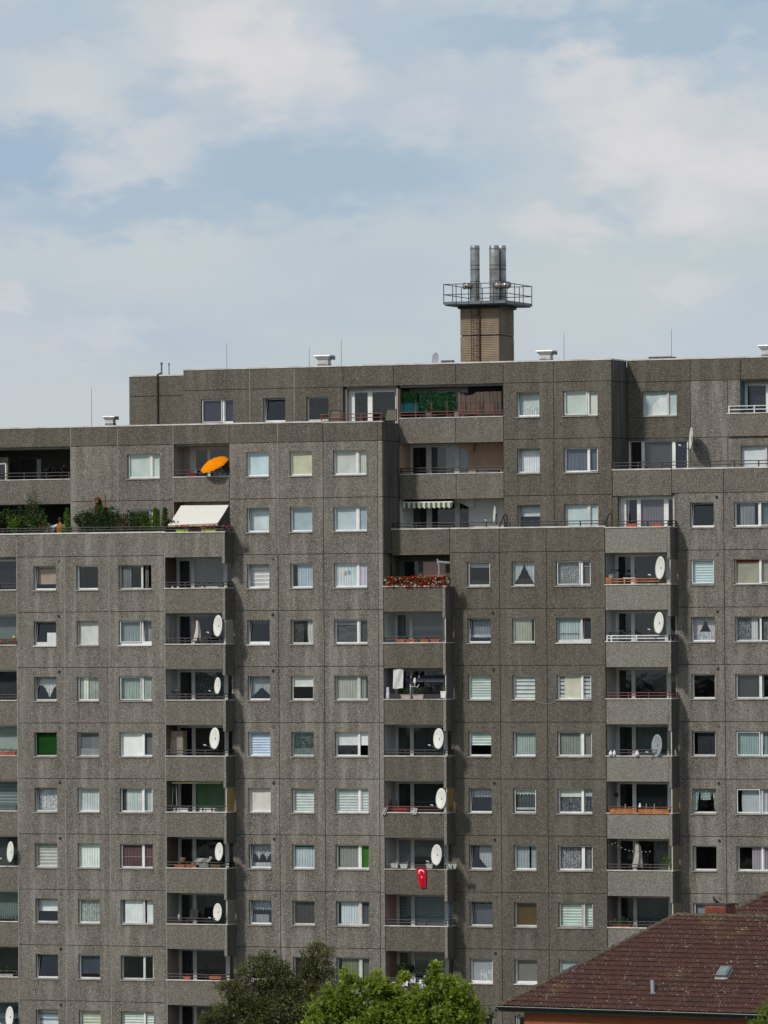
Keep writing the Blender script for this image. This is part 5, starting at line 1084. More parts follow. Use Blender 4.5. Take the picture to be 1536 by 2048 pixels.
# orange parasol and awnings of the left terrace flats
def open_parasol():
    Yp = PY[1]-.15; c = px(424, 919, Yp); r = thing('orange_parasol', px(431, 958, Yp+.3), 'tilted bright orange parasol open on an upper left balcony', 'parasol')
    # canopy axis points up-left towards the sun
    n = np.array([-.27, -.42, .83]); n /= np.linalg.norm(n); u = np.cross(n, [0, 0, 1.]); u /= np.linalg.norm(u); w = np.cross(u, n); R_ = .78; N = 8; M_ = 5; vs = []; fs = []
    rg = [(0, 0), (.3, -.035), (.6, -.12), (.85, -.25), (1, -.36), (1.015, -.46)]
    for (rr, h) in rg:
        for i in range(N*M_):
            a = 2*PI*i/(N*M_); k = (i % M_)/M_; sag = 1-.06*math.sin(PI*k)*rr; drop = -.03*math.sin(PI*k)*rr if rr < 1.01 else .035*abs(math.sin(PI*k*2))
            vs.append(c+R_*(rr*sag*(u*math.cos(a)+w*math.sin(a))+n*(h+drop)))
    L = N*M_
    for k in range(len(rg)-1):
        for i in range(L): fs.append((k*L+i, k*L+(i+1) % L, (k+1)*L+(i+1) % L, (k+1)*L+i))
    ob('canopy', MB().add(vs, fs), cloth((.80, .24, .005)), r, True); ob('finial', MB().ball(c+n*.02, .025, 6, 4), black, r)
    ob('pole', MB().tube(c, c-n*.6, .018).tube(c-n*.6, (c-n*.6)*[1, 1, 0]+np.array([0, 0, zj(-1)+.12]), .02), tin_dk, r); settle(r)
open_parasol()
q = px(384, 950, PY[1]+.1); one('red_cushions', MB().obox(q, (.26, 0, .02), (0, .12, 0), (0, 0, .05)).obox(q+np.array([0.05, 0, .08]), (.2, 0, -.02), (0, .12, 0), (0, 0, .035)), plain('dark_red_cloth', (.12, .015, .02), .8), 'dark red cushions stacked left of the orange parasol', 'cushion')
def awning():
    Yt = PY[1]-.02; Yb = PY[1]-.92
    tl, tr_, bl, br = px(362, 1011, Yt), px(457.5, 1010, Yt), px(336, 1050, Yb), px(435, 1046, Yb)
    r = thing('cream_awning', (tl[0], Yt, tl[2]), 'cream awning pulled out over the flower terrace', 'awning'); b = MB(); n = 44
    P = lambda f, g: tl+(tr_-tl)*f+((bl+(br-bl)*f)-(tl+(tr_-tl)*f))*g+np.array([0, 0, -.03*math.sin(g*PI)+.006*math.sin(f*n*PI)])
    for i in range(n*2):
        for j in range(6): b.quad(P(i/(2*n), j/6), P(i/(2*n), (j+1)/6), P((i+1)/(2*n), (j+1)/6), P((i+1)/(2*n), j/6))
    m, t, out = newmat('awning_cloth'); g = t.new('ShaderNodeNewGeometry'); sx = t.new('ShaderNodeSeparateXYZ'); t.l.new(g.outputs['Position'], sx.inputs[0])
    s_ = t.math('SINE', t.math('MULTIPLY', sx.outputs[0], 52)); c = t.mix(t.ramp(s_, .2, .8, 0, .5), (.90, .88, .82), (.84, .76, .64)); d = t.new('ShaderNodeBsdfDiffuse'); t.l.new(c, d.inputs[0]); tl_ = t.new('ShaderNodeBsdfTranslucent'); t.l.new(c, tl_.inputs[0]); mx = t.new('ShaderNodeMixShader'); mx.inputs[0].default_value = .25; t.l.new(d.outputs[0], mx.inputs[1]); t.l.new(tl_.outputs[0], mx.inputs[2]); t.l.new(mx.outputs[0], out.inputs[0])
    ob('awning_cloth', b, m, r)
    b = MB(); n = 26
    for i in range(n*4):
        f0, f1 = i/(4*n), (i+1)/(4*n); a, c_ = P(f0, 1), P(f1, 1); h0, h1 = [.10+.035*abs(math.sin(f*n*PI)) for f in (f0, f1)]
        b.quad(a, a-np.array([0, .01, h0]), c_-np.array([0, .01, h1]), c_)
    ob('valance', b, plain('striped_valance', (.45, .30, .18), .8, var=.5, scale=12), r)
    ob('front_bar', MB().tube(P(0, 1), P(1, 1), .022), white, r); ob('arm', MB().path([P(.08, 1), (P(.3, .5)-np.array([0, 0, .25])), P(.08, 0)], .02), white, r); ob('arm', MB().path([P(.92, 1), (P(.7, .5)-np.array([0, 0, .25])), P(.92, 0)], .02), white, r); settle(r)
awning()
def striped_awning():
    Y0_ = PY[3]+.9; Y1_ = PY[3]+.12; a, b_ = px(806, 1006, Y1_), px(905, 1007, Y1_); r = thing('striped_awning', (a[0], Y1_, a[2]), 'green and white striped awning with scalloped edge in the white recess', 'awning')
    ob('awning_cloth', MB().quad((a[0]-.05, Y0_, a[2]+.28), (b_[0], Y0_, a[2]+.28), (b_[0], Y1_, a[2]+.03), (a[0], Y1_, a[2]+.03)), cloth((.10, .12, .09)), r); ob('front_bar', MB().box(a[0], b_[0], Y1_-.02, Y1_+.02, a[2], a[2]+.05), white, r)
    n = 20; W = b_[0]-a[0]; bw, bg_ = MB(), MB()
    for i in range(n):
        x0 = a[0]+W*i/n; q = bw if i % 2 == 0 else bg_
        for j in range(5):
            f0, f1 = j/5, (j+1)/5; h0, h1 = [.22+.07*math.sin(PI*((f+(i % 2))/2)) for f in (f0, f1)]
            q.quad((x0+W/n*f0, Y1_-.025, a[2]), (x0+W/n*f0, Y1_-.03, a[2]-h0), (x0+W/n*f1, Y1_-.03, a[2]-h1), (x0+W/n*f1, Y1_-.025, a[2]))
    ob('pale_stripes', bw, cloth((.62, .66, .56)), r); ob('green_stripes', bg_, cloth((.20, .27, .19)), r); settle(r)
striped_awning()
# reed and leaf screens of the top recess
def screen_mat_v(name, c1, c2, sc_):
    m, t, out = newmat(name); g = t.new('ShaderNodeNewGeometry'); n = t.noise(t.mapping(g.outputs['Position'], sc_), 1, 3, .7); d = t.new('ShaderNodeBsdfDiffuse'); t.l.new(t.mix(t.ramp(n, .35, .65), c1, c2), d.inputs[0]); t.l.new(d.outputs[0], out.inputs[0]); return m
zt_ = px(850, 783, PY[3])[2]; Ys = PY[3]+.22
x0, x1, x2, x3, x4 = [pxX(x, 810, Ys) for x in (799, 834, 838, 911, 916)]; x5 = pxX(1003, 810, Ys)
for (a, b_, ya, yb, lab, i) in ((x0, x1, 783, 806, 'narrow leafy green privacy screen at the left of the top recess', 0), (x2, x3, 784, 826, 'wide leafy green privacy screen in the top recess', 1)):
    za, zb = px(850, yb, Ys)[2], px(850, ya, Ys)[2]
    r = thing('leaf_screen', (a, Ys, za), lab, 'privacy screen'); ob('netting', MB().box(a, b_, Ys+.03, Ys+.05, za, zb-.05), plain('green_net', (.012, .05, .02), .9), r)
    ob('leaves', leaves(1300 if i else 600, lambda rs, a=a, b_=b_, za=za, zb=zb: (a+(b_-a)*rs.rand(), Ys-.03+.05*rs.rand(), za+(zb-za+.04)*rs.rand()), .07, 100+i, asp=.8), leafmat('plastic_leaf', (.008, .045, .015), (.022, .115, .035)), r); settle(r)
za, zb = px(815, 826, Ys)[2], px(815, 806, Ys)[2]; one('blue_net', MB().box(x0, x1+.1, Ys, Ys+.02, za, zb), screen_mat_v('teal_net', (.01, .05, .06), (.02, .09, .10), (9, 9, 9)), 'dark teal net stretched below the narrow leafy screen', 'net')
za, zb = px(960, 828, Ys)[2], px(960, 783, Ys)[2]
r = thing('reed_mat', (x4, Ys, za), 'brown reed mat screening the right side of the top recess', 'privacy screen'); b = MB(); n = 130; rs = np.random.RandomState(5)
for i in range(n):
    x = x4+(x5-x4)*i/n; sag = .16*max(0, math.sin((i/n)*PI*2.2))*(1 if i/n < .45 else 0); b.tube((x, Ys+rs.rand()*.02, za+.05*rs.rand()), (x+.004*rs.randn(), Ys+rs.rand()*.02, zb-sag-.03*rs.rand()), .011, 4)
o = ob('reeds', b, screen_mat_v('reed', (.09, .062, .05), (.25, .20, .17), (30, 30, .5)), r); tag(o, kind='stuff'); ob('wire', MB().tube((x4, Ys-.01, (za+zb)/2), (x5, Ys-.01, (za+zb)/2), .006), black, r); settle(r)
# ------------------------------------------------------------------ terrace garden and the person
TZ = zj(0)+.12
def shrub(x, ybase, Y, w, h, label, mat, n=300, size=.09, nm='shrub', stem=True, shape='ell', seed=1, cat='shrub', group=None, zb=None):
    q = px(x, ybase, Y); base = np.array([q[0], Y, TZ if zb is None else zb]); top = q[2]+h; r = thing(nm, base, label, cat, group)
    ob('pot', MB().lathe(base, [(.14, 0), (.18, .32), (.19, .34)], 10), plain('dark_pot', (.08, .06, .05)), r)
    if stem: ob('stem', MB().path([base+np.array([0, 0, .3]), base+np.array([.03, 0, (top-base[2])*.5]), (base[0]-.02, Y, top-.1)], .015, 5), wood, r)
    def f(rs):
        g = rs.rand()
        if shape == 'cone': rad = w*1.3*(1-g)**.7*(.3+.7*rs.rand()**.5)*(.75+.5*abs(math.sin(g*23+seed))); a = rs.rand()*2*PI; return (q[0]+rad*math.cos(a), Y+rad*.7*math.sin(a), q[2]-.1+(h+.1)*g)
        if shape == 'fan': a = (rs.rand()-.5)*1.7; L = h*1.15*rs.rand()**.6; return (q[0]+w/h*2.0*L*math.sin(a), Y+.15*(rs.rand()-.5), q[2]+L*math.cos(a))
        if shape == 'open':
            k = rs.randint(7); a = (k-3)*.23+.06*rs.randn(); L = h*(.25+.75*rs.rand())*(1-.12*abs(k-3)); return (q[0]+L*math.sin(a)*w/h*2.2+.06*rs.randn(), Y+.15*rs.randn(), q[2]+L*math.cos(a)+.05*rs.randn())
        v = rs.randn(3); v /= np.linalg.norm(v); return (q[0]+v[0]*w*rs.rand()**.4, Y+v[1]*w*.6, q[2]+h*.5+v[2]*h*.52*rs.rand()**.4)
    ob('leaves', leaves(int(n*2.6), f, size*1.12, seed), mat, r); settle(r)
GT = 'plants of the left roof terrace'
shrub(4, 1064, .35, .42, .95, 'broad leaved dark green bush at the left picture edge on the terrace', LF2, 300, .16, seed=1, group=GT)
shrub(29, 1066, .30, .36, .85, 'light green large leaved bush on the terrace, left part', LF3, 170, .15, seed=2, group=GT)
shrub(48, 1066, .4, .35, .6, 'low dark bush under the tall slender tree of the terrace', LF2, 200, .1, seed=12, group=GT)
shrub(66, 1062, .42, .42, 2.25, 'tall slender small leaved tree rising above the terrace parapet', LF1, 420, .085, nm='terrace_tree', shape='open', seed=3, group=GT, cat='small tree')
shrub(85, 1050, .5, .22, .75, 'small leafy stems right of the tall slender terrace tree', LF1, 80, .1, seed=13, group=GT)
shrub(134, 1066, .3, .19, 1.25, 'narrow bright green conifer right of the person', LF3, 300, .07, shape='cone', seed=4, group=GT)
shrub(176, 1067, .35, .50, .9, 'wispy dark grass clump in front of the bare terrace wall', LF2, 420, .11, shape='fan', seed=5, group=GT)
shrub(198, 1067, .45, .40, 1.75, 'tall dark green conifer with the birdhouse beside it', LF1, 900, .085, shape='cone', seed=6, group=GT)
shrub(212, 1067, .40, .28, 1.3, 'dark bushy conifer around the rust coloured post', LF2, 500, .09, shape='cone', seed=7, group=GT)
shrub(229, 1067, .35, .26, .95, 'thin feathery plant right of the rust coloured post', LF2, 200, .09, shape='fan', seed=8, group=GT)
shrub(243, 1067, .35, .18, .75, 'brownish dry flower clump beside the dark window', leafmat('dry_leaf', (.10, .07, .04), (.22, .15, .12)), 150, .07, shape='fan', seed=9, group=GT)
shrub(270, 1067, .35, .24, .75, 'leafy plant with tiny white flowers before the dark window', LF1, 220, .09, seed=10, group=GT)
shrub(290, 1067, .32, .24, .55, 'low light green plant below the dark window', LF3, 150, .1, seed=14, group=GT)
shrub(311, 1067, .35, .20, 1.30, 'bright green narrow conifer at the right jamb of the dark window', LF3, 420, .075, shape='cone', seed=11, group=GT)
shrub(330, 1067, .38, .24, 1.30, 'feathery green conifer left of the cream awning', LF1, 430, .08, shape='cone', seed=15, group=GT)
for i_, (xx, hh, m_, lab) in enumerate(((14, 1.1, LF1, 'feathery green stems at the left picture edge of the terrace'), (40, 1.2, LF2, 'dark feathery stems between the bright bush and the slender tree'), (56, .8, LF3, 'light feathery plant at the foot of the slender tree'), (80, .55, LF1, 'small feathery plant left of the white cloth'), (165, 1.0, LF1, 'loose green sprays at the left of the dark conifers'), (187, 1.1, LF2, 'dark loose sprays just left of the birdhouse pole'),
    (222, 1.2, LF1, 'loose green sprays between the rust post and the dark window'), (255, .9, LF2, 'low dark sprays at the left jamb of the dark window'), (282, 1.0, LF1, 'tall green sprays in the middle of the dark window'), (301, .8, LF3, 'light green sprays left of the narrow bright conifer'), (343, .6, LF2, 'small dark sprays under the left end of the awning'))):
    shrub(xx, 1067, .28+.04*(i_ % 4), .30, hh, lab, m_, 150, .10, shape='fan', seed=200+i_, group=GT)
planter(352, 376, 1065, .02, 'trough of red flowers in a bright green box, left one under the awning', 'flower box', boxm=plain('lime_box', (.22, .38, .04), .6), h=.13, lf=LF2, nl=100, lh=.22, fl=redf, nf=70, seed=31, nm='flower_box', group='flower boxes under the awning')
planter(403, 431, 1065, .02, 'trough of red flowers in a bright green box, right one under the awning', 'flower box', boxm=plain('lime_box', (.22, .38, .04), .6), h=.13, lf=LF2, nl=100, lh=.22, fl=pinkf, nf=80, seed=32, nm='flower_box', group='flower boxes under the awning')
planter(377, 402, 1066, .02, 'dark box with small red blossoms between the two green ones', 'flower box', boxm=black, h=.2, lf=LF2, nl=60, lh=.05, fl=redf, nf=16, seed=33, nm='flower_box', group='flower boxes under the awning')
planter(443, 463, 1066, .02, 'black box with pink flowers at the corner under the awning', 'flower box', boxm=black, h=.18, lf=LF2, nl=60, lh=.2, fl=pinkf, nf=30, seed=34, nm='flower_box', group='flower boxes under the awning')
q = px(194.5, 1006, .35); r = thing('birdhouse', (q[0], .35, TZ), 'rust brown wooden birdhouse on a pole above the dark conifer', 'birdhouse')
ob('pole', MB().tube((q[0], .35, TZ), (q[0], .35, q[2]), .02), wood, r); rb = plain('rust_wood', (.15, .055, .025), .8, var=.3, scale=8); ob('house', MB().box(q[0]-.1, q[0]+.1, .25, .45, q[2], q[2]+.22), rb, r)
ob('roof', MB().add([(q[0]-.16, .22, q[2]+.2), (q[0]+.14, .22, q[2]+.2), (q[0]+.02, .22, q[2]+.32), (q[0]-.16, .48, q[2]+.2), (q[0]+.14, .48, q[2]+.2), (q[0]+.02, .48, q[2]+.32)], [(0, 1, 2), (3, 5, 4), (0, 2, 5, 3), (1, 4, 5, 2), (0, 3, 4, 1)]), rb, r); settle(r)
q = px(210.5, 992, .38); one('wooden_post', MB().box(q[0]-.035, q[0]+.035, .36, .43, TZ, q[2]), rb, 'thin rust coloured wooden post right of the birdhouse', 'post')
# laundry frame and pale cloth
def person():
    Yp = .72; q = px(120.5, 1066, Yp); fz = TZ; r = thing('person', (q[0], Yp, fz), 'person seen from behind in a mustard top with white sleeves holding a pink cloth', 'person')
    skin_m = plain('skin', (.42, .26, .18), .6); zs = px(120, 1049, Yp)[2]   # shoulder height
    H = (zs-fz)/.82; x = q[0]
    me = bpy.data.meshes.new('body'); J = {}
    def v(n_, p, rad): J[n_] = (len(J), p, rad)
    v('pelvis', (x, Yp, fz+.53*H), .13); v('waist', (x, Yp, fz+.62*H), .12); v('chest', (x+.01, Yp-.01, fz+.74*H), .145); v('neck', (x, Yp, fz+.84*H), .05); v('headb', (x-.01, Yp+.01, fz+.89*H), .07); v('head', (x-.01, Yp+.01, fz+.945*H), .085)
    v('shl', (x-.17, Yp, fz+.80*H), .055); v('ell', (x-.42, Yp+.02, fz+.745*H), .042); v('hal', (x-.60, Yp+.05, fz+.80*H), .03); v('fil', (x-.66, Yp+.05, fz+.83*H), .022)
    v('shr', (x+.18, Yp, fz+.80*H), .055); v('elr', (x+.22, Yp+.12, fz+.64*H), .042); v('har', (x-.02, Yp+.3, fz+.62*H), .03)
    for s_, n_ in ((-1, 'l'), (1, 'r')): v('hip'+n_, (x+s_*.09, Yp, fz+.49*H), .09); v('kn'+n_, (x+s_*.10, Yp+.02, fz+.28*H), .06); v('an'+n_, (x+s_*.10, Yp, fz+.05*H), .042); v('to'+n_, (x+s_*.11, Yp+.14, fz+.03), .035)
    E_ = [('pelvis', 'waist'), ('waist', 'chest'), ('chest', 'neck'), ('neck', 'headb'), ('headb', 'head'), ('chest', 'shl'), ('shl', 'ell'), ('ell', 'hal'), ('hal', 'fil'), ('chest', 'shr'), ('shr', 'elr'), ('elr', 'har')]
    for n_ in 'lr': E_ += [('pelvis', 'hip'+n_), ('hip'+n_, 'kn'+n_), ('kn'+n_, 'an'+n_), ('an'+n_, 'to'+n_)]
    me.from_pydata([J[k][1] for k in J], [(J[a][0], J[b_][0]) for a, b_ in E_], [])
    o = bpy.data.objects.new('body', me); C.objects.link(o); o.parent = r; me.materials.append(skin_m)
    sk = o.modifiers.new('skin', 'SKIN'); me.skin_vertices[0].data[0].use_root = True
    for k in J: me.skin_vertices[0].data[J[k][0]].radius = (J[k][2],)*2
    o.modifiers.new('sub', 'SUBSURF').levels = 1; o.modifiers['sub'].render_levels = 2
    mus = cloth((.42, .22, .035)); wh = cloth((.62, .62, .72))
    tq = []; N = 16
    for (zz, rx, ry) in ((.50, .20, .15), (.60, .175, .14), (.70, .195, .155), (.79, .215, .15), (.825, .15, .11), (.84, .075, .07)): tq.append([(x+rx*math.cos(2*PI*i/N), Yp+ry*math.sin(2*PI*i/N), fz+zz*H) for i in range(N)])
    ob('top', MB().add([p for L in tq for p in L], [(k*N+i, k*N+(i+1) % N, (k+1)*N+(i+1) % N, (k+1)*N+i) for k in range(5) for i in range(N)]), mus, r, True)
    ob('sleeve', MB().tube((x-.15, Yp, fz+.805*H), (x-.42, Yp+.02, fz+.745*H), .075, 10, .058).tube((x-.41, Yp+.02, fz+.745*H), (x-.57, Yp+.05, fz+.79*H), .058, 10, .045), wh, r, True); ob('sleeve', MB().tube((x+.16, Yp, fz+.80*H), (x+.22, Yp+.12, fz+.64*H), .075, 10, .055).tube((x+.22, Yp+.12, fz+.64*H), (x, Yp+.29, fz+.62*H), .055, 10, .045), wh, r, True)
    hd = (x-.01, Yp+.01, fz+.945*H); ob('hair', MB().ball((hd[0]+.005, hd[1]-.025, hd[2]+.015), .112, 12, 8, 1.15).ball((hd[0]+.01, hd[1]-.09, hd[2]+.06), .05, 8, 6), plain('dark_hair', (.035, .015, .012), .6), r, True)
    ob('trousers', MB().tube((x, Yp, fz+.55*H), (x, Yp, fz+.47*H), .17, 12, .17).tube((x-.09, Yp, fz+.49*H), (x-.10, Yp+.01, fz+.05*H), .105, 10, .065).tube((x+.09, Yp, fz+.49*H), (x+.10, Yp+.01, fz+.05*H), .105, 10, .065), plain('dark_trousers', (.03, .03, .045), .8), r); settle(r)
    for k in range(5):   # five fingers on the raised hand
        a = -.5+k*.25; p0 = np.array([x-.66, Yp+.05, fz+.83*H]); L = (.055, .07, .075, .07, .055)[k]; d_ = np.array([-.5+.2*a, .6*a, .75]); d_ /= np.linalg.norm(d_)
        f = ob('finger', MB().tube(p0, p0+d_*L*.6, .009, 5).tube(p0+d_*L*.6, p0+d_*L*.6+np.array([-.4, .2, -.1])*L*.6, .008, 5), skin_m, r); f.matrix_parent_inverse = Matrix.Translation(-Vector(r.location))
    drape(91, 112, 1050, 1069, Yp+.02, cloth((.50, .38, .42)), 'pink cloth held up by the person on the terrace', sk=-.15); drape(92, 99, 1047, 1068, Yp-.05, cloth((.62, .66, .66)), 'narrow white cloth hanging left of the pink one', sk=-.1)
person()
A_, B_ = px(86, 1066, .3), px(82, 1042, .3)
one('red_watering_post', MB().tube((A_[0], .35, TZ), (A_[0], .35, B_[2]), .018), plain('red_paint', (.3, .03, .02)), 'thin red garden stake left of the white cloth', 'stake')
# lying things in the tan recess
A_, B_ = px(952, 944, PY[3]+.1), px(997, 941, PY[3]+.1); one('folded_blankets', MB().box(A_[0], A_[0]+.7, PY[3]+.05, PY[3]+.3, A_[2]-.05, A_[2]+.06).box(A_[0]+.55, B_[0], PY[3]+.08, PY[3]+.34, A_[2]-.03, A_[2]+.13), cloth((.22, .23, .27)), 'folded grey blankets lying on the parapet before the tan wall', 'blanket')
# laundry behind the bright tree
for i, (a, b_, y0, y1, c) in enumerate(((802, 816, 1957, 1972, (.72, .62, .64)), (821, 831, 1956, 1966, (.62, .60, .70)), (838, 847, 1959, 1976, (.66, .68, .75)), (848, 855, 1964, 1978, (.60, .50, .62)), (834, 843, 1982, 1992, (.70, .74, .80)))):
    drape(a, b_, y0, y1, PB-.15, cloth(c), ['pinkish white cloth drying above the bright tree, largest', 'lilac white cloth drying second from the left', 'pale blue cloth drying in the middle', 'pink lilac cloth drying at the right end', 'pale blue cloth drying lowest, half in the leaves'][i], cat='laundry')
shrub(812, 1950, PB+.4, .5, .6, 'dark green plant on the brown walled balcony above the laundry', LF2, 260, .12, seed=51, zb=zj(8)+.12)
planter(1488, 1506, 823, PY[5]-.05, 'dark plant pot on the rail of the upper right balcony', boxm=black, h=.1, lf=LF2, nl=30, lh=.15, seed=52)
q = px(110, 958, PY[1]+.5); shrub(112, 958, PY[1]+.4, .5, .55, 'dark spiky plants on the shaded upper left balcony', leafmat('near_black_leaf', (.01, .012, .01), (.02, .022, .018)), 140, .14, shape='fan', seed=53, zb=zj(-1)+.12)
# cable slung between two windows
pts = [px(x, y, PC-.03) for x, y in ((1071, 1403), (1080, 1406), (1095, 1408), (1105, 1406), (1113, 1402))]
one('slack_cable', MB().path(pts, .009, 4), plain('grey_cable', (.35, .33, .3)), 'thin slack cable slung between two windows', 'cable')

# ------------------------------------------------------------------ roof things
def hood(x0, x1, y0, y1, Y, zbase, label):
    a, b_ = px(x0, y1, Y), px(x1, y0, Y); xa, xb, z, H = a[0], b_[0], zbase, b_[2]-zbase; c = (xa+xb)/2; W = xb-xa; D = W*.8
    r = thing('roof_vent', (c, Y+D/2, z), label, 'roof vent', 'sheet metal roof vents')
    def fr(z0, w0, d0, z1, w1, d1): return MB().add([(c-w0, Y+D/2-d0, z0), (c+w0, Y+D/2-d0, z0), (c+w0, Y+D/2+d0, z0), (c-w0, Y+D/2+d0, z0), (c-w1, Y+D/2-d1, z1), (c+w1, Y+D/2-d1, z1), (c+w1, Y+D/2+d1, z1), (c-w1, Y+D/2+d1, z1)], [(0, 3, 2, 1), (4, 5, 6, 7), (0, 1, 5, 4), (1, 2, 6, 5), (2, 3, 7, 6), (3, 0, 4, 7)])
    w = W/2; d = D/2
    ob('curb', fr(z, w*.68, d*.68, z+H*.22, w*.62, d*.62), tin_dk, r); ob('neck', fr(z+H*.22, w*.60, d*.60, z+H*.55, w*.60, d*.60), tin, r); ob('flare', fr(z+H*.55, w*.60, d*.60, z+H*.9, w*.97, d*.97), tin, r); ob('cover', fr(z+H*.9, w, d, z+H, w*.96, d*.96), tin, r)
    ob('louvre', MB().box(c+w*.99, c+w*1.0+.01, Y+.05, Y+D-.05, z+H*.6, z+H*.88), tin_dk, r); settle(r)
zr2 = ZR2-.1; hood(204, 229, 832, 848, PY[1]+1.0, pxZ(216, 850, PY[1]+1.0), 'sheet metal roof vent on the lower left roof')
hood(627, 660, 709.5, 731, PY[3]+1.0, pxZ(643, 733, PY[3]+1.0), 'sheet metal roof vent left of the roof dish'); hood(1071, 1105, 700, 718.5, PY[3]+1.0, pxZ(1088, 722, PY[3]+1.0), 'sheet metal roof vent right of the chimney tower')
hood(1515, 1549, 689, 709, PY[5]+1.0, pxZ(1530, 714, PY[5]+1.0), 'sheet metal roof vent at the right picture edge')
for i, (x, y0, y1, Y) in enumerate(((183, 776, 849, PY[1]+.9), (453.5, 686, 737, PY[3]+.9), (618.5, 693, 733, PY[3]+.9), (682.5, 679, 731, PY[3]+.9), (1128, 666, 721, PY[3]+.9), (1343, 658, 717, PY[5]+.9))):
    a, b_ = px(x, y0, Y), px(x, y1, Y); r = thing('lightning_rod', (b_[0], Y, b_[2]-.2), ['thin lightning rod beside the vent on the lower left roof', 'thin lightning rod near the left end of the high roof', 'short lightning rod left of the middle roof vent', 'tall lightning rod right of the middle roof vent', 'thin lightning rod right of the chimney tower', 'tall thin lightning rod on the far right roof'][i], 'lightning rod', 'lightning rods')
    ob('rod', MB().tube((b_[0], Y, b_[2]-.2), (a[0], Y, a[2]), .014, 5, .009), tin_dk, r); ob('foot', MB().lathe((b_[0], Y, b_[2]-.2), [(.12, 0), (.12, .08), (.03, .1)], 8), tin_dk, r); settle(r)
bp_ = plain('blue_grey_pipe', (.10, .15, .20), .5)
for i, (x, w, y0) in enumerate(((323, .045, 725), (338, .028, 726))):
    a, b_ = px(x, y0, YS+1), px(x, 749, YS+1)
    one('vent_pipe', MB().tube((a[0], YS+1, b_[2]-.2), (a[0], YS+1, a[2]), w, 8).tube((a[0], YS+1, a[2]-.12), (a[0], YS+1, a[2]), w*1.5, 8), bp_, ['thicker blue grey vent pipe on the low left stair head', 'thinner blue grey vent pipe on the low left stair head'][i], 'vent pipe')
A_, B_ = px(1297, 716, PY[5]+2), px(1340, 713, PY[5]+2); one('roof_hatch', MB().box(A_[0], B_[0], PY[5]+2, PY[5]+3, A_[2]-.3, A_[2]+.06), tin_dk, 'low dark roof hatch behind the far right roof edge', 'roof hatch')
A_, B_ = px(882, 722, PY[3]+1.5), px(906, 720, PY[3]+1.5); one('cable_duct', MB().box(A_[0], B_[0], PY[3]+1.5, PY[3]+1.7, A_[2]-.25, A_[2]+.03), tin_dk, 'low dark duct on the roof beside the chimney tower', 'duct')

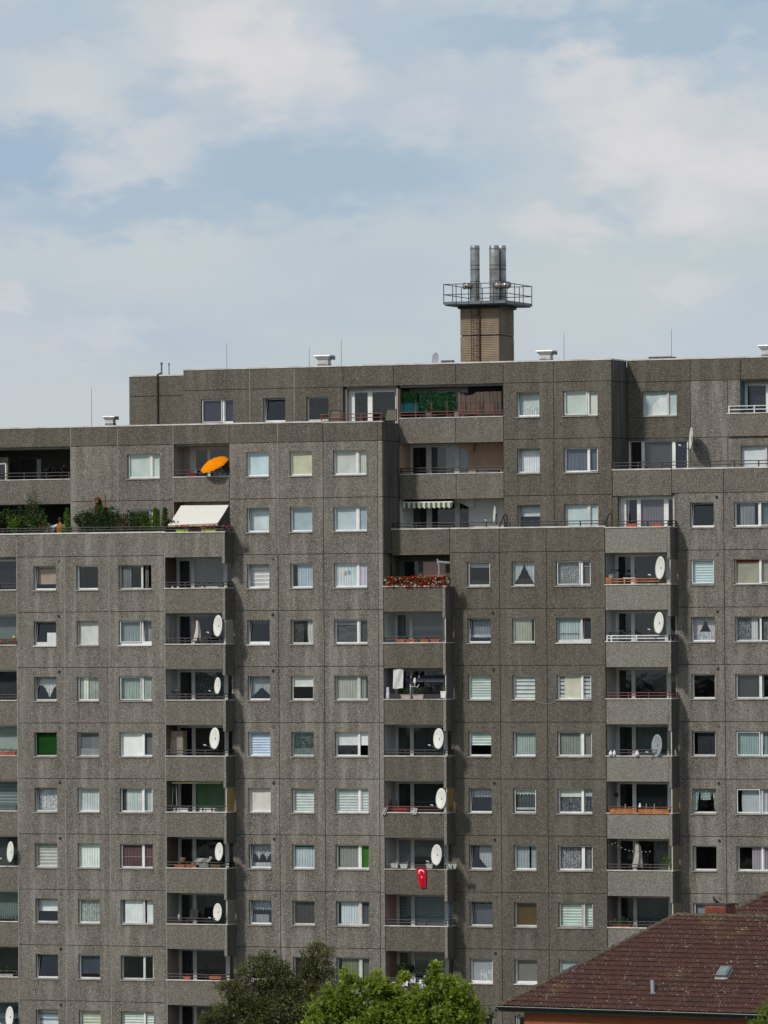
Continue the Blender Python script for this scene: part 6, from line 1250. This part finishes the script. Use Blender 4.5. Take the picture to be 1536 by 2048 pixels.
# chimney tower
def tower():
    Yt = PY[3]+4.0; xa = pxX(921, 680, Yt); xb = pxX(998, 680, Yt); zb_ = ZR4-.3; zt_ = px(960, 617, Yt)[2]; D = 2.15
    cx = (xa+xb)/2; cyy = Yt+D/2
    r = thing('chimney_tower', (cx, cyy, zb_), 'brown ribbed chimney tower with platform and steel flues on the roof', 'chimney')
    m1 = plain('ribbed_cladding', (.27, .205, .145), .8, var=.18, scale=1.2); zm = px(960, 671, Yt)[2]; xs_ = pxX(960, 680, Yt)
    def ribs(P0, ux, L, z0, z1, out):
        """cladding panel with horizontal ribs"""
        b = MB(); n = int((z1-z0)/.085); P0, ux, out = np.array(P0), np.array(ux), np.array(out)
        b.add([P0+ux*s_*L+np.array([0, 0, z-P0[2]])+out*o_ for z in (z0, z1) for s_ in (0, 1) for o_ in (0, -.1)], [(0, 2, 6, 4), (1, 5, 7, 3), (0, 4, 5, 1), (2, 3, 7, 6), (4, 6, 7, 5), (0, 1, 3, 2)])
        for i in range(n):
            z = z0+(i+.5)*(z1-z0)/n; a = P0+np.array([0, 0, z-P0[2]]); h = .026
            vs = [a+np.array([0, 0, -h]), a+ux*L+np.array([0, 0, -h]), a+ux*L+np.array([0, 0, h]), a+np.array([0, 0, h])]; k = [p+out*.022 for p in vs]; k[0] = k[0]+np.array([0, 0, .008]); k[1] = k[1]+np.array([0, 0, .008])
            b.add(vs+k, [(4, 5, 6, 7), (0, 1, 5, 4), (3, 7, 6, 2), (0, 4, 7, 3), (1, 2, 6, 5)])
        return b
    for (z0, z1) in ((zb_, zm-.03), (zm+.03, zt_)):
        ob('cladding_panel', ribs((xa, Yt, z0), (1, 0, 0), xs_-xa-.03, z0, z1, (0, -1, 0)), m1, r); ob('cladding_panel', ribs((xs_+.03, Yt, z0), (1, 0, 0), xb-xs_-.03, z0, z1, (0, -1, 0)), m1, r)
        ob('cladding_panel', ribs((xb, Yt+.02, z0), (0, 1, 0), D-.04, z0, z1, (1, 0, 0)), plain('ribbed_cladding_shaded', (.20, .155, .11), .85, var=.2, scale=1.2), r)  # same cladding on the right face, its shade put into a darker colour
    ob('core', MB().box(xa+.02, xb-.02, Yt+.11, Yt+D, zb_, zt_-.02), joint_dark, r)
    dp = plain('dark_brown_pipe', (.05, .03, .02), .6); ob('drain_pipe', MB().tube((xs_, Yt-.07, zb_), (xs_, Yt-.07, zt_), .05, 8), dp, r)
    x0, x1 = pxX(887.5, 608, Yt-.8), pxX(1012, 608, Yt-.8); y0, y1 = Yt-.8, Yt+D+.8
    ob('platform', MB().box(xa-.1, xb+.12, Yt-.08, Yt+D+.1, zt_, zt_+.14).box(x0+.05, x1-.05, y0+.05, y1-.05, zt_+.14, zt_+.20), black, r)
    g_ = plain('toe_board_grey', (.13, .15, .17), .5)
    for (a, b_, c, d) in ((x0, x1, y0, y0+.03), (x0, x1, y1-.03, y1), (x0, x0+.03, y0+.03, y1-.03), (x1-.03, x1, y0+.03, y1-.03)): ob('toe_board', MB().box(a, b_, c, d, zt_+.2, zt_+.34), g_, r)
    nv = plain('navy_rail', (.02, .022, .04), .5); zt2 = zt_+.2
    for (pa, pb, n) in (((x0, y0), (x1, y0), 5), ((x0, y1), (x1, y1), 5), ((x0, y0), (x0, y1), 3), ((x1, y0), (x1, y1), 3)):
        b = MB()
        for h in (.5, 1.02): b.tube((*pa, zt2+h), (*pb, zt2+h), .022)
        for i in range(n+1): f = i/n; b.tube((pa[0]+(pb[0]-pa[0])*f, pa[1]+(pb[1]-pa[1])*f, zt2), (pa[0]+(pb[0]-pa[0])*f, pa[1]+(pb[1]-pa[1])*f, zt2+1.02), .02)
        ob('platform_railing', b, nv, r)
    st = plain('stained_steel', (.34, .345, .34), .38, .75, var=.35, scale=1.5); ring_ = plain('steel_band', (.09, .085, .08), .6, .5); cap_ = plain('warm_steel', (.42, .38, .33), .35, .8, var=.3)
    yf = cyy-.3
    for (x, w, yy) in ((950.5, .24, yf), (989, .25, yf), (1004, .22, yf+.6)):
        a = px(x, 600, yy); t_ = px(x, 491, yy)
        f = ob('flue', MB().lathe((a[0], yy, zt2), [(w*.98, 0), (w, .1), (w, t_[2]-zt2-.5), (w*1.0, t_[2]-zt2-.06), (w*.92, t_[2]-zt2), (w*.8, t_[2]-zt2)], 20), st, r, True)
        for g in (.06, .33, .40, .60, .66, .70, .86, .97):
            zz = zt2+(t_[2]-zt2)*(1-g); ob('band', MB().lathe((a[0], yy, zz), [(w+.004, -.022), (w+.012, 0), (w+.004, .022)], 20), ring_, f)
    for (x, y, dx) in ((944, 572, -.3), (991, 571, .28), (1003, 571, .45)):
        a = px(x, y, yf-.1); b_ = a+np.array([dx, -.28, 0]); ob('inspection_tee', MB().tube(a, b_, .17, 14, .15).tube(b_, b_+(b_-a)*.12, .19, 14, .17), cap_, r, True)
    lx0, lx1 = pxX(942.5, 650, Yt-.15), pxX(954, 650, Yt-.15); b = MB(); ztop = zt2+1.3
    for x in (lx0, lx1): b.tube((x, Yt-.15, zb_), (x, Yt-.15, ztop if x == lx1 else zt_), .018)
    n = int((zt_-zb_)/.28)
    for i in range(n): b.tube((lx0, Yt-.15, zb_+.1+i*.28), (lx1, Yt-.15, zb_+.1+i*.28), .014)
    ob('ladder', b, dp, r); settle(r)
tower()

# ------------------------------------------------------------------ tiled houses
def tile_mat():
    m, t, out = newmat('weathered_tile'); b = t.new('ShaderNodeBsdfPrincipled'); t.l.new(b.outputs[0], out.inputs[0]); g = t.new('ShaderNodeNewGeometry'); P = g.outputs['Position']
    oi = t.new('ShaderNodeObjectInfo'); n1 = t.noise(P, 1.1, 4, .6); n2 = t.noise(P, 4.2, 2, .5)
    c = t.mix(t.ramp(n2, .35, .65), (.050, .019, .014), (.080, .029, .019)); c = t.mix(t.ramp(n1, .5, .75, 0, .8), c, (.036, .021, .019)); c = t.mix(t.math('MULTIPLY', oi.outputs['Random'], .35), c, (.085, .032, .02))
    mo = t.noise(P, .45, 3, .6); c = t.mix(t.ramp(mo, .56, .74, 0, .6), c, (.13, .085, .03))
    v = t.noise(P, 8.5, 4, .75); cl = t.noise(P, .9, 3, .6); li = t.math('MULTIPLY', t.ramp(v, .60, .65), t.ramp(cl, .35, .62, .15, 1.0)); c = t.mix(t.math('MULTIPLY', li, .9), c, (.46, .42, .39))
    t.l.new(c, b.inputs['Base Color']); b.inputs['Roughness'].default_value = .9; bp = t.new('ShaderNodeBump'); t.l.new(t.noise(P, 30, 3), bp.inputs['Height']); bp.inputs['Strength'].default_value = .4; bp.inputs['Distance'].default_value = .01; t.l.new(bp.outputs[0], b.inputs['Normal']); return m
TM = tile_mat(); RM = plain('ridge_tile_mossy', (.085, .066, .045), .9, var=.45, scale=6); PSI = math.radians(30.8); TH_ = math.radians(33.6)
EV = RH*math.cos(PSI)-FH*math.sin(PSI); NV = RH*math.sin(PSI)+FH*math.cos(PSI); ZV = np.array([0, 0, 1.])
SL = NV*math.cos(TH_)+ZV*math.sin(TH_); NM = -NV*math.sin(TH_)+ZV*math.cos(TH_)
TW, TL = .30, .333
def tile_mesh(seed=0):
    """double-roll pantile: x across, y up the slope, z out"""
    rs = np.random.RandomState(seed); N = 12; vs = []; fs = []; L = TL+.05
    for (y, dz) in ((0, .048), (L, .0)):
        for i in range(N+1):
            f = i/N; z = .046*abs(math.sin(f*2*PI))**.8*(1 if f % .5 < .36 or True else 0); vs.append((TW*f+.002, y, z+dz))
    for i in range(N+1): f = i/N; vs.append((TW*f+.002, .004, .046*abs(math.sin(f*2*PI))**.8+.012))
    for i in range(N): fs += [(i, i+1, N+2+i, N+1+i), (2*N+2+i, 2*N+3+i, i+1, i)]
    return vs, fs
def house(E0_, rows, width, wallh, name_label, nparts, ridge_left=None, wallcol=(.28, .085, .035), front=True, ridge_len=None, skip=()):
    """hipped roof; E0_ is the left eave corner, EV the eave direction, rows courses up to the ridge"""
    r = thing('tiled_house', (E0_[0]+EV[0]*2+NV[0]*2, E0_[1]+EV[1]*2+NV[1]*2, 0), name_label, 'house')
    run = rows*TL*math.cos(TH_)              # plan depth from eave to ridge; the hip climbs at 45 degrees in plan
    # sheathing under the tiles: front slope and left hip slope, rear slopes too
    H = rows*TL*math.sin(TH_); P = lambda e, n, z=0: E0_+EV*e+NV*n+ZV*z
    Wd = width; m = MB()
    m.add([P(0, 0), P(Wd, 0), P(Wd, run, H), P(run, run, H), P(0, 2*run), P(Wd, 2*run)], [(0, 1, 2, 3), (0, 3, 4), (4, 3, 2, 5), (1, 5, 2)])
    ob('roof_deck', m, TM, r)
    tv, tf = tile_mesh(); me = bpy.data.meshes.new('roof_tile'); me.from_pydata(tv, [], tf); me.materials.append(TM)
    cells = []
    for j in range(rows):
        lo = (j)*TL*math.cos(TH_)
        for i in range(int(Wd/TW)+1):
            e = i*TW-(.0 if j % 2 else .0)
            if e < lo-.02: continue
            cells.append((j, i, e))
    def near(c): q = E0_+EV*c[2]+SL*(c[0]*TL); d = q-CAM; dep = d@FWD; xx = 768+F*(d@RT)/dep; yy = 1024-F*(d@UP)/dep; return (dep if (0 <= xx <= 1536 and yy < 2048 and not (xx > 1505 and yy > 2010)) else 1e6+dep)
    cells.sort(key=near); rest = MB(); rs = np.random.RandomState(3)
    for n_, (j, i, e) in enumerate(cells):
        o_ = E0_+EV*(e+rs.randn()*.003)+SL*(j*TL-.05+rs.randn()*.004)+NM*(.035+rs.rand()*.008); tw = rs.randn()*.006
        ax = EV+SL*tw; ay = SL-EV*tw; M_ = Matrix(((ax[0], ay[0], NM[0], o_[0]), (ax[1], ay[1], NM[1], o_[1]), (ax[2], ay[2], NM[2], o_[2]), (0, 0, 0, 1)))
        if n_ < nparts:
            t_ = bpy.data.objects.new('roof_tile', me); C.objects.link(t_); t_.parent = r; t_['w'] = 1; t_.matrix_basis = M_
        else:
            A3_ = np.array(M_); vv = np.array([(*v, 1) for v in tv])@A3_.T; rest.add(vv[:, :3], tf)
    o = ob('roof_tiles', rest, TM, r); tag(o, kind='stuff')
    # left hip slope: courses as plain lapped strips seen edge-on
    # hip and ridge caps
    capm = bpy.data.meshes.new('ridge_cap'); N = 7; L = .40; vs = []; fs = []
    for (y, rr, dz) in ((0, .165, .03), (L, .135, .0)):
        for i in range(N+1): a = PI*i/N; vs.append((rr*math.cos(a), y, rr*.75*math.sin(a)+dz))
    for i in range(N): fs.append((i, N+1+i, N+2+i, i+1))
    fs.append(tuple(range(N+1))); capm.from_pydata(vs, [], fs); capm.materials.append(RM)
    def caps(A_, B_, z=.02):
        D_ = B_-A_; Ln = np.linalg.norm(D_); y_ = D_/Ln; x_ = np.cross(y_, ZV); x_ /= np.linalg.norm(x_); z_ = np.cross(x_, y_); n = int(Ln/.34)
        for i in range(n):
            o_ = A_+D_*(i/n)+z_*z; c_ = bpy.data.objects.new('ridge_cap', capm); C.objects.link(c_); c_.parent = r; k_ = 1+.03*rs.randn(); c_['w'] = 1
            c_.matrix_basis = Matrix(((x_[0]*k_, y_[0], z_[0], o_[0]), (x_[1]*k_, y_[1], z_[1], o_[1]), (x_[2]*k_, y_[2], z_[2], o_[2]), (0, 0, 0, 1)))
    caps(P(-.05, -.05, -.03), P(run, run, H)); caps(P(run, run, H), P(min(Wd, run+13), run, H))
    # eaves: gutter, brackets, fascia and soffit, walls
    gm = plain('dark_gutter', (.022, .028, .04), .4, .3); b = MB(); n = 6
    for i in range(n):
        a0, a1 = PI+PI*i/n, PI+PI*(i+1)/n; R_ = .085
        f = lambda a, e: P(e, -.10)+NV*R_*math.cos(a)+ZV*(R_*math.sin(a)+.0)
        b.quad(f(a0, -.2), f(a1, -.2), f(a1, Wd), f(a0, Wd))
    ob('gutter', b, gm, r); ob('gutter_lip', MB().tube(P(-.2, -.19, .005), P(Wd, -.19, .005), .012, 6), plain('gutter_edge', (.34, .40, .33), .35, .3), r)
    for i in range(int(Wd/.72)): q = P(.3+i*.72, -.10); ob('gutter_bracket', MB().obox(q+ZV*-.045, EV*.014, NV*.10, ZV*.055), gm, r)
    ob('fascia', MB().obox(P(Wd/2-.1, .03, -.11), EV*(Wd/2+.1), NV*.015, ZV*.10), plain('dark_fascia', (.03, .03, .032), .6), r); ob('soffit', MB().obox(P(Wd/2, .27, -.215), EV*(Wd/2), NV*.25, ZV*.015), plain('dark_fascia', (.03, .03, .032), .6), r)
    wm = plain('orange_render', wallcol, .85, var=.08, scale=1.0); base = E0_[2]-.2
    cx = P(.82, .5, 0); xx = P(Wd, .5, 0); d_ = P(.82, 2*run-.5, 0); e_ = P(Wd, 2*run-.5, 0)
    v = [(*q[:2], z) for z in (0, base) for q in (cx, xx, e_, d_)]; ob('house_wall', MB().add(v, [(0, 1, 5, 4), (1, 2, 6, 5), (2, 3, 7, 6), (3, 0, 4, 7)]), wm, r)
    ob('downpipe', MB().tube(P(.62, .42, -.35), (*P(.62, .42)[:2], 0), .05, 8), plain('grey_pipe', (.25, .25, .25)), r)
    settle(r); return r, P, H, run
EC = pxt(1003, 2012.5, 243.0)
hs, HP, HH, HRUN = house(EC, 20, 19.5, 13, 'house with dark red lichen spotted pantile roof and orange wall at lower right', 300)
def on_slope(x, y):
    """point of the front roof slope seen at photo position (x, y)"""
    d = FWD+RT*((x-768)/F)+UP*((1024-y)/F); t = ((EC-CAM)@NM)/(d@NM); return CAM+d*t
# skylight hatch and soil pipe
q = on_slope(1449, 1952)
r = thing('roof_hatch', q, 'grey domed roof hatch with pale lead flashing in the tiled roof', 'roof hatch')
ob('flashing', MB().obox(q+NM*.10, EV*.30, SL*.36, NM*.012), plain('lead_flashing', (.36, .37, .36), .6, var=.3, scale=5), r)
b = MB(); c = q+NM*.12+SL*.05
for k, (s0, s1, h0, h1) in enumerate(((.25, .25, 0, .12), (.27, .2, .12, .2))): b.add([c+EV*sx*s0+SL*sy*s0*1.15+NM*h0 for sx, sy in ((-1, -1), (1, -1), (1, 1), (-1, 1))]+[c+EV*sx*s1+SL*sy*s1*1.15+NM*h1 for sx, sy in ((-1, -1), (1, -1), (1, 1), (-1, 1))], [(0, 1, 5, 4), (1, 2, 6, 5), (2, 3, 7, 6), (3, 0, 4, 7), (4, 5, 6, 7)])
ob('dome', b, plain('grey_green_dome', (.16, .19, .19), .4), r); settle(r)
q = on_slope(1306, 1990); one('soil_pipe', MB().tube(q, q+ZV*.62-EV*.03, .085, 12).obox(q+NM*.06, EV*.13, SL*.12, NM*.02), plain('pale_grey_pipe', (.30, .32, .35), .5), 'short grey vent pipe standing on the tiled roof', 'vent pipe')
# brick stack behind the ridge, with a dark bird on it
q = pxt(1410, 1830, 250.5); CW, CDp = 1.02, .95; zt_ = pxt(1410, 1811, 250.5)[2]
r = thing('brick_chimney', q-ZV*1.0, 'red brick chimney stack behind the ridge of the tiled roof', 'chimney')
bk = plain('red_brick', (.24, .055, .03), .85, var=.3, scale=5); mort = plain('pale_mortar', (.16, .12, .10), .9)
K0 = q-ZV*1.0; Hc = zt_-K0[2]
ob('stack_core', MB().obox(K0+EV*CW/2+NV*CDp/2+ZV*Hc/2, EV*(CW/2-.012), NV*(CDp/2-.012), ZV*Hc/2), mort, r)
nb = int(Hc/.085)
for j in range(nb):
    for s_ in (0, 1):
        L = CW if s_ == 0 else CDp; D1_, D2_ = (EV, NV) if s_ == 0 else (NV, EV); org = K0 if s_ == 0 else K0+EV*CW; off = .13 if j % 2 else 0
        x = -off
        while x < L-.03:
            a, b_ = max(0, x), min(L, x+.25)
            if b_-a > .03: ob('brick', MB().obox(org+D1_*(a+b_)/2+ZV*(j*.085+.04), D1_*((b_-a)/2-.006), D2_*.02, ZV*.034), bk, r)
            x += .262
ob('cap_slab', MB().obox(K0+EV*CW/2+NV*CDp/2+ZV*(Hc+.05), EV*(CW/2+.06), NV*(CDp/2+.02), ZV*.04), plain('cap_concrete', (.07, .055, .045), .9), r); settle(r)
q = pxt(1431, 1808, 250.8)-ZV*0.0
r = thing('bird', q, 'dark bird perched on the brick chimney', 'bird'); ob('body', MB().tube(q+EV*.14-ZV*.0+ZV*.06, q+ZV*.2-EV*.05, .05, 10, .065).ball(q+ZV*.19-EV*.05, .068, 10, 6).ball(q+ZV*.29-EV*.08, .045, 10, 6).tube(q+ZV*.29-EV*.1, q+ZV*.28-EV*.19, .016, 6, .003).tube(q+EV*.13+ZV*.07, q+EV*.26-ZV*.0, .035, 8, .02), plain('black_feathers', (.012, .012, .014), .5), r, True)
ob('leg', MB().tube(q+ZV*.12-EV*.02, q-EV*.02, .008, 4), black, r); ob('leg', MB().tube(q+ZV*.12+EV*.02, q+EV*.02, .008, 4), black, r); settle(r)
# second house further back on the right
EC2 = pxt(1455, 1830, 256.0)
house(EC2, 15, 9.5, 13, 'second red tiled house roof rising behind the ridge at the right edge', 0)

# ------------------------------------------------------------------ far tree line on the viewer's side, met only in the window panes
b = MB(); rs = np.random.RandomState(9); n = 160; prev = None
hts = [16+9*math.sin(i*.31)+7*math.sin(i*.83+1)+9*rs.rand() for i in range(n+1)]
for i in range(n):
    a0, a1 = [-520+1500*(i+q)/n for q in (0, 1)]; y0, y1 = [-470+30*math.sin((i+q)*.2) for q in (0, 1)]
    b.add([(a0, y0, -.5), (a1, y1, -.5), (a1, y1, hts[i+1]), (a0, y0, hts[i]), (a0, y0-40, -.5), (a1, y1-40, -.5), (a1, y1-40, hts[i+1]*.8), (a0, y0-40, hts[i]*.8)], [(0, 3, 2, 1), (3, 7, 6, 2), (4, 5, 6, 7)])
tag(ob('distant_woods', b, plain('far_foliage', (.035, .05, .022), .95, var=.4, scale=.15)), 'far line of woods beyond the viewer, seen in window reflections', 'woods', kind='stuff')
# ------------------------------------------------------------------ trees
def tree(t, clumps, base_px, leafm, size, label, n_per, seed, shape='simple', nm='tree'):
    """clumps: (photo x, photo y, extra depth, radius) of the leaf masses; limbs lead to them"""
    rs = np.random.RandomState(seed); cs = []
    for (x, y, dd, rad) in clumps: cs.append((pxt(x, y, t+dd), rad))
    b0 = pxt(base_px, 2048, t); b0 = np.array([b0[0], b0[1], 0.0]); r = thing(nm, b0, label, 'tree')
    bark = plain('bark', (.07, .055, .04), .95, var=.3, scale=4, bump=.5)
    zf = min(c[0][2] for c in cs)-1.0; fork = np.array([b0[0], b0[1], zf*.62])
    ob('trunk', MB().tube(b0, fork, .26, 12, .17), bark, r)
    for (c, rad) in cs:
        mid = fork+(c-fork)*.55+np.array([rs.randn()*.2, rs.randn()*.2, .1]); ob('limb', MB().tube(fork, mid, .10, 7, .06).tube(mid, c, .06, 6, .02), bark, r)
    V = []; Fc = []
    for (c, rad) in cs:
        nb_ = max(6, int(16*rad*rad/.5)) if rad > .3 else 5
        for k in range(nb_):
            d = rs.randn(3); d /= np.linalg.norm(d); d[2] = d[2]*.85+.1; cc = c+d*rad*(.40+.75*rs.rand()**.8)*(1.25 if rs.rand() < .15 else 1); sr = rad*.24*(.5+.9*rs.rand())+.07
            m_ = int(n_per*(sr/.25)**1.6)
            P = cc+rs.randn(m_, 3)*sr*np.array([.62, .62, .5])
            a = rs.randn(m_, 3); a += (P-cc)/sr*.7; a[:, 2] -= .15; a /= np.linalg.norm(a, axis=1)[:, None]
            w_ = np.cross(a, rs.randn(m_, 3)+np.array([0, 0, 1.2])); w_ /= np.linalg.norm(w_, axis=1)[:, None]; s = size*(.55+.75*rs.rand(m_))[:, None]; nn_ = np.cross(a, w_)
            if shape == 'lobed':
                pts = [P, P+a*s*.30+w_*s*.42, P+a*s*.55+w_*s*.22, P+a*s*1.0, P+a*s*.55-w_*s*.22, P+a*s*.30-w_*s*.42]; fold_ = nn_*s*.07; pts[1] = pts[1]+fold_; pts[5] = pts[5]+fold_
                o_ = len(V)*0+sum(len(q_) for q_ in V); V.append(np.stack(pts, 1).reshape(-1, 3)); idx = o_+np.arange(m_)[:, None]*6
                Fc.append(np.concatenate([idx+np.array([[0, 1, 2, 3]]), idx+np.array([[0, 3, 4, 5]])]))
            else:
                pts = [P, P+a*s*.5+w_*s*.2, P+a*s, P+a*s*.5-w_*s*.2]; o_ = sum(len(q_) for q_ in V); V.append(np.stack(pts, 1).reshape(-1, 3)); idx = o_+np.arange(m_)[:, None]*4; Fc.append(idx+np.array([[0, 1, 2, 3]]))
    V = np.concatenate(V); Fc = np.concatenate(Fc); me = bpy.data.meshes.new('crown'); me.from_pydata(V.tolist(), [], Fc.tolist()); link('crown', me, leafm, r); settle(r)
    return r
rs = np.random.RandomState(11)
dk_ = [(640, 1902, 0, .33), (628, 1897, .1, .25), (505, 1925, 0, .3), (530, 1912, 0, .25), (635, 1912, 0, .55), (622, 1935, 0, .6), (650, 1945, .5, .55), (600, 1958, 0, .7), (560, 1960, .3, .6), (545, 1918, 0, .42), (540, 1945, .2, .55), (500, 1945, -.2, .36), (478, 1946, -.3, .26), (515, 1965, 0, .5), (570, 1985, 0, .8), (640, 1990, 0, .8), (520, 2000, 0, .8), (470, 1985, 0, .5), (455, 2005, -.3, .55), (430, 2030, -.3, .5), (480, 2035, 0, .8), (550, 2040, 0, 1.), (620, 2040, 0, 1.), (680, 1975, .5, .35), (690, 2010, .4, .5), (575, 1935, .5, .4), (450, 1972, -.4, .3), (605, 2075, .2, 1.1), (560, 2150, 0, 1.8), (480, 2170, 0, 1.5), (660, 2150, 0, 1.6), (500, 2085, 0, 1.1), (410, 2050, -.3, .4)]
tree(255, dk_, 560, leafmat('dull_dark_leaf', (.062, .072, .028), (.165, .180, .062), .35), .15, 'dark dull green tree in front of the lower balconies, left of the bright one', 120, 21)
br_ = [(870, 1934, .2, .18), (695, 1953, 0, .2), (755, 1955, .4, .25), (871, 1945, .2, .22), (866, 1962, .2, .34), (885, 1985, 0, .55), (905, 1962, .2, .2), (915, 2000, 0, .5), (930, 1985, 0, .3), (850, 2005, 0, .6), (820, 2000, .3, .5), (800, 1970, .3, .36), (765, 1975, .4, .42), (745, 1995, .4, .5), (770, 2015, .2, .6), (700, 1965, 0, .33), (690, 1990, 0, .45), (710, 2010, 0, .5), (658, 1990, -.2, .22), (665, 2015, -.2, .45), (640, 2010, -.2, .36), (625, 2035, -.2, .45), (680, 2045, 0, .7), (740, 2050, 0, .8), (810, 2050, 0, .8), (880, 2045, 0, .7), (935, 2030, 0, .5), (950, 2015, 0, .3), (905, 2030, 0, .6), (960, 2050, .2, .3), (830, 2030, -.3, .5), (610, 2055, -.3, .3), (780, 1990, .3, .3), (700, 2090, 0, 1.), (790, 2190, 0, 1.9), (690, 2170, 0, 1.4), (890, 2180, 0, 1.5), (800, 2100, 0, 1.1), (890, 2095, 0, 1.), (735, 1970, .2, .25)]
tree(215, br_, 790, leafmat('maple_leaf', (.115, .165, .020), (.310, .385, .050), .45), .175, 'bright green maple tree top at the lower middle edge', 84, 22, 'lobed')
tree(226, [(1518, 2032, 0, .28), (1534, 2018, 0, .26), (1540, 2045, 0, .5), (1560, 2010, 0, .5), (1512, 2050, 0, .3)], 1560, leafmat('lime_leaf', (.08, .14, .018), (.19, .29, .035), .4), .10, 'yellow green tree top in the lower right corner before the gutter', 60, 23, 'lobed')
tree(262, [(978, 2024, 0, .24), (968, 2030, 0, .2), (984, 2032, 0, .18), (975, 2060, 0, .3)], 977, LF2, .12, 'small dark sapling top between the maple and the tiled house', 46, 24, nm='sapling')

settle(block)
for o in list(bpy.data.objects):
    if 'w' in o: del o['w']
